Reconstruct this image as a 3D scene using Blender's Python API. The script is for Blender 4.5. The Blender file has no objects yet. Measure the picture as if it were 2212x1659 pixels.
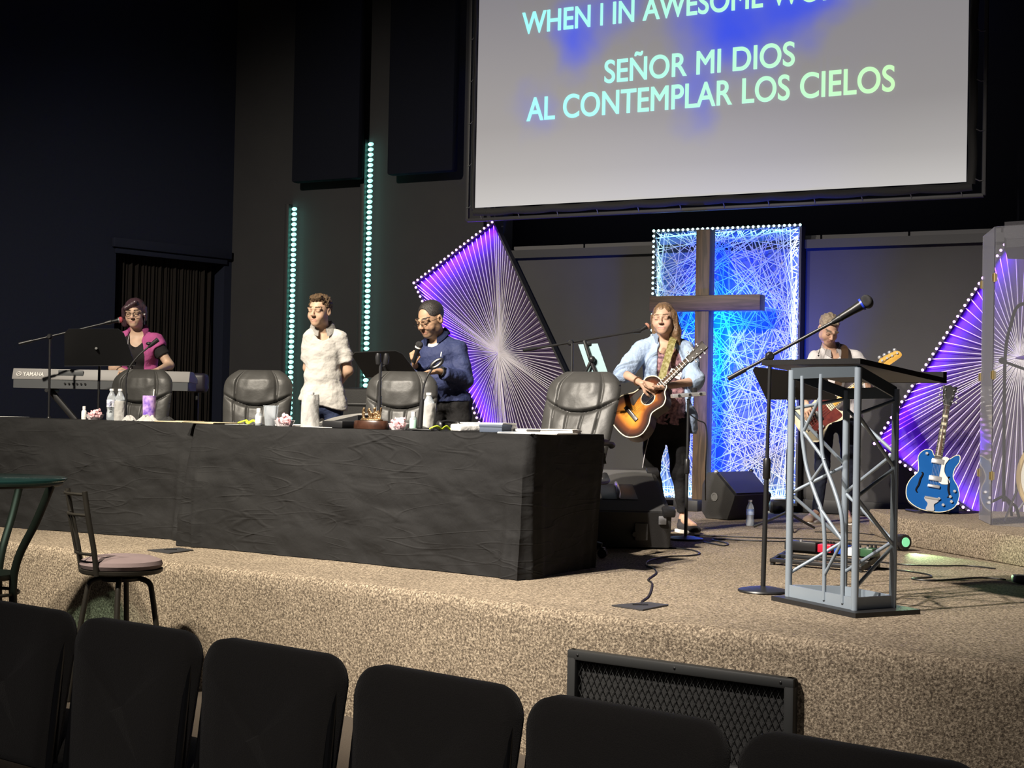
import bpy, bmesh, math, random
import numpy as np
from mathutils import Vector, Matrix, noise
V = Vector
random.seed(7)
SC = bpy.context.scene
COL = SC.collection
PI = math.pi

# ---------------------------------------------------------------- camera
FPX, CZ, ST, ROLL = 3200.0, 1.55, 0.67, 0.020      # focal length in px, eye height, stage height, roll
PITCH = math.atan(55.5 / FPX)
_F = V((0, math.cos(PITCH), math.sin(PITCH)))
_R0, _U0 = V((1, 0, 0)), V((0, -math.sin(PITCH), math.cos(PITCH)))
_R = _R0 * math.cos(ROLL) + _U0 * math.sin(ROLL)
_U = _U0 * math.cos(ROLL) - _R0 * math.sin(ROLL)
CAM = V((0, 0, CZ))
cd = bpy.data.cameras.new('camera'); cam = bpy.data.objects.new('camera', cd); COL.objects.link(cam)
cd.sensor_width = 36.0; cd.lens = FPX * 36.0 / 2212.0; cd.clip_start = 0.05; cd.clip_end = 100
cam.matrix_world = Matrix(((_R.x, _U.x, -_F.x, 0), (_R.y, _U.y, -_F.y, 0), (_R.z, _U.z, -_F.z, CZ), (0, 0, 0, 1)))
SC.camera = cam

def ray(x, y):
    return _R * ((x - 1106) / FPX) - _U * ((y - 829.5) / FPX) + _F
def at(x, y, Y):                       # the point seen at pixel x, y that stands Y metres into the room
    d = ray(x, y); return CAM + d * (Y / d.y)
def gz(x, y, z=ST):                    # the point seen at pixel x, y on a level plane
    d = ray(x, y); return CAM + d * ((z - CZ) / d.z)

# ---------------------------------------------------------------- exposure, world and lamps
SC.view_settings.view_transform = 'Standard'; SC.view_settings.look = 'None'
SC.view_settings.exposure = 0.0; SC.view_settings.gamma = 1.0; SC.view_settings.use_curve_mapping = False
wd = bpy.data.worlds.new('world'); SC.world = wd; wd.use_nodes = True
wd.node_tree.nodes['Background'].inputs[0].default_value = (0.55, 0.6, 0.85, 1)
wd.node_tree.nodes['Background'].inputs[1].default_value = 0.045

def lamp(kind, name, loc, target, energy, color, **k):
    l = bpy.data.lights.new(name, kind); o = bpy.data.objects.new(name, l); COL.objects.link(o)
    l.energy = energy; l.color = color; o.location = loc
    o.rotation_euler = (V(target) - V(loc)).to_track_quat('-Z', 'Y').to_euler()
    for a, b in k.items(): setattr(l, a, b)
    return o
WARM = (1.0, 0.90, 0.75)
lamp('SPOT', 'stage_spotlight', (-5.0, 4.9, 6.6), (-2.4, 11.8, 1.5), 4300, WARM, spot_size=1.15, spot_blend=0.8, shadow_soft_size=0.12)
lamp('SPOT', 'stage_spotlight', (-3.8, 4.2, 6.8), (0.0, 9.4, 0.8), 3900, WARM, spot_size=0.92, spot_blend=0.75, shadow_soft_size=0.10)
lamp('SPOT', 'stage_spotlight', (-3.5, 3.5, 6.8), (2.6, 9.2, 0.8), 5400, (1.0, 0.91, 0.82), spot_size=0.90, spot_blend=0.75, shadow_soft_size=0.10)
lamp('SPOT', 'added_seat_fill', (-0.6, -1.5, 5.2), (-0.5, 3.9, 0.5), 420, (1.0, 0.9, 0.8), spot_size=0.62, spot_blend=1.0, shadow_soft_size=0.3)  # added fill without a known fixture, lifts the dark seat backs
# ---------------------------------------------------------------- materials
MATS = {}
def M(name, col=(.5, .5, .5), rough=.55, metal=0., bump=None, var=None, emit=None, spec=.5, attr=False, coat=0., sheen=0.):
    """A node material: base colour varied by noise (var = scale, second colour, contrast), bump = scale, strength."""
    if name in MATS: return MATS[name]
    m = bpy.data.materials.new(name); m.use_nodes = True; nt = m.node_tree; b = nt.nodes['Principled BSDF']
    MATS[name] = m
    b.inputs['Base Color'].default_value = (*col, 1); b.inputs['Roughness'].default_value = rough
    b.inputs['Metallic'].default_value = metal; b.inputs['Specular IOR Level'].default_value = spec
    b.inputs['Coat Weight'].default_value = coat
    b.inputs['Sheen Weight'].default_value = sheen
    tc = nt.nodes.new('ShaderNodeTexCoord')
    src = None
    if attr:
        a = nt.nodes.new('ShaderNodeAttribute'); a.attribute_name = 'Col'; src = a.outputs['Color']
    if var:
        n = nt.nodes.new('ShaderNodeTexNoise'); n.inputs['Scale'].default_value = var[0]; n.inputs['Detail'].default_value = 3
        r = nt.nodes.new('ShaderNodeMapRange'); c = var[2] if len(var) > 2 else .5
        r.inputs[1].default_value = .5 - .28 * c; r.inputs[2].default_value = .5 + .28 * c
        x = nt.nodes.new('ShaderNodeMix'); x.data_type = 'RGBA'
        nt.links.new(tc.outputs['Object'], n.inputs['Vector']); nt.links.new(n.outputs['Fac'], r.inputs[0]); nt.links.new(r.outputs[0], x.inputs[0])
        x.inputs[6].default_value = (*col, 1); x.inputs[7].default_value = (*var[1], 1)
        if src:
            x.blend_type = 'MULTIPLY'; nt.links.new(src, x.inputs[6])
        src = x.outputs[2]
    if src: nt.links.new(src, b.inputs['Base Color'])
    if bump:
        n = nt.nodes.new('ShaderNodeTexNoise'); n.inputs['Scale'].default_value = bump[0]; n.inputs['Detail'].default_value = 4
        u = nt.nodes.new('ShaderNodeBump'); u.inputs['Strength'].default_value = bump[1]; u.inputs['Distance'].default_value = .01 if len(bump) < 3 else bump[2]
        nt.links.new(tc.outputs['Object'], n.inputs['Vector']); nt.links.new(n.outputs['Fac'], u.inputs['Height']); nt.links.new(u.outputs[0], b.inputs['Normal'])
    if emit:
        b.inputs['Emission Color'].default_value = (*emit[0], 1); b.inputs['Emission Strength'].default_value = emit[1]
    return m

def clear(name, col=(1, 1, 1), see=.85, rough=.08, body=(.8, .85, .9)):
    """Clear plastic or glass: mostly seen through, a little gloss and a little body colour."""
    if name in MATS: return MATS[name]
    m = bpy.data.materials.new(name); m.use_nodes = True; nt = m.node_tree; nt.nodes.clear(); MATS[name] = m
    o = nt.nodes.new('ShaderNodeOutputMaterial'); t = nt.nodes.new('ShaderNodeBsdfTransparent'); p = nt.nodes.new('ShaderNodeBsdfPrincipled')
    t.inputs[0].default_value = (*col, 1); p.inputs['Base Color'].default_value = (*body, 1); p.inputs['Roughness'].default_value = rough
    lw = nt.nodes.new('ShaderNodeFresnel'); lw.inputs[0].default_value = 1.35
    mr = nt.nodes.new('ShaderNodeMapRange'); mr.inputs[1].default_value = 0; mr.inputs[2].default_value = 1
    mr.inputs[3].default_value = 1 - see; mr.inputs[4].default_value = 1
    x = nt.nodes.new('ShaderNodeMixShader')
    nt.links.new(lw.outputs[0], mr.inputs[0]); nt.links.new(mr.outputs[0], x.inputs[0])
    nt.links.new(t.outputs[0], x.inputs[1]); nt.links.new(p.outputs[0], x.inputs[2]); nt.links.new(x.outputs[0], o.inputs[0])
    return m

def carpet():
    m = M('beige_loop_carpet', rough=.95, spec=.1); nt = m.node_tree; b = nt.nodes['Principled BSDF']
    tc = nt.nodes.new('ShaderNodeTexCoord')
    n1 = nt.nodes.new('ShaderNodeTexNoise'); n1.inputs['Scale'].default_value = 95; n1.inputs['Detail'].default_value = 2; n1.inputs['Roughness'].default_value = .7
    n2 = nt.nodes.new('ShaderNodeTexNoise'); n2.inputs['Scale'].default_value = 3; n2.inputs['Detail'].default_value = 3
    r = nt.nodes.new('ShaderNodeValToRGB'); e = r.color_ramp.elements
    e[0].position = .32; e[0].color = (.085, .066, .050, 1); e[1].position = .70; e[1].color = (.56, .465, .345, 1)
    k = e.new(.5); k.color = (.255, .205, .148, 1)
    x = nt.nodes.new('ShaderNodeMix'); x.data_type = 'RGBA'; x.blend_type = 'MULTIPLY'; x.inputs[0].default_value = .35
    u = nt.nodes.new('ShaderNodeBump'); u.inputs['Strength'].default_value = .55; u.inputs['Distance'].default_value = .010
    L = nt.links.new
    L(tc.outputs['Object'], n1.inputs['Vector']); L(tc.outputs['Object'], n2.inputs['Vector']); L(n1.outputs['Fac'], r.inputs[0])
    L(r.outputs[0], x.inputs[6]); L(n2.outputs['Fac'], x.inputs[7]); L(x.outputs[2], b.inputs['Base Color'])
    L(n1.outputs['Fac'], u.inputs['Height']); L(u.outputs[0], b.inputs['Normal'])
    return m

def wood(name, a, b2, scale=(40, 3, 40), rough=.6):
    m = M(name, a, rough); nt = m.node_tree; b = nt.nodes['Principled BSDF']; L = nt.links.new
    tc = nt.nodes.new('ShaderNodeTexCoord'); mp = nt.nodes.new('ShaderNodeMapping'); mp.inputs['Scale'].default_value = scale
    n = nt.nodes.new('ShaderNodeTexNoise'); n.inputs['Scale'].default_value = 1; n.inputs['Detail'].default_value = 5; n.inputs['Distortion'].default_value = 1.2
    r = nt.nodes.new('ShaderNodeValToRGB'); r.color_ramp.elements[0].position = .35; r.color_ramp.elements[0].color = (*a, 1)
    r.color_ramp.elements[1].position = .68; r.color_ramp.elements[1].color = (*b2, 1)
    L(tc.outputs['Object'], mp.inputs[0]); L(mp.outputs[0], n.inputs['Vector']); L(n.outputs['Fac'], r.inputs[0]); L(r.outputs[0], b.inputs['Base Color'])
    return m

# ---------------------------------------------------------------- mesh building
XF = {}
class MB:
    def __init__(s): s.bm = bmesh.new(); s.mi = 0
    def _f(s, fs):
        for f in fs: f.material_index = s.mi; f.smooth = True
    def raw(s, vs, fs):
        b = [s.bm.verts.new(v) for v in vs]; out = []
        for f in fs:
            try: out.append(s.bm.faces.new([b[i] for i in f]))
            except ValueError: pass
        s._f(out); return b
    def box(s, c, sz, rot=None, bev=0., seg=2):
        mx = Matrix.Translation(V(c)) @ (rot.to_4x4() if rot is not None else Matrix()) @ Matrix.Diagonal((sz[0], sz[1], sz[2], 1))
        r = bmesh.ops.create_cube(s.bm, size=1, matrix=mx); vs = r['verts']
        es = list({e for v in vs for e in v.link_edges}); fs = list({f for v in vs for f in v.link_faces}); s._f(fs)
        if bev:
            r = bmesh.ops.bevel(s.bm, geom=es, offset=bev, segments=seg, affect='EDGES', profile=.5); s._f(r['faces'])
        return s
    def tube(s, pts, r, n=8, caps=True, flat=None, closed=False):
        pts = [V(p) for p in pts]; N = len(pts); rs = [r] * N if not hasattr(r, '__len__') else list(r)
        up = None; rings = []
        for i, p in enumerate(pts):
            if closed: t = pts[(i + 1) % N] - pts[i - 1]
            else: t = pts[min(i + 1, N - 1)] - pts[max(i - 1, 0)]
            if t.length < 1e-9: t = V((0, 0, 1))
            t.normalize()
            if up is None:
                up = V(flat) if flat is not None and not isinstance(flat, tuple) else (V((0, 0, 1)) if abs(t.z) < .9 else V((0, 1, 0)))
            up = up - t * up.dot(t)
            if up.length < 1e-6: up = t.orthogonal()
            up.normalize(); sd = t.cross(up)
            fx, fy = (flat if isinstance(flat, tuple) else (1, 1))
            rings.append([s.bm.verts.new(p + (sd * math.cos(2 * PI * k / n) * fx + up * math.sin(2 * PI * k / n) * fy) * rs[i]) for k in range(n)])
        fs = []
        for i in range(N if closed else N - 1):
            a, b = rings[i], rings[(i + 1) % N]
            for k in range(n): fs.append(s.bm.faces.new((a[k], b[k], b[(k + 1) % n], a[(k + 1) % n])))
        if caps and not closed:
            fs.append(s.bm.faces.new(rings[0])); fs.append(s.bm.faces.new(rings[-1][::-1]))
        s._f(fs); return s
    def cyl(s, a, b, r, r2=None, n=16): return s.tube([a, b], [r, r if r2 is None else r2], n)
    def lathe(s, prof, c=(0, 0, 0), n=20, mx=None):
        mx = (mx if mx is not None else Matrix.Translation(V(c))); rings = []; fs = []
        for r, z in prof:
            rings.append([s.bm.verts.new(mx @ V((max(r, 1e-5) * math.cos(2 * PI * k / n), max(r, 1e-5) * math.sin(2 * PI * k / n), z))) for k in range(n)])
        for a, b in zip(rings, rings[1:]):
            for k in range(n): fs.append(s.bm.faces.new((a[k], a[(k + 1) % n], b[(k + 1) % n], b[k])))
        fs.append(s.bm.faces.new(rings[0][::-1])); fs.append(s.bm.faces.new(rings[-1])); s._f(fs); return s
    def prism(s, poly, z0, z1, mx=None, bev=0.):
        mx = mx if mx is not None else Matrix(); n = len(poly)
        ar = sum(poly[i][0] * poly[(i + 1) % n][1] - poly[(i + 1) % n][0] * poly[i][1] for i in range(n))
        if ar < 0: poly = poly[::-1]
        a = [s.bm.verts.new(mx @ V((p[0], p[1], z0))) for p in poly]; b = [s.bm.verts.new(mx @ V((p[0], p[1], z1))) for p in poly]
        fs = [s.bm.faces.new(a[::-1]), s.bm.faces.new(b)] + [s.bm.faces.new((a[k], a[(k + 1) % n], b[(k + 1) % n], b[k])) for k in range(n)]
        s._f(fs)
        if bev:
            es = list(fs[0].edges) + list(fs[1].edges); r = bmesh.ops.bevel(s.bm, geom=es, offset=bev, segments=2, affect='EDGES', profile=.5); s._f(r['faces'])
        return s
    def ball(s, c, r, n=14, m=9, rot=None):
        r = (r, r, r) if not hasattr(r, '__len__') else r
        mx = Matrix.Translation(V(c)) @ (rot.to_4x4() if rot is not None else Matrix()) @ Matrix.Diagonal((r[0], r[1], r[2], 1))
        q = bmesh.ops.create_uvsphere(s.bm, u_segments=n, v_segments=m, radius=1, matrix=mx); s._f({f for v in q['verts'] for f in v.link_faces}); return s
    def grid(s, fn, nu, nv, cu=False):
        vs = [[s.bm.verts.new(fn(i / nu, j / nv)) for j in range(nv + 1)] for i in range(nu if cu else nu + 1)]; fs = []
        for i in range(nu):
            a, b = vs[i], vs[(i + 1) % len(vs)]
            for j in range(nv): fs.append(s.bm.faces.new((a[j], b[j], b[j + 1], a[j + 1])))
        s._f(fs); return vs
    def obj(s, name, mat, parent=None, world=False, angle=40, solid=0.):
        if world and parent is not None: s.bm.transform(XF[parent.name].inverted())
        if solid: bmesh.ops.solidify(s.bm, geom=s.bm.faces[:], thickness=solid)
        me = bpy.data.meshes.new(name); s.bm.to_mesh(me); s.bm.free()
        for m in (mat if isinstance(mat, (list, tuple)) else [mat]): me.materials.append(m)
        me.set_sharp_from_angle(angle=math.radians(angle))
        o = bpy.data.objects.new(name, me); COL.objects.link(o)
        if parent is not None: o.parent = parent
        return o

def tag(o, label=None, cat=None, group=None, kind=None):
    for k, v in (('label', label), ('category', cat), ('group', group), ('kind', kind)):
        if v: o[k] = v
    return o
def thing(name, label, cat, loc=(0, 0, 0), rz=0., group=None):
    o = bpy.data.objects.new(name, None); COL.objects.link(o); o.empty_display_size = .1
    o.location = loc; o.rotation_euler = (0, 0, rz)
    XF[o.name] = Matrix.Translation(V(loc)) @ Matrix.Rotation(rz, 4, 'Z')
    return tag(o, label, cat, group)
def dup(root, loc=None, rz=None, label=None, group=None):
    def cp(o, p):
        c = o.copy(); COL.objects.link(c)
        if p is not None: c.parent = p
        for ch in list(o.children): cp(ch, c)
        return c
    r = cp(root, None)
    if loc is not None: r.location = loc
    if rz is not None: r.rotation_euler = (0, 0, rz)
    XF[r.name] = Matrix.Translation(r.location) @ Matrix.Rotation(r.rotation_euler[2], 4, 'Z')
    tag(r, label, None, group); return r
def struct(o): return tag(o, kind='structure')

def spline(pts, n=8, closed=False):
    pts = [V(p) if len(p) == 3 else V((p[0], p[1], 0)) for p in pts]; N = len(pts); out = []
    for i in range(N if closed else N - 1):
        if closed: p0, p1, p2, p3 = pts[i - 1], pts[i], pts[(i + 1) % N], pts[(i + 2) % N]
        else: p0, p1, p2, p3 = pts[max(i - 1, 0)], pts[i], pts[i + 1], pts[min(i + 2, N - 1)]
        for k in range(n):
            t = k / n
            out.append(.5 * ((2 * p1) + (p2 - p0) * t + (2 * p0 - 5 * p1 + 4 * p2 - p3) * t * t + (3 * p1 - p0 - 3 * p2 + p3) * t ** 3))
    if not closed: out.append(pts[-1])
    return out
def frame(x, z, o=(0, 0, 0)):
    """A matrix whose x axis is x and whose z axis is as near z as it can be."""
    x = V(x).normalized(); z = V(z); z = (z - x * z.dot(x)).normalized(); y = z.cross(x)
    return Matrix(((x.x, y.x, z.x, o[0]), (x.y, y.y, z.y, o[1]), (x.z, y.z, z.z, o[2]), (0, 0, 0, 1)))
def text_mesh(txt, name, mat, mx=Matrix(), width=None, cap=None, parent=None, depth=0., align='LEFT', bold=0., swell=0.):
    """Lettering as a mesh: x along mx's x, up along its y; width and cap height are fitted in metres. mx is in the parent's space."""
    c = bpy.data.curves.new(name, 'FONT'); c.body = txt; c.extrude = depth; c.offset = bold; c.bevel_depth = swell; c.bevel_resolution = 1; t = bpy.data.objects.new(name, c); COL.objects.link(t)
    dg = bpy.context.evaluated_depsgraph_get(); me = bpy.data.meshes.new_from_object(t.evaluated_get(dg)); bpy.data.objects.remove(t); bpy.data.curves.remove(c)
    xs = [v.co.x for v in me.vertices]; x0, x1 = min(xs), max(xs); sc_y = (cap / .7) if cap else None
    sx = width / (x1 - x0) if width else (sc_y or 1.)
    if sc_y is None: sc_y = sx
    sh = {'LEFT': x0, 'CENTER': (x0 + x1) / 2}[align]
    for v in me.vertices: v.co = mx @ V(((v.co.x - sh) * sx, v.co.y * sc_y, v.co.z))
    me.name = name; me.materials.clear(); me.materials.append(mat)
    o = bpy.data.objects.new(name, me); COL.objects.link(o)
    if parent is not None: o.parent = parent
    return o

# ---------------------------------------------------------------- smooth bodies from distance fields
class SDF:
    def __init__(s, h=.005): s.h = h; s.ops = []
    def cone(s, a, b, ra, rb=None, k=.02, sub=False, flat=None, capa=False, capb=False):
        a = np.array(a, float); b = np.array(b, float); rb = ra if rb is None else rb; r = max(ra, rb)
        def fn(P):
            if flat is not None:
                ax = np.array(flat[0], float); ax /= np.linalg.norm(ax); mid = (a + b) / 2
                P = P + ((P - mid) @ ax)[..., None] * ax * (1 / flat[1] - 1)
            ab = b - a; L2 = ab @ ab + 1e-12; t0 = ((P - a) @ ab) / L2; t = np.clip(t0, 0, 1)
            d = np.linalg.norm(P - a - t[..., None] * ab, axis=-1) - (ra + (rb - ra) * t)
            L = math.sqrt(L2)
            if capb: d = np.maximum(d, (t0 - 1) * L)
            if capa: d = np.maximum(d, -t0 * L)
            return d
        r2 = r * max(1, flat[1] if flat else 1)
        s.ops.append((fn, np.minimum(a, b) - r2, np.maximum(a, b) + r2, k, sub)); return s
    def ell(s, c, r, R=None, k=.02, sub=False):
        c = np.array(c, float); r = np.array(r if hasattr(r, '__len__') else (r, r, r), float); R = np.array(R, float) if R is not None else np.eye(3)
        def fn(P):
            q = (P - c) @ R; k0 = np.linalg.norm(q / r, axis=-1); k1 = np.linalg.norm(q / (r * r), axis=-1) + 1e-9
            return k0 * (k0 - 1) / k1
        m = np.abs(R) @ r
        s.ops.append((fn, c - m, c + m, k, sub)); return s
    def cut(s, p, n):
        p = np.array(p, float); n = np.array(n, float); n /= np.linalg.norm(n)
        s.ops.append((lambda P: -((P - p) @ n), None, None, .006, True)); return s
    def mesh(s):
        h = s.h; lo = np.min([o[1] for o in s.ops if not o[4]], 0) - 3 * h; hi = np.max([o[2] for o in s.ops if not o[4]], 0) + 3 * h
        n = np.ceil((hi - lo) / h).astype(int) + 1; f = np.full(n, 1.0, np.float32)
        ax = [lo[i] + h * np.arange(n[i]) for i in range(3)]
        for fn, a, b, k, sub in s.ops:
            if a is None: i0, i1 = np.zeros(3, int), n
            else:
                mg = k + 2.5 * h; i0 = np.clip(((a - mg - lo) / h).astype(int), 0, n); i1 = np.clip(np.ceil((b + mg - lo) / h).astype(int) + 1, 0, n)
            if np.any(i1 <= i0): continue
            sl = tuple(slice(i0[i], i1[i]) for i in range(3))
            P = np.stack(np.meshgrid(*[ax[i][sl[i]] for i in range(3)], indexing='ij'), -1); d = fn(P); o = f[sl]
            if sub: d = -d; hh = np.maximum(k - np.abs(o - d), 0) / k; f[sl] = np.maximum(o, d) + hh * hh * k / 4
            else: hh = np.maximum(k - np.abs(o - d), 0) / k; f[sl] = np.minimum(o, d) - hh * hh * k / 4
        ins = f < 0; c = ins.astype(np.int8); q = n - 1
        tot = sum(c[i:i + q[0], j:j + q[1], l:l + q[2]] for i in (0, 1) for j in (0, 1) for l in (0, 1))
        act = np.argwhere((tot > 0) & (tot < 8)); idx = np.full(q, -1, np.int64); idx[tuple(act.T)] = np.arange(len(act))
        cs = [(i, j, l) for i in (0, 1) for j in (0, 1) for l in (0, 1)]
        val = {o: f[act[:, 0] + o[0], act[:, 1] + o[1], act[:, 2] + o[2]].astype(float) for o in cs}
        acc = np.zeros((len(act), 3)); cnt = np.zeros(len(act))
        for o in cs:
            for d in range(3):
                if o[d] == 0:
                    p = list(o); p[d] = 1; fa, fb = val[o], val[tuple(p)]; x = (fa < 0) != (fb < 0)
                    t = np.where(x, fa / np.where(fa == fb, 1, fa - fb), 0); pos = np.tile(np.array(o, float), (len(act), 1)); pos[:, d] += t
                    acc += pos * x[:, None]; cnt += x
        P = lo + h * (act + acc / cnt[:, None]); Q = []
        for d in range(3):
            a1, a2 = (d + 1) % 3, (d + 2) % 3; sl0 = [slice(None)] * 3; sl1 = [slice(None)] * 3; sl0[d] = slice(0, -1); sl1[d] = slice(1, None)
            A, B = ins[tuple(sl0)], ins[tuple(sl1)]; e = np.argwhere(A != B); e = e[(e[:, a1] > 0) & (e[:, a2] > 0) & (e[:, a1] < q[a1]) & (e[:, a2] < q[a2])]
            g = A[tuple(e.T)]
            def at_(u, v): w = e.copy(); w[:, a1] += u; w[:, a2] += v; return idx[tuple(w.T)]
            f4 = np.stack([at_(-1, -1), at_(0, -1), at_(0, 0), at_(-1, 0)], 1); f4[~g] = f4[~g][:, ::-1]; Q.append(f4)
        Q = np.concatenate(Q); return P, Q[(Q >= 0).all(1)]
    def obj(s, name, mat, parent, color=None, wrinkle=None, relax=1):
        P, Q = s.mesh()
        for _ in range(relax):
            sm = np.zeros_like(P); ct = np.zeros(len(P))
            for a in range(4):
                for b in (1, 3): np.add.at(sm, Q[:, a], P[Q[:, (a + b) % 4]]); np.add.at(ct, Q[:, a], 1)
            P = P * .5 + .5 * sm / np.maximum(ct, 1)[:, None]
        if wrinkle is not None:
            nn = np.cross(P[Q[:, 2]] - P[Q[:, 0]], P[Q[:, 3]] - P[Q[:, 1]]); N = np.zeros_like(P)
            for a in range(4): np.add.at(N, Q[:, a], nn)
            N /= np.linalg.norm(N, axis=1)[:, None] + 1e-12; P = P + N * wrinkle(P)[:, None]
        me = bpy.data.meshes.new(name); me.from_pydata(P.tolist(), [], Q.tolist()); me.polygons.foreach_set('use_smooth', [True] * len(Q))
        for m in (mat if isinstance(mat, (list, tuple)) else [mat]): me.materials.append(m)
        if color is not None:
            c = color(P); at_ = me.color_attributes.new('Col', 'FLOAT_COLOR', 'POINT'); at_.data.foreach_set('color', np.concatenate([c, np.ones((len(c), 1))], 1).ravel())
        me.update(); o = bpy.data.objects.new(name, me); COL.objects.link(o); o.parent = parent
        return o
def folds(amp, scale, seed=0., stretch=(1, 1, 1)):
    st = np.array(stretch)
    def fn(P):
        q = (P * st) * scale + seed
        return np.array([amp * (noise.noise(V(p)) + .5 * abs(noise.noise(V(p * 2.3 + 5)))) for p in q])
    return fn
# ---------------------------------------------------------------- the room
WK = -0.53; W0 = V((0, 14.96, ST)); WRZ = math.atan2(WK, 1); WX = V((math.cos(WRZ), math.sin(WRZ), 0)); WN = V((WX.y, -WX.x, 0))   # back wall: along, towards the room
def wp(x, y, off=0.):
    d = ray(x, y); return CAM + d * ((WN.dot(W0 - CAM) + off) / WN.dot(d))
WM = Matrix.Translation(W0) @ Matrix.Rotation(WRZ, 4, 'Z'); WMI = WM.inverted()
def wl(x, y, off=0.):                 # the same in wall coordinates: along the wall, -off, height over the stage
    return WMI @ wp(x, y, off)
m_wall = M('charcoal_painted_wall', (.031, .031, .033), .9, var=(2.5, (.027, .027, .030), 1), bump=(60, .15), spec=.2)
m_flat = M('grey_painted_flats', (.066, .065, .066), .9, var=(2.5, (.058, .057, .059), 1), bump=(60, .15), spec=.2)
m_void = M('black_upper_wall', (.008, .008, .012), .95, spec=.1)
m_side = M('blue_black_side_wall', (.0065, .009, .021), .85, bump=(40, .2), spec=.25)
m_trim = M('black_trim', (.016, .016, .018), .6)
m_strip = M('pale_ledge_strip', (.075, .073, .076), .7)
m_carpet = carpet()
EDGE = [(-8.2, 13.2), (-5.6, 11.15), (-3.2, 9.26), (-2.56, 8.80), (-1.94, 8.27), (-1.07, 7.66), (-.34, 7.06), (.39, 6.42), (.98, 6.02), (1.83, 5.30), (2.7, 4.62), (3.9, 4.15), (6.6, 3.9)]
EP = [V((p.x, p.y, 0)) for p in spline(EDGE, 6)]
b = MB(); N = len(EP); nrm = []
for i, p in enumerate(EP):
    t = (EP[min(i + 1, N - 1)] - EP[max(i - 1, 0)]).normalized(); nrm.append(V((t.y, -t.x, 0)))
prof = [(-.10, ST), (-.04, ST), (-.015, ST - .006), (0, ST - .03), (0, ST - .08), (0, 0.)]
vs = [[b.bm.verts.new(p + n * o + V((0, 0, z))) for o, z in prof] for p, n in zip(EP, nrm)]
for i in range(N - 1):
    for j in range(len(prof) - 1): b._f([b.bm.faces.new((vs[i][j], vs[i][j + 1], vs[i + 1][j + 1], vs[i + 1][j]))])
back = [b.bm.verts.new(v) for v in ((6.6, 11.2, ST), (-3.2, 16.75, ST), (-8.2, 13.4, ST))]
f = b.bm.faces.new([v[0] for v in vs] + back); f.normal_update()
if f.normal.z < 0: f.normal_flip()
f.material_index = 0
struct(b.obj('stage_floor', m_carpet, angle=60))
b = MB(); b.box((0, 4.5, -.05), (22, 20, .1)); struct(b.obj('floor', M('dark_auditorium_carpet', (.05, .04, .032), .95, var=(120, (.09, .07, .05), 1))))
# back wall: full height on the stage left half, eight-foot flats under a dark void on the other
sc = wl(1085, 600).x; s0 = -3.62; s1 = 7.6
b = MB(); b.box(((s0 + sc) / 2, .1, 3.2), (sc - s0, .2, 7.8)); o = struct(b.obj('wall_back', m_wall)); o.matrix_world = WM
zt = wl(1300, 553).z
b = MB(); b.box(((sc + s1) / 2, .1, (zt - .7) / 2), (s1 - sc, .2, zt + .7)); o = struct(b.obj('wall_back_flats', m_flat)); o.matrix_world = WM
b = MB(); b.box(((sc - 1.6 + s1) / 2, .75, 3.2), (s1 - sc + 1.6, .1, 7.8)); o = struct(b.obj('wall_back_upper', m_void)); o.matrix_world = WM
b = MB(); b.box(((sc + s1) / 2 + .02, .05, zt + .04), (s1 - sc, .22, .08)); o = struct(b.obj('trim_1', m_trim)); o.matrix_world = WM
b = MB()
for k in range(9):
    x = sc + .1 + k * .8; b.box((x + .37, .12, zt + .112), (.78, .06, .045))
o = struct(b.obj('trim_2', m_strip)); o.matrix_world = WM
b = MB(); b.box(((s0 + sc) / 2, -.012, .06), (sc - s0, .024, .12), bev=.004); o = struct(b.obj('baseboard_back', m_trim)); o.matrix_world = WM
# side wall with the curtained opening
CR = V((-3.18, 16.645, 0)); LD = V((-.9, -1, 0)).normalized(); LM = Matrix(((LD.x, -LD.y, 0, CR.x), (LD.y, LD.x, 0, CR.y), (0, 0, 1, ST), (0, 0, 0, 1)))
# in LM space: x runs from the corner towards the audience, y = -(into the room)
if (LM.to_3x3() @ V((0, 1, 0))).x > 0: LS = -1
else: LS = 1
oz = 2.50; o0, o1 = .10, 1.50
b = MB(); b.box((-.1, LS * .15, 3.2), (2 * o0 + .2, .3, 7.8)); b.box(((o1 + 9) / 2, LS * .15, 2.9), (9 - o1, .3, 8.4)); b.box(((o0 + o1) / 2, LS * .15, (oz + 7.1) / 2), (o1 - o0, .3, 7.1 - oz))
o = struct(b.obj('wall_left', m_side)); o.matrix_world = LM
b = MB(); b.box(((o0 + o1) / 2, -LS * .03, oz + .05), (o1 - o0 + .12, .06, .10), bev=.01); b.box(((o0 + o1) / 2, -LS * .015, oz - .03), (o1 - o0 + .04, .03, .06), bev=.005)
o = struct(b.obj('trim_3', m_side)); o.matrix_world = LM
b = MB(); b.box(((o0 + o1) / 2, LS * .9, 1.2), (2.2, .05, 3.8)); o = struct(b.obj('wall_left_recess', m_void)); o.matrix_world = LM
cu = thing('stage_curtain', 'pleated brown-black curtain closing the doorway in the dark side wall', 'curtain')
cu.matrix_world = LM
def pleat(u, v):
    x = o0 + .07 + u * (o1 - o0 - .17); a = .011 + .006 * math.sin(u * 17); ph = u * 2 * PI * 13 + .5 * math.sin(u * 23 + v)
    return V((x, LS * (.14 - a * math.sin(ph) - .015 * math.sin(ph * 2.3 + v * 3)), .0 + v * (oz - .03)))
b = MB(); b.grid(pleat, 260, 14); b.obj('drape', M('brown_black_drape', (.026, .022, .020), .9, bump=(180, .2), spec=.15), cu, solid=.004, angle=80)
b = MB(); b.cyl((o0, LS * .14, oz - .02), (o1, LS * .14, oz - .02), .012); b.obj('curtain_rod', m_trim, cu)
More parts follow.
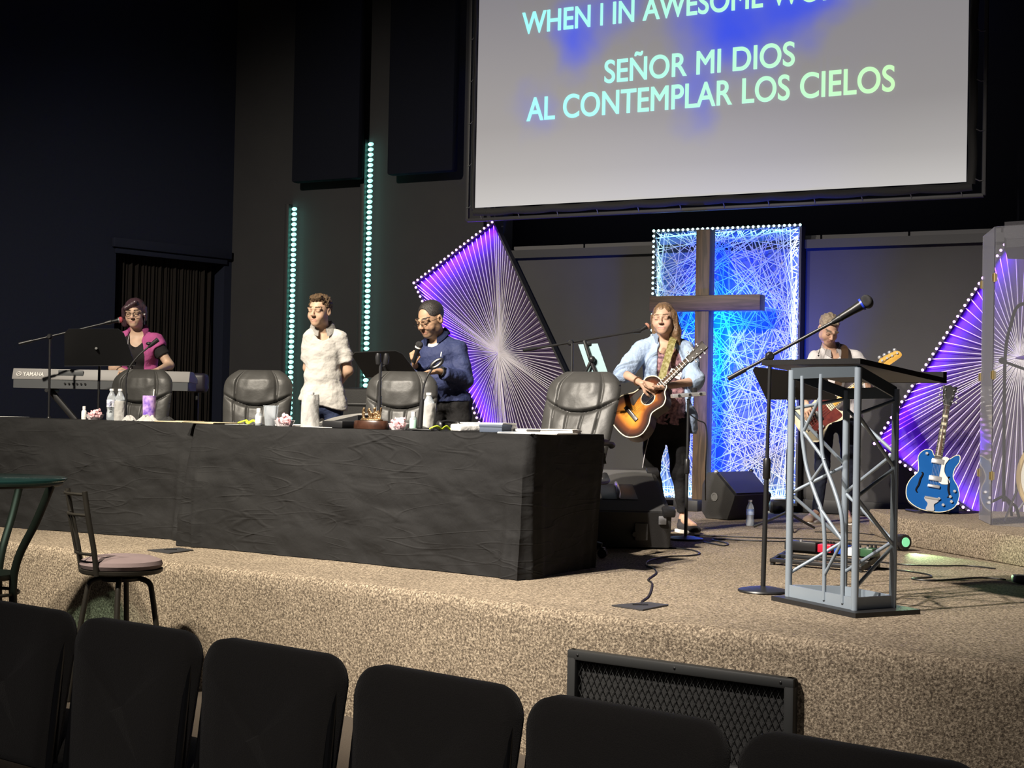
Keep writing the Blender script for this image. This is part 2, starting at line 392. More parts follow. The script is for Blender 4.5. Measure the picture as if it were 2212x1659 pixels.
b = MB(); b.box((6.7, 7.4, 3.4), (.2, 8.2, 7.2)); struct(b.obj('wall_right', m_void))
b = MB(); b.box((0, 7.5, 7.1), (20, 20, .15)); struct(b.obj('ceiling', m_void))

# ---------------------------------------------------------------- LED light battens
m_glow_blob = M('teal_wall_glow_blob', (.4, .8, .75), .4, emit=((.36, .88, .80), 1.15))  # emissive blobs stand in for the light patches the LEDs throw on the wall
def batten(px, ytop, label):
    top = wl(px, ytop); X = top.x; h = top.z
    t = thing('led_light_batten', label, 'LED light', WM @ V((X, 0, 0)), WRZ, 'LED battens on the back wall')
    b = MB(); b.box((-.062, -.040, h / 2 + .012), (.05, .07, h + .02), bev=.004); b.obj('batten', m_trim, t)
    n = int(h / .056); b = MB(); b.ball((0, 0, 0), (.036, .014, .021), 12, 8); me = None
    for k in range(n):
        if me is None: o = b.obj('wall_glow_blob', m_glow_blob, t); me = o.data
        else: o = bpy.data.objects.new('wall_glow_blob', me); COL.objects.link(o); o.parent = t
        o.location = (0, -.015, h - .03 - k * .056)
    l = bpy.data.lights.new('led_glow', 'AREA'); l.shape = 'RECTANGLE'; l.size = .02; l.size_y = h; l.energy = 5; l.color = (.30, 1, .80)
    lo = bpy.data.objects.new('led_glow', l); COL.objects.link(lo); ez = -V((1, .45, 0)).normalized(); ey = V((0, 0, 1)); ex = ey.cross(ez); lo.matrix_world = WM @ Matrix.Translation((X - .03, -.05, h / 2)) @ Matrix((ex, ey, ez)).transposed().to_4x4()
    return t
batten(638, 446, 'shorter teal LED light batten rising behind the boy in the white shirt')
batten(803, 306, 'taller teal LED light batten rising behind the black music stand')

# ---------------------------------------------------------------- hung sound panels
def hung(x0, x1, yb, label):
    a, c = wl(x0, yb, .22), wl(x1, yb, .22); w = c.x - a.x; z = (a.z + c.z) / 2
    t = thing('hanging_acoustic_panel', label, 'acoustic panel', WM @ V(((a.x + c.x) / 2, -.13, z)), WRZ, 'hanging acoustic panels')
    b = MB(); b.box((0, -.06, 1.45), (w, .12, 2.9), bev=.025); b.obj('fabric_face', M('navy_black_fabric', (.006, .007, .012), .95, bump=(200, .2), spec=.1), t)
    b = MB()
    for x in (-w / 3, w / 3): b.box((x, .065, 1.45), (.05, .13, 2.6))
    b.obj('hanging_rail', m_trim, t)
hung(632, 776, 390, 'dark hanging acoustic panel over the shorter LED batten, nearer the corner')
hung(838, 980, 374, 'dark hanging acoustic panel beside the framed projection screen')

# ---------------------------------------------------------------- projection screen
SO = .46
bl, br = wl(1026, 452, SO), wl(2087, 389, SO); zb = (bl.z + br.z) / 2; sw = br.x - bl.x; sh = 2.75
scr = thing('projection_screen', 'large lit projection screen with song words, laced into a black tube frame', 'screen', WM @ V((bl.x, -SO, zb)), WRZ)
m = M('projected_image', (.12, .12, .12), .8); nt = m.node_tree; pb = nt.nodes['Principled BSDF']; L = nt.links.new
tc = nt.nodes.new('ShaderNodeTexCoord'); sp = nt.nodes.new('ShaderNodeSeparateXYZ'); L(tc.outputs['Object'], sp.inputs[0])
r = nt.nodes.new('ShaderNodeValToRGB'); e = r.color_ramp.elements; e[0].position = 0; e[0].color = (.50, .485, .475, 1); e[1].position = 1; e[1].color = (.20, .19, .21, 1)
k = e.new(.3); k.color = (.29, .275, .275, 1); k = e.new(.12); k.color = (.38, .365, .36, 1)
mr = nt.nodes.new('ShaderNodeMapRange'); mr.inputs[1].default_value = 0; mr.inputs[2].default_value = 2.6; L(sp.outputs[2], mr.inputs[0]); L(mr.outputs[0], r.inputs[0])
cur = r.outputs[0]
nz = nt.nodes.new('ShaderNodeTexNoise'); nz.inputs['Scale'].default_value = 2.2; nz.inputs['Detail'].default_value = 2; L(tc.outputs['Object'], nz.inputs['Vector'])
vs_ = nt.nodes.new('ShaderNodeVectorMath'); vs_.operation = 'MULTIPLY_ADD'; vs_.inputs[1].default_value = (.5, 0, .5); vs_.inputs[2].default_value = (-.25, 0, -.25); L(nz.outputs['Color'], vs_.inputs[0])
wv = nt.nodes.new('ShaderNodeVectorMath'); wv.operation = 'ADD'; L(tc.outputs['Object'], wv.inputs[0]); L(vs_.outputs[0], wv.inputs[1])
for (bx, by, rx, rz_, w) in ((1240, 70, .30, .42, .85), (1590, 50, .62, .52, 1.), (1720, 15, .35, .40, .9), (1500, 210, .22, .35, .55), (1330, 20, .3, .3, .5), (1160, 240, .25, .3, .3), (1750, -60, .6, .4, .9)):
    q = wl(bx, by, SO); mp = nt.nodes.new('ShaderNodeMapping'); mp.vector_type = 'TEXTURE'
    mp.inputs['Location'].default_value = (q.x - bl.x, 0, q.z - zb); mp.inputs['Scale'].default_value = (rx, 1, rz_)
    L(wv.outputs[0], mp.inputs[0]); ln = nt.nodes.new('ShaderNodeVectorMath'); ln.operation = 'LENGTH'; L(mp.outputs[0], ln.inputs[0])
    m2 = nt.nodes.new('ShaderNodeMapRange'); m2.interpolation_type = 'SMOOTHSTEP'; m2.inputs[1].default_value = .05; m2.inputs[2].default_value = 1.35; m2.inputs[3].default_value = w; m2.inputs[4].default_value = 0; L(ln.outputs['Value'], m2.inputs[0])
    mx = nt.nodes.new('ShaderNodeMix'); mx.data_type = 'RGBA'; L(m2.outputs[0], mx.inputs[0]); L(cur, mx.inputs[6]); mx.inputs[7].default_value = (.045, .085, .78, 1); cur = mx.outputs[2]
L(cur, pb.inputs['Emission Color']); pb.inputs['Emission Strength'].default_value = 1.0
b = MB(); b.box((sw / 2, .004, sh / 2), (sw, .006, sh)); b.obj('screen_fabric', m, scr)
m_blk = M('black_webbing', (.012, .012, .013), .75, bump=(60, .3))
bw = .075
b = MB()
def edge_roll(p0, p1, n, out):
    pts = []
    for i in range(n * 6 + 1):
        t = i / (n * 6); pts.append(V(p0).lerp(V(p1), t) + V(out) * (.012 * abs(math.sin(t * n * PI))))
    return pts
b.tube(edge_roll((-.02, .01, -bw / 2), (sw + .05, .01, -bw / 2), 11, (0, 0, -1)), bw / 2, 10, flat=(.55, 1))
b.tube(edge_roll((sw + bw / 2, .01, -.02), (sw + bw / 2, .01, sh), 6, (1, 0, 0)), bw / 2, 10, flat=(1, .55))
b.tube(edge_roll((-bw * .3, .01, -.02), (-bw * .3, .01, sh), 6, (-1, 0, 0)), bw * .3, 10)
b.obj('screen_border', m_blk, scr)
fl, fr = wl(1004, 474, SO), wl(2123, 421, SO); fz = (fl.z + fr.z) / 2 - zb; fx0, fx1 = fl.x - bl.x, fr.x - bl.x
m_fr = M('dark_grey_frame_tube', (.035, .035, .04), .5)
b = MB(); b.box(((fx0 + fx1) / 2, .05, fz), (fx1 - fx0, .04, .035), bev=.006); b.obj('frame_tube', m_fr, scr)
for x in (fx0, fx1):
    b = MB(); b.box((x, .05, (fz + sh + .2) / 2), (.035, .04, sh + .2 - fz), bev=.006); b.obj('frame_tube', m_fr, scr)
m_cord = M('grey_lacing_cord', (.10, .10, .105), .8)
for k in range(12):
    x = .05 + (sw - .1) * k / 11
    b = MB(); b.tube([(x, .0, -bw * .6), (x + .01, .02, (fz - bw) / 2), (x + .012, .03, fz)], .005, 6); b.obj('lacing_cord', m_cord, scr)
for k in range(6):
    z = .02 + k * .42
    for x0, x1 in ((-.05, fx0), (sw + bw, fx1)):
        b = MB(); b.tube([(x0, .0, z), ((x0 + x1) / 2, .02, z - .015), (x1, .03, z - .01)], .005, 6); b.obj('lacing_cord', m_cord, scr)
for x in (sw * .08, sw * .55, sw * .93):
    b = MB(); b.box((x, SO / 2 + .06, sh - .5), (.04, SO + .05 - .06, .04)); b.obj('wall_bracket', m_fr, scr)
m_txt = M('projected_lettering', (.1, .1, .1), .8); nt = m_txt.node_tree; pb = nt.nodes['Principled BSDF']; L = nt.links.new
tc = nt.nodes.new('ShaderNodeTexCoord'); sp = nt.nodes.new('ShaderNodeSeparateXYZ'); L(tc.outputs['Object'], sp.inputs[0])
mr = nt.nodes.new('ShaderNodeMapRange'); mr.inputs[1].default_value = .4; mr.inputs[2].default_value = 4.2; L(sp.outputs[0], mr.inputs[0])
r = nt.nodes.new('ShaderNodeValToRGB'); r.color_ramp.elements[0].color = (.36, .98, 1., 1); r.color_ramp.elements[1].color = (.62, 1., .52, 1); L(mr.outputs[0], r.inputs[0])
L(r.outputs[0], pb.inputs['Emission Color']); pb.inputs['Emission Strength'].default_value = 1.0
for txt, (xa, ya), (xb, yb), cp in (('WHEN I IN AWESOME WONDER', (1128, 74), (2050, -8), .21), ('SEÑOR MI DIOS', (1306, 183), (1717, 137), .215), ('AL CONTEMPLAR LOS CIELOS', (1138, 264), (1933, 193), .225)):
    a, c = wl(xa, ya, SO), wl(xb, yb, SO)
    if txt[0] == 'W': c.x = a.x + (wl(1652, 20, SO).x - a.x) * 1.475
    def ends(tx):
        o = text_mesh(tx, 'measure', m_txt, Matrix()); xs = [v.co.x for v in o.data.vertices]; r_ = (min(xs), max(xs)); me = o.data; bpy.data.objects.remove(o); bpy.data.meshes.remove(me); return r_[1] - r_[0]
    k_ = (c.x - a.x) / ends(txt); words_ = txt.split(' ')
    for i_, w_ in enumerate(words_):
        x1_ = ends(' '.join(words_[:i_ + 1])); x0_ = x1_ - ends(w_); f_ = (x0_ + x1_) / 2 * k_ / (c.x - a.x); zz = (a.z + c.z) / 2 if txt[0] != 'W' else a.z
        mx = Matrix(((1, 0, 0, a.x - bl.x + x0_ * k_), (0, 0, -1, -.004), (0, 1, 0, zz - zb), (0, 0, 0, 1)))
        text_mesh(w_, 'lettering', m_txt, mx, width=(x1_ - x0_) * k_, cap=cp, parent=scr, swell=.013)

# ---------------------------------------------------------------- string-art light panels
def along(poly, step, closed=True):
    out = []; n = len(poly)
    for i in range(n if closed else n - 1):
        a, c = V(poly[i]), V(poly[(i + 1) % n]); m = max(1, round((c - a).length / step))
        out += [a.lerp(c, k / m) for k in range(m)]
    if not closed: out.append(V(poly[-1]))
    return out
def string_panel(label, poly, center, led_edges, thick=.09, off=.07, step=.045, bead=None, lamps=(), cord_r=.0032, mat_board=None, rand=None, led_step=.055):
    xs = [p[0] for p in poly]; ox = sum(xs) / len(xs)
    t = thing('string_art_light_panel', label, 'light panel', WM @ V((ox, 0, 0)), WRZ, 'string art light panels')
    P = [(p[0] - ox, p[1]) for p in poly]; mx = Matrix(((1, 0, 0, 0), (0, 0, 1, 0), (0, 1, 0, 0), (0, 0, 0, 1)))
    b = MB(); b.prism(P, -off, -off - .02, mx); b.obj('backing_board', mat_board, t)
    b = MB(); n = len(P)
    for i in range(n):
        a, c = V(P[i]), V(P[(i + 1) % n]); dv = (c - a); an = math.atan2(dv.y, dv.x); mid = (a + c) / 2
        b.box((mid.x, -off - thick / 2 + .01, mid.y), (dv.length + .02, thick, .02), rot=Matrix.Rotation(-an, 3, 'Y'))
    b.obj('frame', m_trim, t)
    b = MB(); yy = -off - thick * .75
    nails = along(P, step)
    if rand:
        rng = random.Random(5)
        for k in range(rand):
            p, q = rng.choice(nails), rng.choice(nails)
            if abs(p.x - q.x) < .04 or abs(p.y - q.y) < .04: continue
            if (p - q).length > 1.6 and rng.random() < .45: continue
            d = rng.uniform(-.02, .02); b.tube([(p.x, yy + d, p.y), (q.x, yy + d, q.y)], cord_r, 4, caps=False)
    else:
        c = V(center) - V((ox, 0))
        for k, p in enumerate(nails):
            e = p.lerp(c, .02); b.tube([(e.x, yy, e.y), (c.x + (c - p).x * .01, yy - .004 * (k % 4), c.y)], cord_r, 5, caps=False)
    b.obj('thread_web', M('white_cotton_thread' if not rand else 'pale_blue_thread', (.84, .81, .88) if not rand else (.58, .60, .68), .8), t)
    me = None
    for (i0, i1) in led_edges:
        for p in along([P[i0], P[i1]], led_step, closed=False):
            if me is None: b = MB(); b.ball((0, 0, 0), .0125, 10, 7); o = b.obj('led_bulb', bead, t); me = o.data
            else: o = bpy.data.objects.new('led_bulb', me); COL.objects.link(o); o.parent = t
            o.location = (p.x, -off - thick - .008, p.y)
    for (i0, i1, energy, colr) in lamps:
        a, c = V(P[i0]), V(P[i1]); mid = (a + c) / 2; cen = sum((V(p) for p in P), V((0, 0))) / n; inn = (cen - mid)
        dv = (c - a).normalized(); nn = V((-dv.y, dv.x)); nn = nn if nn.dot(inn) > 0 else -nn
        q = mid + nn * .035; l = bpy.data.lights.new('led_strip_glow', 'AREA'); l.shape = 'RECTANGLE'; l.size = (c - a).length * .96; l.size_y = .03; l.energy = energy; l.color = colr
        ex = V((dv.x, 0, dv.y)); ez = -V((nn.x, .45, nn.y)).normalized(); ez = (ez - ex * ez.dot(ex)).normalized(); ey = ez.cross(ex)
        lo = bpy.data.objects.new('led_strip_glow', l); COL.objects.link(lo)
        lo.matrix_world = WM @ Matrix.Translation((ox + q.x, -off - thick * .9, q.y)) @ Matrix((ex, ey, ez)).transposed().to_4x4()
    return t
def w2(x, y, off=.12): q = wl(x, y, off); return (q.x, q.z)
m_pb = M('violet_led_bulb', (.8, .6, 1), .4, emit=((.80, .42, 1.), 2.6)); m_board1 = M('dark_violet_board', (.085, .06, .12), .8, spec=.1)
VIO = (.17, .02, 1.)
T, Lf, B, R = w2(1068, 481), w2(899, 612), w2(1112, 1104), w2(1268, 902)
string_panel('violet kite-shaped string art light panel behind the man in the navy shirt', [T, Lf, (B[0], .03), R], w2(1080, 762), [(0, 1), (1, 2)], bead=m_pb, mat_board=m_board1,
             lamps=[(0, 1, 20, VIO), (1, 2, 25, VIO)], step=.060, cord_r=.0036)
tl = w2(2172, 530); le = w2(1892, 958); bo = w2(2118, 1106)
string_panel('violet five-sided string art light panel behind the blue guitar', [tl, le, (bo[0], .03), (bo[0] + 1.35, .03), (bo[0] + 1.9, 1.3), (tl[0] + 1.1, tl[1])], w2(2204, 772), [(0, 1), (1, 2)], bead=m_pb, mat_board=m_board1,
             lamps=[(0, 1, 18, VIO), (1, 2, 11, VIO)], step=.088, cord_r=.0036)
PA, PB2 = w2(1413, 497, .16), w2(1729, 488, .16); zt2 = (PA[1] + PB2[1]) / 2
m_gb = M('white_green_led_bulb', (.8, 1, .95), .4, emit=((.62, 1., .90), 2.4)); m_board2 = M('blue_grey_board', (.10, .14, .40), .8, spec=.1)
string_panel('tall rectangular blue string art light panel behind the wooden cross', [(PA[0], zt2), (PB2[0], zt2), (PB2[0], .07), (PA[0], .07)], None, [(3, 0), (0, 1)], bead=m_gb, mat_board=m_board2, rand=500, cord_r=.0031,
             thick=.12, off=.04, lamps=[(3, 0, 2.5, (.4, 1, .85)), (0, 1, 1.2, (.3, 1, .9)), (1, 2, 7, (.45, .58, 1)), (2, 3, 7, (.45, 1, .78))], step=.035, led_step=.05)
lamp('SPOT', 'blue_floor_beam', (2.28, 12.62, ST + .16), wp(1610, 650, .1), 750, (.01, .05, 1.), spot_size=1.35, spot_blend=1., shadow_soft_size=.06)

# ---------------------------------------------------------------- wooden cross
CO = .52
q = wl(1519, 500, CO); cr = thing('wooden_cross', 'tall dark-stained timber cross standing before the blue light panel', 'cross', WM @ V((q.x, -CO, 0)), WRZ)
m_tim = wood('dark_stained_timber', (.036, .022, .013), (.115, .072, .042), (30, 30, 2.2)); m_tim2 = wood('dark_stained_timber_beam', (.032, .020, .012), (.10, .062, .036), (2.2, 30, 30))
h = q.z + .02; bz = wl(1560, 654, CO).z; xl, xr = wl(1404, 660, CO).x - q.x, wl(1643, 655, CO).x - q.x
b = MB(); b.box((0, .07, h / 2 + .04), (.135, .14, h - .08), bev=.006); b.obj('upright_beam', m_tim, cr)
b = MB(); b.box(((xl + xr) / 2, .055, bz), (xr - xl, .145, .142), bev=.006); b.obj('cross_beam', m_tim2, cr)
for nm, (lx, lz), (w_, h_), en, colr in (('cross_back_light', (0, 1.58), (.10, .7), 13, (.0, .36, 1.)), ('cross_back_light', (0, .75), (.10, .9), 11, (.01, .10, 1.)), ('cross_back_light', (0, 2.25), (.10, .35), 6, (.01, .05, 1.)), ('cross_back_light', ((xl + xr) / 2 + .25, bz), (xr - xl - .7, .08), 5, (.01, .12, 1.))):
    l = bpy.data.lights.new(nm, 'AREA'); l.shape = 'RECTANGLE'; l.size = w_; l.size_y = h_; l.energy = en; l.color = colr
    lo = bpy.data.objects.new(nm, l); COL.objects.link(lo); lo.matrix_world = WM @ Matrix.Translation((q.x + lx, -CO + .150, lz)) @ Matrix.Rotation(PI / 2, 4, 'X')
b = MB(); b.box((0, .07, .05), (.5, .12, .10), bev=.008); b.box((0, .07, .05), (.12, .5, .10), bev=.008); b.obj('base', m_trim, cr)
# ---------------------------------------------------------------- people
A3 = lambda *p: np.array(p, float)
def rot(yaw=0., pitch=0., roll=0.):
    return np.array((Matrix.Rotation(math.radians(yaw), 3, 'Z') @ Matrix.Rotation(math.radians(pitch), 3, 'X') @ Matrix.Rotation(math.radians(roll), 3, 'Y')))
def head_prims(s, C, R, k, wide=1.):
    hp = lambda x, y, z: C + R @ (A3(x * wide, y, z) * k)
    E = lambda c, r, kk=.02, sub=False: s.ell(hp(*c), A3(r[0] * wide, r[1], r[2]) * k, R, kk, sub)
    E((0, .018, .036), (.073, .092, .084)); E((0, -.022, -.022), (.062, .070, .088), .03); E((0, -.060, -.088), (.030, .026, .026), .03)
    for x in (-1, 1):
        E((x * .036, -.055, -.036), (.028, .030, .032), .02)
        E((x * .042, -.005, -.062), (.022, .036, .030), .02)
        E((x * .033, -.104, .003), (.016, .014, .0125), .01, True)
        E((x * .032, -.079, .001), (.0165, .0145, .0135), .006)
        E((x * .076, .012, -.004), (.011, .020, .033), .008); E((x * .083, .004, -.002), (.008, .010, .018), .006, True)
        s.cone(hp(x * .012, -.093, .020), hp(x * .050, -.078, .022), .011 * k, .009 * k, .012)
        s.ell(hp(x * .0125, -.103, -.033), A3(.0070, .009, .0072) * k, R, .006)
    s.cone(hp(0, -.086, .014), hp(0, -.112, -.028), .0080 * k, .0108 * k, .010)
    s.cone(hp(-.018, -.083, -.060), hp(.018, -.083, -.060), .0075 * k, k=.008); s.cone(hp(-.014, -.082, -.070), hp(.014, -.082, -.070), .0085 * k, k=.008)
    s.cone(hp(-.024, -.089, -.0655), hp(.024, -.089, -.0655), .0022 * k, k=.003, sub=True)
def face_color(C, R, k, skin, lip, brow, eyes='down', stubble=0., wide=1.):
    def fn(P):
        q = (P - C) @ R / k; q[:, 0] /= wide; col = np.tile(np.array(skin), (len(P), 1)); n = .93 + .10 * np.sin(P[:, 0] * 61 + 2 * np.sin(P[:, 2] * 47)) * np.sin(P[:, 2] * 53); col = col * n[:, None]
        ax = abs(q[:, 0]); fr = q[:, 1] < -.05
        def mixin(mask, c, a=1.): col[mask] = col[mask] * (1 - a) + np.array(c) * a
        ch = fr & (((ax - .038) / .022) ** 2 + ((q[:, 2] + .032) / .022) ** 2 < 1); mixin(ch, lip, .14)
        mixin((q[:, 1] < -.1) & (q[:, 2] < -.015) & (q[:, 2] > -.045) & (ax < .02), lip, .18)
        if stubble: mixin((q[:, 1] < -.0) & (q[:, 2] < -.045) & (q[:, 2] > -.13), (.06, .05, .045), stubble)
        mixin(fr & (ax < .025 - .25 * abs(q[:, 2] + .0655)) & (abs(q[:, 2] + .0655) < .0115), lip, .55)
        mixin(fr & (ax < .024) & (abs(q[:, 2] + .0655) < .002), np.array(lip) * .45, .7)
        br = fr & (ax > .013) & (ax < .052) & (abs(q[:, 2] - (.027 + .10 * np.minimum(ax - .013, .025) - 8 * np.maximum(ax - .038, 0) ** 2)) < .0058); mixin(br, np.array(brow) * .45, .92)
        e = fr & (((ax - .032) / .0155) ** 2 < 1)
        if eyes == 'open':
            op = e & (abs(q[:, 2] - .001) < .0052 * np.sqrt(np.maximum(1 - ((ax - .032) / .0155) ** 2, 0))); mixin(op, (.75, .72, .70)); mixin(op & (abs(ax - .032) < .0055), (.05, .035, .025))
            mixin(e & (abs(q[:, 2] - .0068) < .0018), (.05, .03, .025), .8)
        else:
            mixin(e & (abs(q[:, 2] + .0055 + 40 * (ax - .032) ** 2 * -.5) < .0022), (.05, .03, .025), .8); mixin(e & (abs(q[:, 2] - .010) < .0015), np.array(skin) * .55, .6)
        return np.clip(col, 0, 1)
    return fn
def hand(s, w, d, n, thumb, curl=(.5, .6, .5), k=1., spread=.12, thumb_in=.5):
    """Palm and five fingers from the wrist w: d = where the fingers point, n = where the palm faces, thumb = +1/-1 side along d x n."""
    d = d / np.linalg.norm(d); n = n - d * (n @ d); n /= np.linalg.norm(n); t = np.cross(d, n) * thumb
    for i in range(4):
        o = (.030 - .0205 * i) * k; kn = w + d * (.088 - .004 * abs(i - 1)) * k + t * o
        s.cone(w + t * o * .55 + d * .012 * k, kn, .0125 * k, .0105 * k, .012)
        L = (.92, 1.02, .96, .76)[i] * k; a = 0.; p = kn; r = (.0090, .0092, .0088, .0078)[i] * k
        for j, ln in enumerate((.043, .027, .021)):
            a += curl[j] * (1 + .08 * i); dd = (d * math.cos(a) + n * math.sin(a)) + t * (spread * (1.5 - i) / 1.5 * (1 if j == 0 else .6)); dd /= np.linalg.norm(dd); q = p + dd * ln * L
            s.cone(p, q, r, r * .9, .004); p = q; r *= .9
    b0 = w + d * .022 * k + t * .020 * k; b1 = b0 + (d * .55 + t * .62 + n * .25) * .046 * k; dd = d * .75 + t * (.35 - thumb_in * .5) + n * thumb_in; dd /= np.linalg.norm(dd); b2 = b1 + dd * .034 * k; dd2 = dd + n * .3 - t * .2; dd2 /= np.linalg.norm(dd2)
    s.cone(b0, b1, .0145 * k, .0108 * k, .010); s.cone(b1, b2, .0108 * k, .0095 * k, .004); s.cone(b2, b2 + dd2 * .026 * k, .0095 * k, .0078 * k, .004)
def axes(J):
    x = J['sh'][1] - J['sh'][0]; z = J['neck'] - (J['hip'][0] + J['hip'][1]) / 2; z = z / np.linalg.norm(z); x = x - z * (x @ z) * .6; x /= np.linalg.norm(x); y = np.cross(z, x); y /= np.linalg.norm(y); x = np.cross(y, z)
    return np.stack([x, y, z], 1)
def torso(s, J, e=0., belly=0., k=.05, hips=True, slack=0.):
    R = J['R']; pel = (J['hip'][0] + J['hip'][1]) / 2; nk = J['neck']; w = J.get('w', 1.); up = nk - pel; L = np.linalg.norm(up)
    ce = pel + up * .70; mid = pel + up * .36
    s.ell(ce + R @ A3(0, .0, 0), A3(.150 * w + e, .105 * w + e, .30 * L + e), R, k)
    s.ell(mid + R @ A3(0, -.02 * belly * 4, 0), A3((.138 + belly * .5) * w + e + slack, .098 * w + belly + e + slack, .26 * L + e), R, k)
    if hips: s.ell(pel + up * .02, A3(.158 * w + e + slack, .110 * w + e + slack, .20 * L + e), R, k)
    for i in (0, 1):
        q = J['sh'][i]; s.cone(nk + R @ A3((-1, 1)[i] * .03, .015, -.012), q + R @ A3((1, -1)[i] * .035, 0, -.022), .046 + e * .6, .046 * w + e * .7, k * .6)
        if J.get('bust'): s.ell(ce + R @ A3((-1, 1)[i] * .062, -.085 * w, .0), A3(.068, .052, .068) + e, R, .04)
def arm(s, J, i, e=0., upto=2., k=.03, cap=False, r=(.047, .041, .036, .026)):
    a, b, c = J['sh'][i] + J['R'] @ A3((1, -1)[i] * .012, 0, -.018), J['el'][i], J['wr'][i]
    s.cone(a, b if upto >= 1 else a + (b - a) * upto, r[0] + e, (r[1] if upto >= 1 else r[0] + (r[1] - r[0]) * upto) + e, k, capb=cap and upto < 1)
    if upto > 1: t = upto - 1; s.cone(b, b + (c - b) * t, r[1] - .002 + e, r[1] - .002 + (r[3] - r[1] + .002) * t + e, k * .7, capb=cap)
def leg(s, J, i, e=0., upto=2., k=.04, cap=False, r=(.086, .058, .050, .036)):
    a, b, c = J['hip'][i], J['kn'][i], J['an'][i]; w = J.get('lw', 1.)
    s.cone(a, b, r[0] * w + e, r[1] * w + e, k, flat=None)
    if upto > 1:
        t = upto - 1; m = b + (c - b) * .3 * 1.0
        s.cone(b, b + (c - b) * t, r[2] * w + e, r[2] * w + (r[3] - r[2] * w) * t + e, k * .6, capb=cap)
def make_body(J, t, skin, lip, brow, eyes, hands, belly=0., stubble=0., wide=1., mat=None):
    J['R'] = axes(J); s = SDF(.0048)
    torso(s, J, -.012, belly * .8)
    if J.get('neck_r'): nr = J['neck_r']
    else: nr = .052
    C, R, k = J['hc'], J['hR'], J['hk']
    s.cone(J['neck'] + J['R'] @ A3(0, .02, -.03), C + R @ (A3(0, .018, -.055) * k), nr * 1.12, nr * .96, .03)
    for i in (0, 1):
        arm(s, J, i, -.004); leg(s, J, i, -.014)
        an, to = J['an'][i], J['toe'][i]; s.cone(an, to + A3(0, 0, .02), .034, .026, .02)
        if hands[i]: hand(s, J['wr'][i], *hands[i])
    head_prims(s, C, R, k, wide)
    return s.obj('body', mat, t, color=face_color(C, R, k, skin, lip, brow, eyes, stubble, wide))
def shoe(t, an, to, mat, sole, name='shoe'):
    d = V(to - an); d.z = 0; d.normalize(); nrm = V((-d.y, d.x, 0)); heel = V((an[0], an[1], 0)) - d * .055; L = 0.265
    def P(u, v, z): return heel + d * (u * L) + nrm * v + V((0, 0, z))
    w = lambda u: .034 + .016 * math.sin(PI * min(1, u * .75 + .12)) - .02 * max(0, u - .82) / .18
    s = SDF(.0045)
    f = lambda v: np.array(v)
    s.cone(f(P(.16, 0, .045)), f(P(.80, 0, .036)), .040, .034, .02, flat=((0, 0, 1), .9)); s.cone(f(P(.20, 0, .06)), f(P(.20, 0, .10)), .038, .040, .02, capb=True); s.ell(f(P(.84, 0, .03)), (.045, .05, .03), None, .02); s.cut((0, 0, .014), (0, 0, -1))
    o = s.obj(name, mat, t)
    b = MB(); pts = [(u, w(u)) for u in (0, .06, .2, .4, .6, .75, .9, .98)]; poly = [tuple((P(u, v, 0)).xy) for u, v in pts] + [tuple((P(u, -v, 0)).xy) for u, v in reversed(pts)]
    b.prism(poly, 0.0, .024, bev=.004); q = b.obj('sole', sole, o)
    return o
def flap(t, pts, mat, name, th=.004, **k):
    """A small sheet of cloth through rows of points."""
    b = MB(); nu, nv = len(pts), len(pts[0]); vs = [[b.bm.verts.new(V(p)) for p in r] for r in pts]
    for i in range(nu - 1):
        for j in range(nv - 1): b._f([b.bm.faces.new((vs[i][j], vs[i + 1][j], vs[i + 1][j + 1], vs[i][j + 1]))])
    return b.obj(name, mat, t, solid=th, angle=60)
def collar(t, J, mat, r=.062, h=.035, gap=.5, name='collar', drop=.045):
    """Turned-down shirt collar round the neck, open at the front."""
    R, nk, rows = J['R'], J['neck'], []
    for i in range(25):
        a = -PI / 2 + gap + (2 * PI - 2 * gap) * i / 24; fr = max(0, -math.sin(a))
        c = A3(math.cos(a), math.sin(a), 0); base = nk + R @ (c * A3(r * .95, r * .95, 0) + A3(0, .012, .01 - .06 * fr)); top = nk + R @ (c * A3(r * .98, r * 1.0, 0) + A3(0, .014, h + .034 - .066 * fr)); out = nk + R @ (c * A3(r * 1.42, r * 1.62, 0) + A3(0, .004, h * .5 + .014 - drop * .3 - (.062 + drop * .35) * fr))
        rows.append([base, top, (top + out) / 2 + R @ (c * .006), out])
    return flap(t, rows, mat, name)
def glasses(t, J, mat, half=False, lens=None):
    C, R, k = J['hc'], J['hR'], J['hk']; hp = lambda x, y, z: C + R @ (A3(x, y, z) * k)
    g = MB()
    for x in (-1, 1):
        ring = [hp(x * .034 + .024 * math.cos(a) * (1 if abs(math.cos(a)) < .8 else .95), -.108 + .10 * abs(x * .034 + .024 * math.cos(a) - 0) ** 1.5, -.003 + .0185 * math.sin(a)) for a in np.linspace(0, 2 * PI, 20)[:-1]]
        if half: g.tube(ring[:10], .0016, 6)
        else: g.tube(ring, .0017, 6, closed=True)
        g.tube([hp(x * .058, -.103, .006), hp(x * .078, -.05, .008), hp(x * .083, .004, .010), hp(x * .084, .022, -.008)], .0018, 6)
    g.tube([hp(-.011, -.113, .003), hp(0, -.116, .007), hp(.011, -.113, .003)], .0018, 6)
    return g.obj('glasses', mat, t)
def local(t, p): v = XF[t.name].inverted() @ V(p); return A3(*v)
def person(label, px, d, H):
    """Returns the thing and a function from pixel x, y and depth offset to its own space (feet at z = 0)."""
    p = at(px, H, d); t = thing('person', label, 'person', (p.x, p.y, ST))
    L = lambda x, y, dy=0.: local(t, at(x, y, d + dy))
    return t, L
m_skin = M('skin', (1, 1, 1), .5, attr=True, bump=(400, .05), spec=.35)
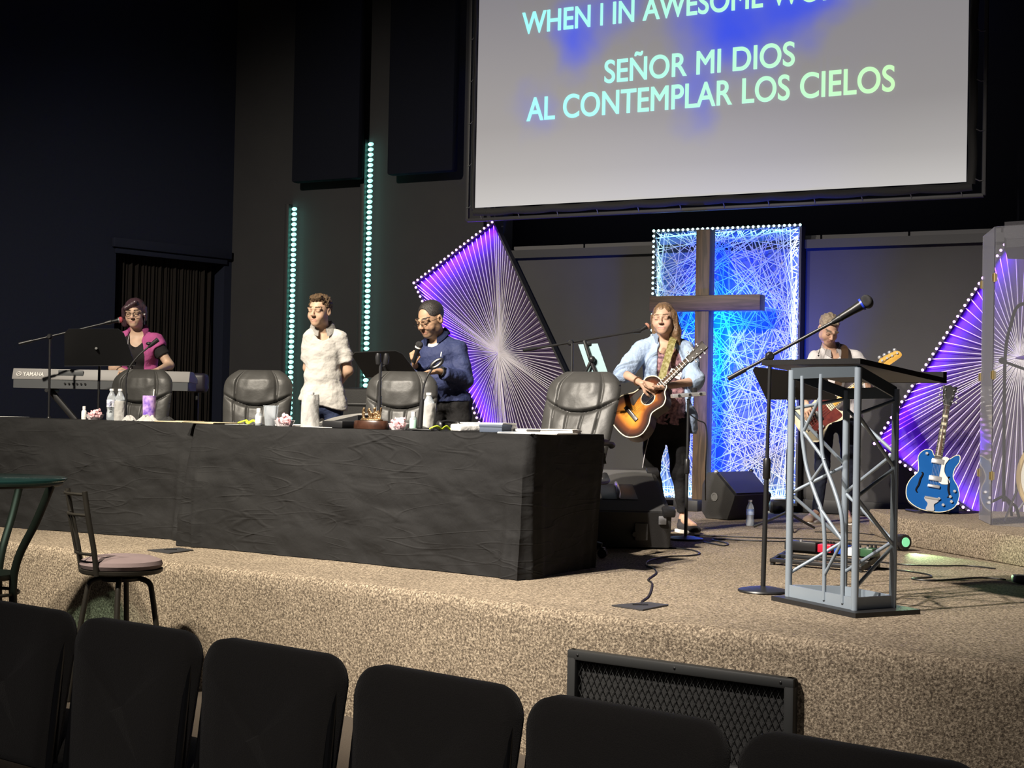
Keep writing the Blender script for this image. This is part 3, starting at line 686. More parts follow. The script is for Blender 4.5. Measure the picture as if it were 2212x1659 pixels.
FAIR, TAN = (.47, .295, .21), (.42, .26, .165)
m_jean = M('dark_blue_denim', (.022, .03, .065), .85, var=(30, (.035, .048, .10), 1), bump=(220, .25), spec=.15)
m_blkc = M('black_trouser_cloth', (.012, .0115, .012), .85, bump=(150, .2), spec=.2)
m_hair_d = M('dark_brown_hair', (.028, .014, .016), .38, var=(40, (.075, .040, .055), 1), bump=(60, .2))
m_hair_b = M('brown_curly_hair', (.075, .042, .02), .5, var=(70, (.14, .085, .04), 1), bump=(110, .9, .02))
m_hair_k = M('black_hair', (.016, .013, .012), .45, var=(80, (.04, .034, .03), 1), bump=(160, .6))
m_hair_l = M('light_brown_hair', (.085, .048, .025), .45, var=(45, (.18, .11, .06), 1), bump=(70, .5))
m_hair_g = M('grey_brown_hair', (.17, .125, .085), .5, var=(60, (.34, .28, .21), 1), bump=(120, .6))
m_wsole = M('white_rubber', (.75, .73, .70), .6)

def legs_default(J, t, toe_dir=((-.1, -.12), (.1, -.12)), spread=.02):
    for i in (0, 1):
        if J['an'][i] is None: J['an'][i] = A3(J['hip'][i][0] + (-1, 1)[i] * spread, J['hip'][i][1] + .01, .085)
        if J['kn'][i] is None: J['kn'][i] = (J['hip'][i] + J['an'][i]) / 2 + A3(0, -.02, .01)
        J['toe'][i] = J['an'][i] + A3(toe_dir[i][0] * .9, toe_dir[i][1] * 1.2, -.06)
def hair_fn(t, J, mat, prims, h=.0045, name='hair', wr=None):
    C, R, k = J['hc'], J['hR'], J['hk']; s = SDF(h)
    for p in prims:
        kind = p[0]
        if kind == 'e': s.ell(C + R @ (A3(*p[1]) * k), A3(*p[2]) * k, R, p[3] if len(p) > 3 else .015)
        elif kind == '-': s.ell(C + R @ (A3(*p[1]) * k), A3(*p[2]) * k, R, p[3] if len(p) > 3 else .008, sub=True)
        elif kind == 'c': s.cone(C + R @ (A3(*p[1]) * k), C + R @ (A3(*p[2]) * k), p[3] * k, p[4] * k, p[5] if len(p) > 5 else .015, flat=p[6] if len(p) > 6 else None)
    return s.obj(name, mat, t, wrinkle=wr)

# -- the boy in the white shirt
t, L = person('person, boy standing in a crumpled white short-sleeved shirt, hands behind his back', 703, 10.75, 877)
J = dict(hc=L(690, 672, -.02), hR=rot(-20, 4, 2), hk=.97, neck=L(697, 712, .03), sh=[L(668, 722, .0), L(738, 724, .03)], el=[L(666, 795, .07), L(752, 800, .06)], wr=[L(690, 838, .16), L(722, 842, .17)],
         hip=[L(672, 872, .0), L(722, 872, .02)], kn=[None, None], an=[None, None], toe=[None, None], w=.86, lw=.82); legs_default(J, t)
make_body(J, t, (.55, .36, .25), (.44, .20, .16), (.10, .06, .03), 'down', [(A3(.4, .0, -.9), A3(0, 1, 0), 1, (.5, .5, .4)), (A3(-.5, 0, -.85), A3(0, 1, 0), -1, (.5, .5, .4))], mat=m_skin)
hair_fn(t, J, m_hair_b, [('e', (0, .026, .046), (.081, .094, .083)), ('e', (0, -.052, .100), (.055, .036, .026), .02), ('-', (0, -.085, -.012), (.072, .055, .092)), ('-', (0, -.03, -.075), (.1, .11, .06)), ('-', (.075, -.005, -.01), (.03, .05, .04)), ('-', (-.075, -.005, -.01), (.03, .05, .04))], wr=folds(.012, 60))
m_ws = M('white_crumpled_cotton', (.54, .52, .485), .85, var=(26, (.46, .445, .43), 1.2), bump=(20, .45, .02), spec=.15)
s = SDF(.006); torso(s, J, .008, slack=.008)
for i in (0, 1): arm(s, J, i, .011, upto=.74, cap=True, r=(.043, .052, .04, .03))
s.cone(J['hip'][0] + A3(.02, 0, .06), J['hip'][0] - A3(.0, 0, .05), .095, .10, .05); s.cone(J['hip'][1] + A3(-.02, 0, .06), J['hip'][1] - A3(0, 0, .03), .095, .10, .05)
s.cone(J['neck'] + J['R'] @ A3(0, -.05, -.045), J['neck'] + A3(0, 0, .15), .052, .06, .01, sub=True); hem = L(690, 884); s.cut(hem + A3(0, 0, .03), A3(-.22, 0, -1))
s.obj('shirt', m_ws, t, wrinkle=folds(.008, 13, 3., (1, 1, 1.5)))
collar(t, J, m_ws, r=.066, drop=.05, gap=.35)
s = SDF(.006); torso(s, dict(J, w=.84), .0)
s.cut(J['hip'][0] + A3(0, 0, .13), (0, 0, 1))
for i in (0, 1): leg(s, J, i, .002, cap=True)
s.obj('jeans', m_jean, t, wrinkle=folds(.008, 14, 1.))
for i in (0, 1): shoe(t, J['an'][i], J['toe'][i], M('grey_canvas', (.15, .15, .16), .8), m_wsole)

# -- the man in the navy shirt
t, L = person('person, man in navy shirt and black trousers, head bowed, holding a microphone', 955, 10.8, 882)
J = dict(hc=L(930, 690, -.02), hR=rot(-40, 20, 0), hk=1.09, neck=L(943, 730, .05), sh=[L(917, 745, .10), L(994, 748, -.02)], el=[L(902, 815, .06), L(1007, 822, -.06)], wr=[L(896, 787, -.15), L(950, 802, -.28)],
         hip=[L(938, 872, .05), L(993, 872, .0)], kn=[None, None], an=[None, None], toe=[None, None], w=1.06, neck_r=.060); legs_default(J, t, ((-.12, -.09), (-.08, -.1)))
mic_w = J['wr'][0]
make_body(J, t, TAN, (.38, .17, .13), (.03, .02, .018), 'down', [(A3(-.25, -.62, .62), A3(.9, -.1, .4), -1, (.95, 1.15, .8), 1., .02, .8), (A3(-.95, -.2, -.12), A3(.1, -.25, -.9), 1, (.25, .3, .25), 1., .15, .2)], belly=.055, stubble=.30, wide=1.04, mat=m_skin)
hair_fn(t, J, m_hair_k, [('e', (0, .019, .042), (.080, .096, .087)), ('-', (0, -.100, .016), (.072, .066, .096)), ('-', (0, -.04, -.085), (.11, .13, .06)), ('-', (.085, -.01, -.02), (.03, .045, .05)), ('-', (-.085, -.01, -.02), (.03, .045, .05))])
m_navy = M('navy_shirt_cloth', (.022, .030, .085), .7, var=(9, (.030, .040, .105), 1), bump=(70, .35, .012), spec=.25)
s = SDF(.006); torso(s, J, .008, .055, slack=.010)
for i in (0, 1): arm(s, J, i, .010, upto=1.86, cap=True, r=(.048, .047, .042, .036))
s.cone(J['neck'] + J['R'] @ A3(0, -.045, -.035), J['neck'] + A3(0, 0, .15), .060, .07, .01, sub=True); s.cut(L(960, 868), (.05, 0, -1))
s.obj('shirt', m_navy, t, wrinkle=folds(.013, 10, 7., (1, 1, 1.2)))
collar(t, J, m_navy, r=.072, gap=.45, drop=.05)
s = SDF(.006); torso(s, J, -.004, .035); s.cut(J['neck'] + A3(0, 0, -.035), (0, 0, 1)); s.cone(J['neck'] + J['R'] @ A3(0, -.05, .0), J['neck'] + A3(0, 0, .15), .05, .06, .01, sub=True); s.cut(J['neck'] + A3(0, 0, -.25), (0, 0, -1))
s.obj('undershirt', M('white_cotton', (.72, .71, .70), .85), t)
b = MB(); p = V(J['neck'] + J['R'] @ A3(.088, -.142, -.14)); b.box(p, (.009, .008, .034), rot=Matrix(J['R'].tolist()) @ Matrix.Rotation(.35, 3, 'Y'), bev=.002); b.obj('pocket_pen', m_wsole, t)
s = SDF(.006); torso(s, J, -.002, .03); s.cut(J['hip'][0] + A3(0, 0, .14), (0, 0, 1))
for i in (0, 1): leg(s, J, i, .008, cap=True)
s.obj('trousers', m_blkc, t, wrinkle=folds(.009, 13, 2.))
b = MB(); w = V(J['wr'][1]); ad = (w - V(J['el'][1])).normalized(); c0 = w - ad * .022; mx = frame(ad, (0, -.5, 1), c0)
b.tube([c0 - ad * .011, c0 + ad * .011], .031, 18, flat=(1, 1)); wt = b.obj('watch_band', M('black_rubber', (.014, .014, .015), .5), t)
b = MB(); b.box(mx @ V((0, 0, .034)), (.036, .036, .011), rot=mx.to_3x3(), bev=.004); b.obj('watch_face', M('dark_glass', (.02, .022, .025), .1), wt)
b = MB(); b.tube([c0 - ad * .045, c0 - ad * .02], .034, 16); b.obj('shirt_cuff', m_navy, t)
glasses(t, J, M('dark_metal_frame', (.03, .025, .02), .3, metal=.6))
for i in (0, 1): shoe(t, J['an'][i], J['toe'][i], M('black_leather_shoe', (.012, .011, .011), .35), m_blkc)
# the microphone he holds
w0, w1 = XF[t.name] @ V(J['wr'][0] + A3(-.006, -.088, .052)), None
mc0, mc1 = at(893, 783, 10.57), at(908, 738, 10.52)
mic_at = (mc0, mc1)

# -- the woman with the guitar
t, L = person('person, long-haired woman in a pale denim shirt and black trousers playing a guitar', 1448, 10.92, 892)
tg, Lg = t, L
J = dict(hc=L(1433, 690, -.02), hR=rot(-17, 0, -3), hk=1.0, neck=L(1436, 730, .03), sh=[L(1384, 748, .02), L(1483, 750, .04)], el=[L(1346, 806, -.08), L(1501, 823, -.13)], wr=[L(1386, 828, -.36), L(1433, 836, -.36)],
         hip=[L(1416, 918, .03), L(1466, 918, .03)], kn=[L(1408, 1012, -.02), L(1466, 1018, -.02)], an=[A3(-.03, .06, .085), L(1476, 1122, .03)], toe=[None, None], w=1.08, lw=1.06, bust=True, neck_r=.056); legs_default(J, t, ((-.08, -.12), (.07, -.12)))
make_body(J, t, FAIR, (.52, .22, .19), (.16, .10, .06), 'down', [(A3(.93, -.1, -.40), A3(-.15, .9, -.3), -1, (.5, .7, .5), .95, .08, .4), (A3(-.95, -.15, -.12), A3(-.1, -.2, .9), -1, (.3, .35, .3), .95, .10, .2)], belly=.02, wide=1.04, mat=m_skin)
hair_fn(t, J, m_hair_l, [('e', (0, .024, .040), (.081, .097, .087)), ('-', (0, -.092, -.028), (.068, .062, .105)),
    ('c', (-.070, .025, .02), (-.075, .04, -.13), .030, .020, .02), ('c', (.070, .015, .03), (.085, .03, -.10), .032, .034, .03), ('c', (.085, .03, -.10), (.100, .035, -.26), .034, .016, .03),
    ('c', (0, .06, -.02), (.0, .07, -.22), .065, .055, .03), ('c', (.05, .06, -.12), (.115, .03, -.30), .035, .012, .03)], wr=folds(.006, 30, 0, (1.5, 1.5, .25)))
m_den = M('pale_blue_denim', (.25, .335, .49), .85, var=(14, (.33, .41, .54), 1), bump=(60, .5, .012), spec=.15)
m_flo = M('mauve_floral_cotton', (.42, .24, .26), .8, var=(38, (.10, .055, .075), .45), bump=(60, .3), spec=.15)
s = SDF(.006); torso(s, J, .004, .02); s.cone(J['neck'] + J['R'] @ A3(0, -.075, -.085), J['neck'] + A3(0, 0, .12), .06, .075, .02, sub=True); s.cut(L(1440, 918), (0, 0, -1)); s.cone(J['neck'] + J['R'] @ A3(0, -.10, -.14), J['neck'] + J['R'] @ A3(0, -.09, -.02), .022, .055, .01, sub=True)
s.obj('blouse', m_flo, t, wrinkle=folds(.008, 12, 4.))
s = SDF(.006); torso(s, J, .014, .022, slack=.012)
for i in (0, 1): arm(s, J, i, .014, upto=(1.06, 1.02)[i], cap=True, r=(.052, .056, .050, .04))
s.cone(J['hip'][1] + A3(.01, 0, .05), J['hip'][1] - A3(-.02, .0, .10), .125, .115, .05); s.cone(J['hip'][0] + A3(0, 0.02, .05), J['hip'][0] - A3(0, -.04, .05), .115, .10, .05)
s.cone(J['neck'] + J['R'] @ A3(0, -.03, -.03), J['neck'] + A3(0, 0, .15), .062, .075, .01, sub=True)
R = J['R']; nk = J['neck']
for k in range(8):                                       # the open front: a wedge that widens to the hem
    z0, z1 = -.02 - k * .085, -.02 - (k + 1) * .085; wd0 = .042 + .009 * k
    s.cone(nk + R @ A3(.0 + .004 * k, -.17, z0), nk + R @ A3(.004 * k + .004, -.17, z1), wd0 + .03, wd0 + .04, .01, sub=True, flat=((R @ A3(0, 1, 0)), 1.9))
s.cut(L(1480, 932), (-.25, 0, -1)); s.obj('denim_shirt', m_den, t, wrinkle=folds(.014, 10, 9., (1, 1, 1.2)))
collar(t, J, m_den, r=.070, gap=.75, drop=.06)
for i in (0, 1):
    e = J['el'][i] + (J['wr'][i] - J['el'][i]) * (.06, .02)[i]; d_ = (J['wr'][i] - J['el'][i]); d_ /= np.linalg.norm(d_)
    b = MB(); b.tube([V(e - d_ * .035), V(e - d_ * .02), V(e + d_ * .022), V(e + d_ * .028)], [.058, .064, .062, .054], 20); b.obj('rolled_cuff', m_den, t)
s = SDF(.006); torso(s, J, .0, .015); s.cut(J['hip'][0] + A3(0, 0, .12), (0, 0, 1))
for i in (0, 1): leg(s, J, i, .0, upto=1.84, cap=True)
s.obj('trousers', m_blkc, t, wrinkle=folds(.008, 14, 5.))
for i in (0, 1): shoe(t, J['an'][i], J['toe'][i], M('black_canvas_shoe', (.025, .023, .026), .8), m_wsole)
b = MB(); w = V(J['wr'][0]); ad = (w - V(J['el'][0])).normalized(); q = w - ad * .06; b.tube([q - ad * .004, q + ad * .004], .034, 16); b.obj('bracelet', M('brown_leather_cord', (.12, .06, .03), .6), t)
b = MB(); w = V(J['wr'][1]); ad = (w - V(J['el'][1])).normalized(); q = w - ad * .01; b.tube([q - ad * .005, q + ad * .005], .031, 16); b.obj('wristband', M('black_rubber'), t)
p = L(1459, 808, -.165); b = MB(); mt = frame((.92, .05, -.40), (.1, -1, .15), p); b.box(p, (.088, .055, .003), rot=mt.to_3x3(), bev=.001); ng = b.obj('name_tag', m_wsole, t)
b = MB(); rr = random.Random(2)
for k in range(5): x = -.026 + k * .0125; b.tube([mt @ V((x, -.008 + rr.uniform(-.004, .0), .003)), mt @ V((x + .004, .004, .003)), mt @ V((x + .008, -.006, .003))], .0011, 5)
b.box(mt @ V((0, .019, .002)), (.06, .004, .001), rot=mt.to_3x3()); b.obj('handwriting', m_blkc, ng)
JG = J

# -- the woman at the keyboard
t, L = person('person, dark-haired woman in glasses and a magenta vest standing at the keyboard', 305, 12.1, 869)
J = dict(hc=L(291, 677, -.03), hR=rot(2, 6, -2), hk=.98, neck=L(297, 718, .02), sh=[L(262, 730, .0), L(336, 731, .0)], el=[L(245, 795, -.05), L(366, 789, -.02)], wr=[L(268, 802, -.27), L(340, 800, -.27)],
         hip=[L(280, 880, .05), L(332, 880, .05)], kn=[None, None], an=[None, None], toe=[None, None], w=.96, bust=True); legs_default(J, t)
make_body(J, t, (.58, .39, .28), (.46, .20, .17), (.06, .04, .03), 'down', [(A3(.2, -1, -.1), A3(0, 0, -1), -1, (.3, .4, .3)), (A3(-.3, -1, -.1), A3(0, 0, -1), 1, (.3, .4, .3))], mat=m_skin)
hair_fn(t, J, m_hair_d, [('e', (0, .022, .042), (.084, .098, .088)), ('-', (.014, -.100, -.040), (.064, .062, .088)), ('c', (-.076, .0, .03), (-.088, .01, -.085), .032, .026, .02), ('c', (.076, .01, .04), (.078, .02, -.05), .024, .020, .02), ('c', (0, .07, .0), (.0, .075, -.09), .075, .06, .02), ('c', (.02, -.070, .095), (-.058, -.078, .045), .022, .016, .02), ('c', (-.058, -.070, .05), (-.078, -.03, -.02), .018, .014, .02)], wr=folds(.003, 40, 0, (1.5, 1.5, .3)))
glasses(t, J, M('dark_metal_frame'))
for sx in (-1, 1):
    p = V(J['hc'] + J['hR'] @ (A3(sx * .082, -.004, -.008) * J['hk'])); b = MB(); b.ball(p, .009, 10, 7); b.obj('earbud', m_wsole, t)
p = V(J['hc'] + J['hR'] @ (A3(.080, .0, -.04) * J['hk'])); b = MB(); b.tube([p, p + V((0, 0, -.055))], [.003, .006], 8); b.obj('earring', M('dark_bead', (.05, .05, .07), .3), t)
m_mag = M('magenta_vest_cloth', (.38, .075, .22), .8, var=(8, (.46, .10, .28), 1), bump=(60, .3), spec=.2)
m_tee = M('black_jersey', (.022, .020, .021), .85, bump=(200, .15), spec=.15)
s = SDF(.006); torso(s, J, .006)
for i in (0, 1): arm(s, J, i, .012, upto=.62, cap=True)
s.cone(J['neck'] + J['R'] @ A3(0, -.065, -.07), J['neck'] + A3(0, 0, .12), .05, .075, .02, sub=True); s.cone(J['neck'] + J['R'] @ A3(0, -.11, -.12), J['neck'] + J['R'] @ A3(0, -.09, -.02), .02, .06, .01, sub=True); s.cut(J['hip'][0], (0, 0, -1)); s.obj('black_top', m_tee, t)
s = SDF(.006); torso(s, J, .015, slack=.010)
for i in (0, 1): arm(s, J, i, .022, upto=.30, cap=True, r=(.045, .055, .05, .04))
R = J['R']; nk = J['neck']; s.cone(nk + R @ A3(0, -.03, -.03), nk + A3(0, 0, .15), .062, .08, .01, sub=True)
for k in range(7):
    z0, z1 = -.01 - k * .09, -.01 - (k + 1) * .09; wd0 = .060
    s.cone(nk + R @ A3(-.008, -.17, z0), nk + R @ A3(-.008, -.17, z1), wd0 + .02, wd0 + .02, .01, sub=True, flat=((R @ A3(0, 1, 0)), 1.9))
s.cut(J['hip'][0] - A3(0, 0, .02), (0, 0, -1)); s.obj('vest', m_mag, t, wrinkle=folds(.012, 10, 2.))
collar(t, J, m_mag, r=.066, gap=.8, drop=.05, name='vest_lapel')
b = MB(); b.tube([V(nk + R @ A3(*q)) for q in ((-.055, -.02, .01), (-.058, -.085, -.06), (-.055, -.135, -.16), (-.03, -.145, -.36))], .003, 6); b.obj('lanyard_cord', M('grey_cord', (.35, .34, .36), .7), t)
s = SDF(.006); torso(s, J, -.004); s.cut(J['hip'][0] + A3(0, 0, .12), (0, 0, 1))
for i in (0, 1): leg(s, J, i, .0, cap=True)
s.obj('trousers', m_blkc, t)
for i in (0, 1): shoe(t, J['an'][i], J['toe'][i], M('black_leather_shoe'), m_blkc)

# -- the bass player
t, L = person('person, grey-haired man with head bowed in a pale striped shirt playing a bass', 1800, 12.2, 899)
J = dict(hc=L(1790, 711, -.06), hR=rot(9, 34, 4), hk=1.0, neck=L(1797, 757, .03), sh=[L(1757, 768, .0), L(1856, 768, .02)], el=[L(1746, 838, -.04), L(1888, 845, -.14)], wr=[L(1738, 868, -.33), L(1876, 836, -.42)],
         hip=[L(1782, 905, .03), L(1832, 905, .03)], kn=[L(1776, 1010, -.02), L(1834, 1010, -.02)], an=[L(1765, 1106, .02), L(1828, 1106, .02)], toe=[None, None], w=1.02, lw=.95); legs_default(J, t, ((-.09, -.09), (-.02, -.13)))
make_body(J, t, (.50, .31, .22), (.40, .18, .15), (.20, .15, .11), 'down', [(A3(.15, -.5, -.8), A3(.5, .7, -.4), -1, (.4, .5, .4), 1., .1, .3), (A3(-.2, -.3, .9), A3(-.5, .5, .2), -1, (.8, .9, .6), 1., .08, .5)], mat=m_skin)
hair_fn(t, J, m_hair_g, [('e', (0, .026, .044), (.080, .095, .082)), ('e', (0, -.055, .098), (.050, .034, .022), .02), ('-', (0, -.095, -.010), (.066, .060, .098)), ('-', (0, -.03, -.085), (.11, .12, .06)), ('-', (.080, -.01, -.02), (.03, .05, .045)), ('-', (-.080, -.01, -.02), (.03, .05, .045))], wr=folds(.007, 45, 0, (1.4, .5, 1)))
m_str = M('pale_striped_shirt', (.50, .48, .49), .85, var=(9, (.58, .56, .56), 1), bump=(60, .3), spec=.15); nt = m_str.node_tree
s = SDF(.006); torso(s, J, .010, slack=.014)
for i in (0, 1): arm(s, J, i, .011, upto=1.62, cap=True, r=(.046, .047, .044, .038))
s.cone(J['hip'][0], J['hip'][0] - A3(0, 0, .02), .12, .12, .05); s.cone(J['hip'][1], J['hip'][1] - A3(0, 0, .04), .12, .12, .05)
s.cone(J['neck'] + J['R'] @ A3(0, -.05, -.035), J['neck'] + A3(0, 0, .15), .056, .06, .01, sub=True); s.cut(L(1810, 903), (.03, 0, -1)); s.obj('shirt', m_str, t, wrinkle=folds(.014, 10, 6.))
collar(t, J, m_str, r=.068, gap=.35, drop=.05)
s = SDF(.006); torso(s, J, -.004); s.cut(J['hip'][0] + A3(0, 0, .12), (0, 0, 1))
for i in (0, 1): leg(s, J, i, .004, cap=True)
s.obj('trousers', M('navy_trouser_cloth', (.014, .017, .03), .85, bump=(150, .2), spec=.2), t, wrinkle=folds(.009, 13, 8.))
for i in (0, 1): shoe(t, J['an'][i], J['toe'][i], M('tan_suede', (.34, .25, .18), .85), m_wsole)
b = MB(); p = [L(1776, 738, -.10), L(1772, 752, -.115), L(1768, 765, -.125)]; b.tube([V(q) for q in p], .0025, 6); b.ball(V(L(1768, 768, -.128)), .008, 8, 6); b.obj('clip_microphone', m_tee, t)
JB = J; tb, Lb = t, L
# ---------------------------------------------------------------- draped tables
m_pla_t = M('grey_table_leg', (.2, .2, .2), .4, metal=.5)
m_cloth = M('black_tablecloth', (.0105, .0104, .0106), .80, var=(4, (.0130, .0128, .0130), 1), spec=.22); nt = m_cloth.node_tree; pb = nt.nodes['Principled BSDF']; L = nt.links.new
tc = nt.nodes.new('ShaderNodeTexCoord'); last = None
for (sc3, typ, st_, ds) in (((1.3, 1.3, 2.6), 'FBM', .6, .09), ((3.6, 3.6, 7.), 'FBM', .5, .03), ((30, 30, 30), 'FBM', .25, .008)):
    mp = nt.nodes.new('ShaderNodeMapping'); mp.inputs['Scale'].default_value = sc3; mp.inputs['Rotation'].default_value = (.5, .35, .2); n_ = nt.nodes.new('ShaderNodeTexNoise'); n_.noise_type = typ; n_.inputs['Scale'].default_value = 1.; n_.inputs['Detail'].default_value = 2.; n_.inputs['Distortion'].default_value = .6
    u_ = nt.nodes.new('ShaderNodeBump'); u_.inputs['Strength'].default_value = st_; u_.inputs['Distance'].default_value = ds; L(tc.outputs['Object'], mp.inputs[0]); L(mp.outputs[0], n_.inputs['Vector']); L(n_.outputs['Fac'], u_.inputs['Height'])
    if last: L(last.outputs[0], u_.inputs['Normal'])
    last = u_
def mth(op, a, v=None):
    n_ = nt.nodes.new('ShaderNodeMath'); n_.operation = op; L(a, n_.inputs[0])
    if v is not None:
        if hasattr(v, 'node'): L(v, n_.inputs[1])
        else: n_.inputs[1].default_value = v
    return n_.outputs[0]
mk = nt.nodes.new('ShaderNodeTexNoise'); mk.inputs['Scale'].default_value = 2.7; L(tc.outputs['Object'], mk.inputs['Vector'])
mk2 = nt.nodes.new('ShaderNodeMapRange'); mk2.inputs[1].default_value = .42; mk2.inputs[2].default_value = .62; L(mk.outputs['Fac'], mk2.inputs[0])
for ax_, sc3, wd_v, st_v, lev in (((.0, .45, .2), (1.0, 1.0, 6.0), .020, .34, .5), ((.1, -.8, .2), (1.1, 1.1, 6.5), .018, .30, .53), ((.3, 1.1, .4), (1.2, 1.2, 7.), .018, .22, .47)):
    mp = nt.nodes.new('ShaderNodeMapping'); mp.inputs['Scale'].default_value = sc3; mp.inputs['Rotation'].default_value = ax_; mp.inputs['Location'].default_value = (lev * 9, 3, lev)
    n_ = nt.nodes.new('ShaderNodeTexNoise'); n_.inputs['Scale'].default_value = 1.; n_.inputs['Detail'].default_value = 1.; n_.inputs['Distortion'].default_value = .4
    L(tc.outputs['Object'], mp.inputs[0]); L(mp.outputs[0], n_.inputs['Vector'])
    d_ = mth('ABSOLUTE', mth('SUBTRACT', n_.outputs['Fac'], lev)); mr = nt.nodes.new('ShaderNodeMapRange'); mr.interpolation_type = 'SMOOTHSTEP'; mr.inputs[1].default_value = 0; mr.inputs[2].default_value = wd_v; mr.inputs[3].default_value = 1; mr.inputs[4].default_value = 0; L(d_, mr.inputs[0])
    u_ = nt.nodes.new('ShaderNodeBump'); u_.inputs['Strength'].default_value = st_v; u_.inputs['Distance'].default_value = .011
    L(mth('MULTIPLY', mr.outputs[0], mk2.outputs[0]), u_.inputs['Height']); L(last.outputs[0], u_.inputs['Normal']); last = u_
L(last.outputs[0], pb.inputs['Normal'])
class Tab:
    def __init__(s, A, a, L, D):
        s.A = V((A[0], A[1], 0)); s.a = V((a[0], a[1], 0)).normalized(); s.b = V((-s.a.y, s.a.x, 0)); s.L = L; s.D = D
        if s.b.y < 0: s.b = -s.b
    def p(s, l, t, z=.7535): q = s.A + s.a * l + s.b * t; return V((q.x, q.y, ST + z))
    def px(s, x, t, z=.7535):           # the point on the top seen at column x, t metres in from the front edge
        u = (x - 1106 - ROLL * 75) / FPX; o = s.A + s.b * t
        return s.p((u * o.y - o.x) / (s.a.x - u * s.a.y), t, z)
TR = Tab((.10, 7.70), (-.815, .579), 2.54, .76); TL_ = Tab((-2.02, 9.52), (-.892, .453), 2.44, .50)
def cloth(T, name, label, seed):
    t = thing(name, label, 'tablecloth', tuple(T.p(T.L / 2, T.D / 2, 0)))
    per = [(0, 0), (T.L, 0), (T.L, T.D), (0, T.D)]; rc = .05
    def corner(c, a0):
        return [(c[0] + rc * math.cos(a0 + PI / 2 * k / 5), c[1] + rc * math.sin(a0 + PI / 2 * k / 5)) for k in range(6)]
    base = corner((rc, rc), PI) + corner((T.L - rc, rc), -PI / 2) + corner((T.L - rc, T.D - rc), 0) + corner((rc, T.D - rc), PI / 2)
    lp = along([(x, y, 0) for x, y in base], .022); n = len(lp); nrm = []
    for i in range(n):
        d = (lp[(i + 1) % n] - lp[i - 1]).normalized(); nrm.append(V((d.y, -d.x, 0)))
    NV = 26; rows = []
    b = MB(); fr = Matrix(((T.a.x, T.b.x, 0, T.A.x), (T.a.y, T.b.y, 0, T.A.y), (0, 0, 1, ST), (0, 0, 0, 1)))
    for j in range(NV + 1):
        v = j / NV; row = []
        for i in range(n):
            q = lp[i]; dr = .742 if q.y < T.D - .012 else .16; z = .752 - .006 * (v > 0) - v * dr; w = V((q.x * 2.2 + seed, q.y * 2.2, v * 1.6)); w2_ = V((q.x * 6 + q.y * 2 + v * 5 + seed, q.y * 6 - v * 3, v * 2))
            dd = min(1, v * 3) * (.030 * v + .018 * noise.noise(w * 1.7) + .012 * abs(noise.noise(w2_)) + .006 * noise.noise(w2_ * 2.3))
            cr = min((q - V(c + (0,))).length for c in per); dd += math.exp(-(cr / .13) ** 2) * v * (.06 + .035 * math.sin(cr * 60 + seed))
            if nrm[i].x < -.5: dd = dd * .35 - .075 * v * min(1, q.y / T.D + .1)
            elif q.y > T.D * .8: dd *= .4
            p = q + nrm[i] * (dd + (.006 if j else 0)); row.append(b.bm.verts.new(fr @ V((p.x, p.y, max(z, .004)))))
        rows.append(row)
    for j in range(NV):
        for i in range(n): b._f([b.bm.faces.new((rows[j][i], rows[j + 1][i], rows[j + 1][(i + 1) % n], rows[j][(i + 1) % n]))])
    b._f([b.bm.faces.new(rows[0])])
    bmesh.ops.recalc_face_normals(b.bm, faces=b.bm.faces[:])
    b.obj('draped_cloth', m_cloth, t, world=True, angle=70)
    for l in (.18, T.L - .18):
        b = MB()
        for y in (.10, T.D - .14): b.cyl(T.p(l, y, 0), T.p(l, y, .735), .014, n=10)
        b.cyl(T.p(l, .10, .30), T.p(l, T.D - .14, .30), .012, n=8); b.obj('folding_leg', m_pla_t, t, world=True)
    return t
cloth(TR, 'draped_table', 'long table under creased black cloth, its end in deep shade', 1.3)
cloth(TL_, 'draped_table', 'long folding table under smooth black cloth, behind the bar stool', 8.1)

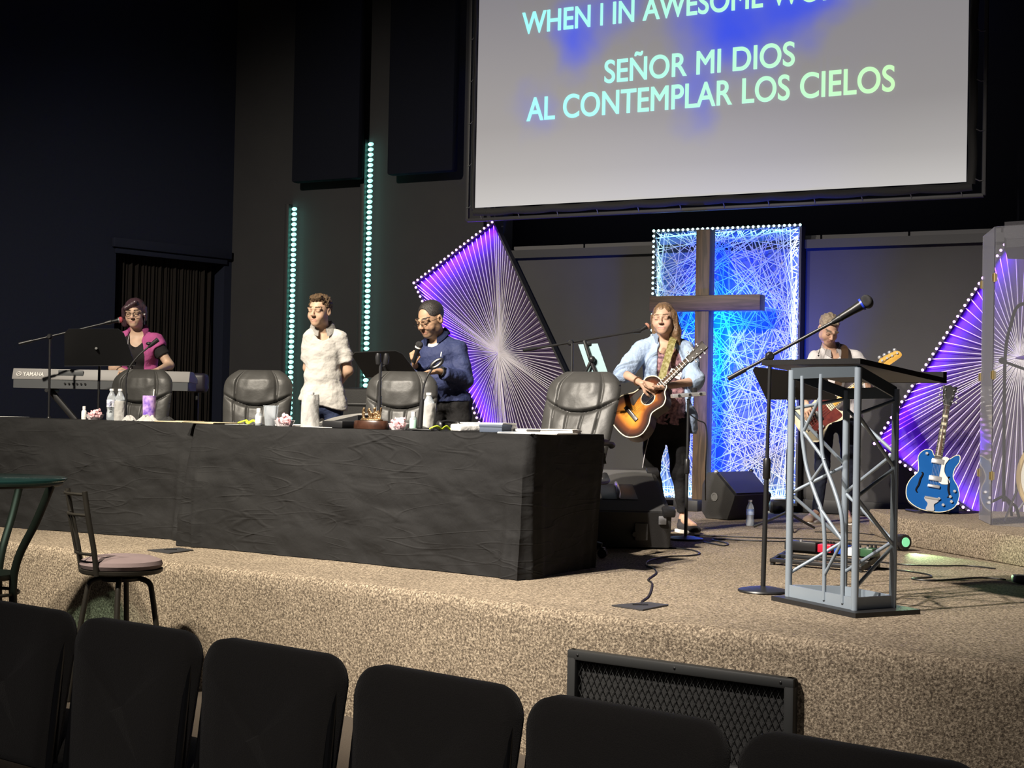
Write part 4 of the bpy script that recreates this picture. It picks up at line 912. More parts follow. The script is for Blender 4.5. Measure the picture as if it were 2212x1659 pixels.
# ---------------------------------------------------------------- leather executive chairs
m_lea = M('black_leather', (.036, .035, .033), .50, bump=(40, .12, .01), spec=.5)
m_pla = M('black_plastic', (.012, .012, .013), .4, spec=.4)
def exec_chair(loc, rz, label, lean=.12):
    t = thing('executive_chair', label, 'office chair', loc, rz, 'black leather executive chairs')
    W_, H_ = .255, .68
    def half(v):                       # half width of the back at height v
        return W_ * (.86 + .14 * math.sin(min(1, v * 1.25) * PI * .5)) * (1 - max(0, (v - .80) / .20) ** 2.6 * .40)
    def place(x, y, z): return V((x, -.02 + .22 + y + (z) * lean * 1.0 + .06 * (z / H_ - .4) ** 2, .45 + z))
    def front(u, v):
        x = (u * 2 - 1); v = v; hw = half(v); edge = max(0., 1 - x * x) ** .38 * min(1., (1.002 - v) * 9 + .04) ** .5 * min(1, v * 14 + .05) ** .5
        seam = 0.; zs = .735 - .115 * (1 - min(1., abs(x) / .97) ** 2)
        px = .60
        g = lambda d, w: math.exp(-(d / w) ** 2)
        seam += .034 * g(v - zs, .016)
        if v > zs - .01: seam += .020 * (g(abs(x) - px, .032)); puff = .018 * (1 - min(1, abs(x) / px) ** 4) * min(1, (v - zs) * 6) if abs(x) < px else .012 * min(1, (v - zs) * 6)
        else:
            for sx in (-.62, -.21, .21, .62): seam += .016 * g(x - sx * (.9 + .2 * v), .028)
            puff = .012 * min(1, (zs - v) * 8)
        return x * hw, -.065 * edge - puff * edge + seam * edge + .006 * noise.noise(V((x * 4, v * 7, 2.))) , v * H_
    b = MB(); b.grid(lambda u, v: place(*front(u, v)), 90, 96)
    b.grid(lambda u, v: place((1 - u * 2) * half(v), .055 * max(0., 1 - (u * 2 - 1) ** 2) ** .4 * min(1., (1.002 - v) * 9 + .04) ** .5 * min(1, v * 14 + .05) ** .5, v * H_), 30, 40)
    bmesh.ops.remove_doubles(b.bm, verts=b.bm.verts[:], dist=.0012); bmesh.ops.recalc_face_normals(b.bm, faces=b.bm.faces[:])
    b.obj('backrest', m_lea, t, angle=75)
    s = SDF(.012); s.cone((-.17, -.02, .46), (.17, -.02, .46), .07, k=.02, flat=((0, 1, 0), 3.2)); s.ell((0, -.24, .465), (.24, .07, .06), None, .03)
    s.obj('seat', m_lea, t)
    for sx in (-1, 1):
        pts = spline([(sx * .27, .16, .50), (sx * .31, .10, .46), (sx * .315, -.12, .47), (sx * .315, -.21, .54), (sx * .315, -.20, .66), (sx * .315, .10, .69), (sx * .30, .20, .67)], 6)
        b = MB(); b.tube(pts, .017, 8, flat=(1.3, .9)); ar = b.obj('armrest', m_pla, t)
        b = MB(); b.box((sx * .315, -.06, .70), (.062, .28, .035), bev=.014); b.obj('arm_pad', m_lea, ar)
    b = MB(); b.cyl((0, 0, .12), (0, 0, .40), .03, .026); b.box((0, 0, .405), (.2, .24, .03), bev=.008); b.obj('gas_column', m_pla, t)
    b = MB(); b.cyl((0, 0, .08), (0, 0, .14), .045, .04)
    for k in range(5):
        a = 2 * PI * k / 5 + .3; e = V((math.cos(a), math.sin(a), 0)); b.tube([e * .03 + V((0, 0, .115)), e * .18 + V((0, 0, .10)), e * .31 + V((0, 0, .075))], [.028, .024, .018], 8)
    b.obj('star_base', m_pla, t)
    for k in range(5):
        a = 2 * PI * k / 5 + .3; e = V((math.cos(a), math.sin(a), 0)); f_ = V((-e.y, e.x, 0)); c = e * .315 + V((0, 0, .029)); b = MB()
        for sd in (-1, 1): b.cyl(c + f_ * sd * .008, c + f_ * sd * .026, .028, n=14)
        b.box(c + V((0, 0, .022)), (.03, .03, .03), bev=.008); b.obj('caster', m_pla, t)
    return t
def stage_pt(x, d): p = at(x, 900, d); return V((p.x, p.y, ST))
exec_chair(stage_pt(265, 10.97), -.30, 'black leather executive chair in front of the keyboard', .10)
exec_chair(stage_pt(533, 10.45), -.12, 'black leather executive chair between the dark curtain and the shorter LED batten', .10)
exec_chair(stage_pt(843, 9.95), -.22, 'black leather executive chair directly behind the bronze sculpture', .10)
exec_chair(stage_pt(1196, 8.98), -.52, 'black leather executive chair past the shaded table end, showing one armrest', .34)

# ---------------------------------------------------------------- auditorium seats
m_seat = M('black_seat_fabric', (.036, .034, .033), .92, var=(260, (.046, .043, .041), 1), bump=(350, .4), spec=.15, sheen=.15)
def row_seat(loc, rz, label):
    t = thing('auditorium_seat', label, 'seat', loc, rz, 'row of black auditorium seats')
    w, r = .262, .075; zt, zb_ = .885, .40
    out = []
    for k in range(9): a = PI / 2 * k / 8; out.append((w - r + r * math.sin(a + 0), zt - r + r * math.cos(a)))
    right = out; left = [(-x, z) for x, z in reversed(out)]
    poly = left + right + [(w - .035, zb_), (-w + .035, zb_)]
    mx = Matrix(((1, 0, 0, 0), (0, 0, 1, 0), (0, 1, 0, 0), (0, 0, 0, 1)))
    b = MB(); n = len(poly); prof = [(.0, -.055), (.55, -.052), (.85, -.046), (.96, -.036), (1.0, -.022), (1.0, .020), (.965, .040), (.88, .048), (.5, .056), (0, .060)]
    cx, cz = 0, (zt + zb_) / 2; rings = []
    for sc_, y in prof:
        ins = (1 - sc_); ring = []
        for x, z in poly:
            k = sc_; ring.append(b.bm.verts.new(V((cx + (x - cx) * max(k, .02), y + .10 * (z - .45) * .9, cz + (z - cz) * max(k, .02)))))
        rings.append(ring)
    for p, q in zip(rings, rings[1:]):
        for i in range(n): b._f([b.bm.faces.new((p[i], p[(i + 1) % n], q[(i + 1) % n], q[i]))])
    b._f([b.bm.faces.new(rings[0]), b.bm.faces.new(rings[-1])]); bmesh.ops.recalc_face_normals(b.bm, faces=b.bm.faces[:])
    ob = b.obj('backrest', m_seat, t, angle=50)
    s = SDF(.012); s.cone((-.19, .22, .43), (.19, .22, .43), .062, k=.02, flat=((0, 1, 0), 3.6)); s.obj('seat', m_seat, t)
    for sx in (-1, 1):
        b = MB(); b.tube([(sx * .25, .02, .80), (sx * .255, -.02, .45), (sx * .255, -.05, .012)], .011, 8); b.tube([(sx * .255, -.01, .41), (sx * .25, .40, .40), (sx * .25, .44, .012)], .011, 8); b.obj('frame_leg', m_pla, t)
    return t
CH = [(-1.60, 4.785), (-1.127, 4.42), (-.663, 4.07), (-.196, 3.68), (.247, 3.32), (.69, 2.965)]
names = ['black auditorium seat below the pub table, farthest from the grille', 'black auditorium seat directly below the bar stool', 'black auditorium seat, third in the row counted from the bar stool table', 'black auditorium seat below the middle of the larger draped table', 'black auditorium seat overlapping the bottom of the mesh grille', 'black auditorium seat of which only the top corner shows, below the grille']
for i, (c, nm) in enumerate(zip(CH, names)):
    a, c2 = CH[max(i - 1, 0)], CH[min(i + 1, 5)]; rz = math.atan2(c2[1] - a[1], c2[0] - a[0]); row_seat((c[0], c[1], 0), rz, nm)

# ---------------------------------------------------------------- bar stool and high table
m_brz = M('dark_bronze_metal', (.020, .018, .014), .5, metal=.2, var=(14, (.03, .026, .02), 1))
sp_ = at(262, 1222, 7.75); sz = sp_.z
st = thing('bar_stool', 'metal bar stool with a round padded mauve seat and ladder back', 'bar stool', (sp_.x, sp_.y, 0), .0)
R_ = .212
b = MB(); b.lathe([(0, sz - .015), (R_ - .03, sz - .015), (R_ - .008, sz - .006), (R_, sz + .012), (R_ - .008, sz + .032), (R_ - .06, sz + .050), (0, sz + .056)], n=40); b.obj('seat_pad', M('mauve_seat_cloth', (.20, .150, .150), .9, bump=(200, .08), var=(8, (.24, .18, .18), 1)), st)
b = MB(); b.lathe([(0, sz - .035), (R_ - .01, sz - .035), (R_, sz - .028), (R_ + .002, sz - .012), (R_ - .02, sz - .010), (0, sz - .010)], n=40); b.obj('seat_ring', m_brz, st)
b = MB(); b.lathe([(0, sz - .075), (.10, sz - .075), (.10, sz - .06), (.06, sz - .04), (0, sz - .036)], n=24); b.obj('swivel_plate', m_brz, st)
for k, a in enumerate((math.radians(-158), math.radians(-80), math.radians(-8), math.radians(95))):
    e = V((math.cos(a), math.sin(a), 0)); b = MB(); b.tube([e * .02 + V((0, 0, sz - .062))] + spline([e * .10 + V((0, 0, sz - .062)), e * .155 + V((0, 0, sz - .085)), e * .175 + V((0, 0, sz - .16)), e * .215 + V((0, 0, sz * .4)), e * .25 + V((0, 0, .004))], 5), .0145, 10); b.obj('leg', m_brz, st)
b = MB(); b.tube([V((.205 * math.cos(a), .205 * math.sin(a), .26)) for a in np.linspace(0, 2 * PI, 33)[:-1]], .010, 8, closed=True); b.obj('foot_ring', m_brz, st)
bt = at(180, 1056, 7.75).z; up_a = (math.radians(200), math.radians(252))
tops = []
for a, dx in zip((math.radians(176), math.radians(250)), (0, 0)):
    e = V((math.cos(a), math.sin(a), 0)); p0 = e * R_ + V((0, 0, sz - .035)); p1 = e * (R_ + .012) + V((-.01, 0, sz + .10)); p2 = e * (R_ + .035) + V((-.05, .0, bt)); pts = spline([p0, p1, (p1 + p2) / 2 + e * .004, p2], 6); tops.append(pts)
    b = MB(); b.tube(pts, .0145, 10, flat=(1, .8)); b.obj('back_post', m_brz, st)
def rung(f, r=.007):
    pa, pb_ = [(t[0].lerp(t[-1], f)) for t in tops]; i = int(f * (len(tops[0]) - 1)); pa, pb_ = tops[0][i], tops[1][i]
    mid = (pa + pb_) / 2; o = V((mid.x, mid.y, 0)).normalized() * .045; return spline([pa, pa.lerp(pb_, .25) + o * .8, mid + o, pa.lerp(pb_, .75) + o * .8, pb_], 5)
for f in (.95, .74, .28):
    b = MB(); b.tube(rung(f), .008, 8); b.obj('back_rail', m_brz, st)
for q in (.35, .65):
    b = MB(); r0, r1 = rung(.28), rung(.74); k = int(q * (len(r0) - 1)); b.tube([r0[k], r1[k]], .007, 8); b.obj('back_spindle', m_brz, st)
tp = at(-45, 1032, 7.9); tz = tp.z
pt_ = thing('pub_table', 'high round glass-topped table with bowed metal legs beside the bar stool', 'table', (tp.x, tp.y, 0))
b = MB(); b.lathe([(0, tz - .012), (.445, tz - .012), (.452, tz - .006), (.452, tz), (.445, tz + .004), (0, tz + .004)], n=56); b.obj('glass_top', clear('dark_tabletop_glass', (.62, .78, .75), .80, .06, (.02, .05, .05)), pt_)
b = MB(); b.tube([V((.42 * math.cos(a), .42 * math.sin(a), tz - .026)) for a in np.linspace(0, 2 * PI, 49)[:-1]], .012, 8, closed=True); b.obj('top_ring', m_brz, pt_)
for k, a in enumerate((math.radians(-12), math.radians(78), math.radians(168), math.radians(258))):
    e = V((math.cos(a), math.sin(a), 0)); b = MB(); b.tube(spline([e * .42 + V((0, 0, tz - .03)), e * .34 + V((0, 0, tz - .22)), e * .24 + V((0, 0, tz - .42)), e * .215 + V((0, 0, tz - .60)), e * .25 + V((0, 0, .22)), e * .33 + V((0, 0, .005))], 7), .017, 10, flat=(1.3, .8)); b.obj('leg', m_brz, pt_)
b = MB(); b.lathe([(0, tz - .535), (.205, tz - .535), (.21, tz - .52), (.205, tz - .505), (0, tz - .505)], n=32); b.obj('lower_shelf', m_brz, pt_)
b = MB(); b.tube([V((.215 * math.cos(a), .215 * math.sin(a), tz - .61)) for a in np.linspace(0, 2 * PI, 33)[:-1]], .009, 8, closed=True); b.obj('stretcher_ring', m_brz, pt_)

# ---------------------------------------------------------------- grille on the stage front
ga, gb = V((0, 0, 0)), V((0, 0, 0))
def edge_at(x):                        # where the line of sight of column x meets the stage front
    for p, q in zip(EP, EP[1:]):
        u = (x - 1106) / FPX; f0 = p.x - u * p.y; f1 = q.x - u * q.y
        if f0 <= 0 < f1 or f1 <= 0 < f0: return p.lerp(q, f0 / (f0 - f1))
g0, g1 = edge_at(1250), edge_at(1738); gd = (g1 - g0); gw = gd.length; gd.normalize(); gn = V((gd.y, -gd.x, 0)); grz = math.atan2(gd.y, gd.x)
gt = at(1260, 1399, g0.y).z; gm = (g0 + g1) / 2; mid_e = edge_at(1494); bul = max(0, (mid_e - gm).dot(gn)); gh = gt - .09
gr = thing('floor_vent_grille', 'black framed wire-mesh grille mounted on the carpeted stage front', 'grille', tuple(g0 + gn * (.012 + bul)) , grz)
mxg = Matrix(((1, 0, 0, 0), (0, 0, 1, 0), (0, 1, 0, 0), (0, 0, 0, 1)))
fw = .045; b = MB()
for c, sz_ in (((gw / 2, -.02, gt - fw / 2), (gw, .045, fw)), ((gw / 2, -.02, .09 + fw / 2), (gw, .045, fw)), ((fw / 2, -.02, (gt + .09) / 2), (fw, .0448, gt - .09)), ((gw - fw / 2, -.02, (gt + .09) / 2), (fw, .0448, gt - .09))):
    b.box(c, sz_, bev=.010)
m_gri = M('black_powder_coat', (.022, .023, .023), .55, spec=.4)
b.obj('frame', m_gri, gr)
b = MB(); b.box((gw / 2, .004, (gt + .09) / 2), (gw - .02, .012, gt - .11)); b.obj('backing_panel', M('dark_speaker_cloth', (.014, .014, .014), .9, bump=(200, .3)), gr)
b = MB(); ix0, ix1, iz0, iz1 = fw * .8, gw - fw * .8, .09 + fw * .8, gt - fw * .8; st_ = .030; k_ = 2.1
for sg in (1, -1):
    c = -int(gw / st_) - 30
    while c < int(gw / st_) + 30:
        x0 = ix0 + c * st_; p = []
        # line: x = x0 + sg*(z-iz0)/k_, clipped to the opening
        for tt in (iz0, iz1): p.append((x0 + sg * (tt - iz0) / k_, tt))
        (xa, za), (xb, zb2) = p; c += 1
        if xa > xb: (xa, za), (xb, zb2) = (xb, zb2), (xa, za)
        if xb <= ix0 or xa >= ix1: continue
        sl = (zb2 - za) / (xb - xa)
        if xa < ix0: za += (ix0 - xa) * sl; xa = ix0
        if xb > ix1: zb2 += (ix1 - xb) * sl; xb = ix1
        b.tube([(xa, -.018 - .002 * sg, za), (xb, -.018 - .002 * sg, zb2)], .0022, 4, caps=False)
b.obj('wire_mesh', m_gri, gr)
for x in (ix0 + .02, gw / 2, ix1 - .02):
    for z in (gt - .02,): b = MB(); b.ball((x, -.044, z), (.006, .003, .006), 10, 6); b.obj('screw', m_pla, gr)
# ---------------------------------------------------------------- stands and microphones
m_blk_m = M('black_painted_metal', (.014, .014, .015), .42, spec=.5)
m_chr = M('polished_chrome', (.72, .72, .74), .28, metal=.75)
m_mesh = M('dark_microphone_mesh', (.05, .05, .052), .5, metal=.6, bump=(900, .6))
def microphone(p0, p1, label, band=None, head=None, r=.017):
    """A hand-held vocal microphone from its tail p0 to the top of its ball p1."""
    p0, p1 = V(p0), V(p1); d = (p1 - p0); L = d.length; d.normalize()
    t = thing('microphone', label, 'microphone', tuple(p0))
    b = MB(); b.tube([p0, p0 + d * (L * .08), p0 + d * (L * .45), p0 + d * (L * .72)], [r * .62, r * .72, r * .85, r * 1.1], 16); b.obj('handle', m_pla, t, world=True)
    b = MB(); c = p0 + d * (L * .70); b.tube([c, c + d * (L * .05)], r * 1.32, 18); b.obj('collar_ring', band or m_blk_m, t, world=True)
    b = MB(); c = p0 + d * (L * .86); mx = frame(d, (0, 0, 1) if abs(d.z) < .9 else (0, 1, 0)); b.ball(c, (L * .145, r * 1.5, r * 1.5), 16, 12, rot=mx.to_3x3()); b.obj('grille_head', head or m_mesh, t, world=True)
    return t
def round_base(b, p, r=.125, h=.03):
    b.lathe([(0, 0), (r * .96, 0), (r, .006), (r * .97, .013), (r * .6, h * .75), (.022, h), (0, h)], p, 32)
def mic_stand(base, top, tail, tip, label, group='microphone stands', base_r=.125, clip=True):
    base, top, tail, tip = map(V, (base, top, tail, tip)); t = thing('microphone_stand', label, 'microphone stand', tuple(base), 0, group)
    b = MB(); round_base(b, base, base_r); b.obj('round_base', m_blk_m, t, world=True)
    mid = base.lerp(top, .52); b = MB(); b.cyl(base + V((0, 0, .02)), mid, .0125, n=12); b.obj('lower_tube', m_blk_m, t, world=True)
    b = MB(); b.tube([mid - V((0, 0, .05)), mid - V((0, 0, .045)), mid + V((0, 0, .045)), mid + V((0, 0, .055))], [.015, .019, .019, .013], 12); b.obj('clutch', m_pla, t, world=True)
    b = MB(); b.cyl(mid, top, .0095, n=12); b.obj('upper_tube', m_blk_m, t, world=True)
    if (tip - tail).length > .01:
        b = MB(); d = (tip - tail).normalized(); b.tube([tail, tip], .0085, 10); bo = b.obj('boom', m_blk_m, t, world=True)
        b = MB(); b.tube([tail - d * .002, tail + d * .11], .016, 12); b.obj('counterweight', m_pla, bo, world=False) if False else b.bm.free()
        b = MB(); b.tube([tail, tail + d * .10], .0125, 12); b.obj('counterweight', m_pla, t, world=True)
        b = MB(); q = tail + d * ((top - tail).dot(d)); b.ball(q, .024, 12, 8); b.cyl(q + V((0, -.03, 0)), q + V((0, .03, 0)), .014); b.obj('boom_clamp', m_pla, t, world=True)
    if clip:
        d = (tip - tail).normalized(); b = MB(); b.tube([tip - d * .02, tip + d * .03], [.012, .018], 12); b.obj('clip', m_pla, t, world=True)
    return t
# by the lectern
b0 = gz(1648, 1279); Y0 = b0.y; tp_ = at(1664, 768, Y0); tl_, tt_ = at(1573, 818, Y0 + .05), at(1806, 692, Y0 - .14)
mic_stand(b0, tp_, tl_, tt_, 'black microphone stand with a long boom, round base beside the lectern')
microphone(at(1806, 692, Y0 - .14), at(1884, 645, Y0 - .19), 'black microphone with a blue band, raised over the lectern', band=M('blue_mic_band', (.02, .05, .55), .4), r=.024)
# the guitarist's voice microphone
Yw = 10.42; b0 = stage_pt(1237, Yw); mic_stand(b0, at(1236, 742, Yw), at(1130, 757, Yw - .05), at(1374, 716, Yw + .16), 'black boom microphone stand before the woman with the guitar')
microphone(at(1377, 718, Yw + .17), at(1402, 702, Yw + .20), 'black microphone with a copper-toned head at the guitarist\'s mouth', head=M('copper_mesh', (.42, .20, .14), .4, metal=.4, bump=(900, .5)))
# the keyboard player's microphone
Yk = 11.35; b0 = stage_pt(108, Yk); mic_stand(b0, at(108, 733, Yk), at(41, 743, Yk), at(232, 697, Yk + .12), 'thin black boom microphone stand standing near the keyboard logo')
microphone(at(231, 697, Yk + .12), at(266, 690, Yk + .16), 'dark microphone with a pink-red head at the keyboard player\'s mouth', head=M('red_mesh', (.45, .07, .09), .5, bump=(900, .5)), band=m_chr)
# the pastor's hand microphone
microphone(mic_at[0], mic_at[1], 'silver-collared microphone held in the hand of the man in navy', band=m_wsole, r=.019)
# stand with a chrome tray by the guitarist
b0 = gz(1481, 1166); Yt = b0.y; t = mic_stand(b0, at(1487, 862, Yt), at(1487, 862, Yt), at(1487, 862, Yt), 'short black stand carrying a chrome gadget bar in front of the woman\'s leg', clip=False)
ba, bb = at(1451, 856, Yt - .03), at(1522, 850, Yt + .03); b = MB(); d = bb - ba; mt = frame(d, (0, 0, 1), (ba + bb) / 2); b.box((ba + bb) / 2, (d.length, .06, .028), rot=mt.to_3x3(), bev=.006); br_ = b.obj('chrome_bar', m_chr, t, world=True)
for k in range(3):
    b = MB(); q = mt @ V((-.08 + .08 * k, -.034, 0)); b.cyl(q, q + V((0, -.014, 0)), .010, n=12); b.obj('knob', m_pla, t, world=True)
b = MB(); b.box(mt @ V((.05, 0, .03)), (.03, .03, .035), rot=mt.to_3x3(), bev=.004); b.obj('clamp_block', m_blk_m, t, world=True)
b = MB(); q = at(1490, 895, Yt); b.tube([V(p) for p in spline([q, at(1508, 908, Yt), at(1524, 918, Yt), at(1527, 960, Yt), at(1524, 1010, Yt + .05), at(1524, 1080, Yt + .3)], 6)], .005, 6); b.obj('cable', m_pla, t, world=True)
def music_stand(corners, base, label, pole_x=None):
    """Desk corners TL, TR, BR, BL in the world; a pole to the floor and three feet."""
    TL, TRr, BR, BL = map(V, corners); base = V(base); t = thing('music_stand', label, 'music stand', tuple(base), 0, 'black music stands')
    n = (TRr - TL).cross(BL - TL).normalized(); n = n if n.y > 0 else -n
    ux = (TRr - TL).normalized(); c = .03
    b = MB(); out = [TL + ux * c, TRr - ux * c, TRr.lerp(BR, .12), BR, BL, TL.lerp(BL, .12)]; vs = [b.bm.verts.new(p) for p in out] + [b.bm.verts.new(p + n * .006) for p in out]
    k = len(out); fs = [b.bm.faces.new(vs[:k]), b.bm.faces.new(vs[k:][::-1])] + [b.bm.faces.new((vs[i], vs[k + i], vs[k + (i + 1) % k], vs[(i + 1) % k])) for i in range(k)]; b._f(fs); bmesh.ops.recalc_face_normals(b.bm, faces=fs)
    desk = b.obj('desk', m_blk_m, t, world=True)
    b = MB(); d = n * .045; v2 = [BL, BR, BR + d, BL + d]; w = [b.bm.verts.new(p) for p in v2] + [b.bm.verts.new(p - V((0, 0, .004))) for p in v2]; b._f([b.bm.faces.new(w[:4]), b.bm.faces.new(w[4:][::-1])] + [b.bm.faces.new((w[i], w[4 + i], w[4 + (i + 1) % 4], w[(i + 1) % 4])) for i in range(4)]); bmesh.ops.recalc_face_normals(b.bm, faces=b.bm.faces[:]); b.obj('desk_lip', m_blk_m, t, world=True)
    cen = (TL + TRr + BR + BL) / 4 - n * .012; b = MB(); b.tube([cen, V((base.x, base.y, cen.z - .08)), V((base.x, base.y, base.z + .35))], .010, 10); b.obj('upper_tube', m_blk_m, t, world=True)
    b = MB(); b.cyl(V((base.x, base.y, base.z + .10)), V((base.x, base.y, base.z + .62)), .015, n=12); b.obj('lower_tube', m_blk_m, t, world=True)
    b = MB(); q = V((base.x, base.y, cen.z - .10)); b.ball(q, .018, 10, 7); b.cyl(q, q + V((.05, -.02, .01)), .007, n=8); b.obj('tilt_knob', m_chr if 'keyboard' in label else m_pla, t, world=True)
    for k in range(3):
        a = 2 * PI * k / 3 + .5; e = V((math.cos(a), math.sin(a), 0)); b = MB(); b.tube([V((base.x, base.y, base.z + .14)), base + e * .14 + V((0, 0, .07)), base + e * .27 + V((0, 0, .012))], .010, 8); b.obj('foot', m_blk_m, t, world=True)
    return t
music_stand((at(757, 762, 10.33), at(864, 758, 10.33), at(905, 812, 10.50), at(790, 816, 10.50)), stage_pt(838, 10.46), 'black music stand the man in navy reads from, behind a leather chair')
music_stand((at(139, 711, 11.12), at(264, 711, 11.12), at(292, 789, 11.30), at(139, 790, 11.30)), stage_pt(212, 11.46), 'black music stand in front of the keyboard player')
music_stand((at(1622, 792, 11.2), at(1784, 812, 11.2), at(1808, 863, 11.4), at(1655, 862, 11.4)), stage_pt(1704, 11.36), 'black music stand beside the bass player, behind the lectern')

# tablet on the guitarist's stand
Yd = Yw - .06; cs = [at(1249, 744, Yd + .03), at(1291, 742, Yd - .03), at(1315, 811, Yd - .08), at(1273, 812, Yd - .02)]
t = thing('tablet_computer', 'pale teal-backed tablet clamped to the guitarist\'s microphone stand', 'tablet', tuple(sum(cs, V((0, 0, 0))) / 4))
n = (cs[1] - cs[0]).cross(cs[3] - cs[0]).normalized(); n = n if n.y > 0 else -n
b = MB(); vs = [b.bm.verts.new(p) for p in cs] + [b.bm.verts.new(p + n * .010) for p in cs]; b._f([b.bm.faces.new(vs[:4]), b.bm.faces.new(vs[4:][::-1])] + [b.bm.faces.new((vs[i], vs[4 + i], vs[4 + (i + 1) % 4], vs[(i + 1) % 4])) for i in range(4)]); bmesh.ops.recalc_face_normals(b.bm, faces=b.bm.faces[:])
b.obj('back_cover', M('pale_teal_cover', (.19, .30, .32), .5), t, world=True)
cc = sum(cs, V((0, 0, 0))) / 4; b = MB(); a0, a1 = cs[0].lerp(cs[1], .5), cs[3].lerp(cs[2], .5); b.tube([a0 - n * .012 + V((-.02, 0, .02)), cc - n * .02 + V((-.015, 0, 0)), a1 - n * .012 + V((.0, 0, -.02))], .014, 8); b.ball(cc - n * .03, .026, 10, 8); pv = V((cs[0].x - .03, Yw - .02, cc.z - .06)); b.tube([cc - n * .03, cc + V((-.05, -.02, -.08)), pv + V((0, 0, -.06))], .012, 8); b.obj('clamp_holder', m_pla, t, world=True)
for q in (cs[0].lerp(cs[1], .5), cs[3].lerp(cs[2], .5)): b = MB(); b.box(q - n * .005, (.05, .03, .022), bev=.005); b.obj('grip_claw', m_pla, t, world=True)

# ---------------------------------------------------------------- keyboard
Yb = 11.72; k0, k1 = at(26, 800, Yb), at(409, 808, Yb); kw = k1.x - k0.x; kz = at(218, 841, Yb).z; kh = at(218, 799, Yb).z - kz
t = thing('stage_keyboard', 'silver-grey electronic keyboard seen from behind, standing before the dark curtain', 'keyboard', ((k0.x + k1.x) / 2, Yb, kz))
m_sil = M('silver_grey_plastic', (.20, .192, .187), .5, var=(3, (.22, .212, .206), 1)); m_dkg = M('slate_plastic', (.075, .08, .085), .5)
mxk = Matrix(((0, 0, 1, 0), (1, 0, 0, 0), (0, 1, 0, 0), (0, 0, 0, 1)))        # profile (depth, height) swept along x
b = MB(); b.prism([(0, kh * .52), (.03, kh), (.16, kh * .98), (.33, kh * .62), (.33, kh * .40), (0, kh * .45)], -kw / 2, kw / 2, mxk, bev=.004); b.obj('top_case', m_sil, t)
b = MB(); b.prism([(.004, 0), (.004, kh * .50), (.32, kh * .42), (.32, 0)], -kw / 2 + .01, kw / 2 - .01, mxk, bev=.004); b.obj('bottom_case', m_dkg, t)
b = MB(); b.box((-kw * .17, .012, kh * .80), (.20, .01, kh * .3), bev=.006); b.obj('display_hood', m_dkg, t)
for k in range(6): b = MB(); b.cyl((-kw * .20 + k * .032, .006, kh * .26), (-kw * .20 + k * .032, -.006, kh * .26), .008, n=10); b.obj('socket', m_pla, t)
mxl = Matrix(((1, 0, 0, -kw / 2 + .085), (0, .385, -.923, .002), (0, .923, .385, kh * .60), (0, 0, 0, 1)))
text_mesh('YAMAHA', 'lettering', m_wsole, mxl, width=.165, cap=.038, parent=t, depth=.0015, bold=.006)
b = MB(); b.tube([mxl @ V((-.032 + .018 * math.cos(a), .019 + .018 * math.sin(a), .001)) for a in np.linspace(0, 2 * PI, 25)[:-1]], .0028, 6, closed=True)
for k in range(3): a = PI / 2 + 2 * PI * k / 3; b.tube([mxl @ V((-.032, .019, .001)), mxl @ V((-.032 + .017 * math.cos(a), .019 + .017 * math.sin(a), .001))], .0025, 6)
b.obj('emblem', m_wsole, t)
b = MB(); b.prism([(.19, kh * .72), (.31, kh * .64), (.31, kh * .70), (.19, kh * .82)], -kw / 2 + .1, kw / 2 - .1, mxk); b.obj('key_bed', m_wsole, t)
t = thing('keyboard_stand', 'black x-frame stand under the silver-grey keyboard', 'stand', ((k0.x + k1.x) / 2, Yb + .12, ST))
for s_ in (-1, 1):
    b = MB(); b.tube([(-s_ * .42, .03 * s_, .02), (s_ * .42, .03 * s_, kz - ST - .02)], .018, 8, flat=(1, 1.4)); b.obj('cross_leg', m_blk_m, t)
    b = MB(); b.tube([(s_ * .42, -.14, kz - ST - .016), (s_ * .42, .15, kz - ST - .016)], .015, 8); b.obj('top_rest', m_blk_m, t)
    b = MB(); b.tube([(s_ * .42, -.13, .016), (s_ * .42, .12, .016)], .015, 8); b.obj('foot_bar', m_blk_m, t)
# covered speaker at the keyboard's end
sp = at(426, 849, 12.3); t = thing('speaker_on_pole', 'dark rounded speaker on a pole between the keyboard end and a leather chair', 'speaker', (sp.x, sp.y, ST)); hz_ = sp.z - ST
b = MB(); b.box((0, 0, hz_ + .085), (.17, .16, .16), bev=.035, seg=3); b.obj('cabinet', M('purple_black_plastic', (.012, .009, .018), .5), t)
b = MB(); b.cyl((0, 0, .02), (0, 0, hz_ + .02), .014); b.obj('pole', m_blk_m, t); b = MB(); round_base(b, (0, 0, 0), .14); b.obj('round_base', m_blk_m, t)
# black cabinet behind the boy
cb = at(765, 838, 14.3); t = thing('equipment_case', 'black equipment case standing on the floor behind the boy in white', 'case', (cb.x, cb.y, ST), -.2); ch_ = cb.z - ST
b = MB(); b.box((0, 0, ch_ / 2), (.9, .5, ch_), bev=.03, seg=3); b.obj('case_body', M('black_case_laminate', (.022, .021, .021), .6, bump=(120, .2)), t)
b = MB(); b.box((0, -.005, ch_ - .16), (.915, .51, .03), bev=.006); b.obj('lid_rim', m_blk_m, t)
for x in (-.25, .25): b = MB(); b.box((x, -.262, ch_ - .16), (.05, .014, .06), bev=.004); b.obj('latch', m_chr, t)

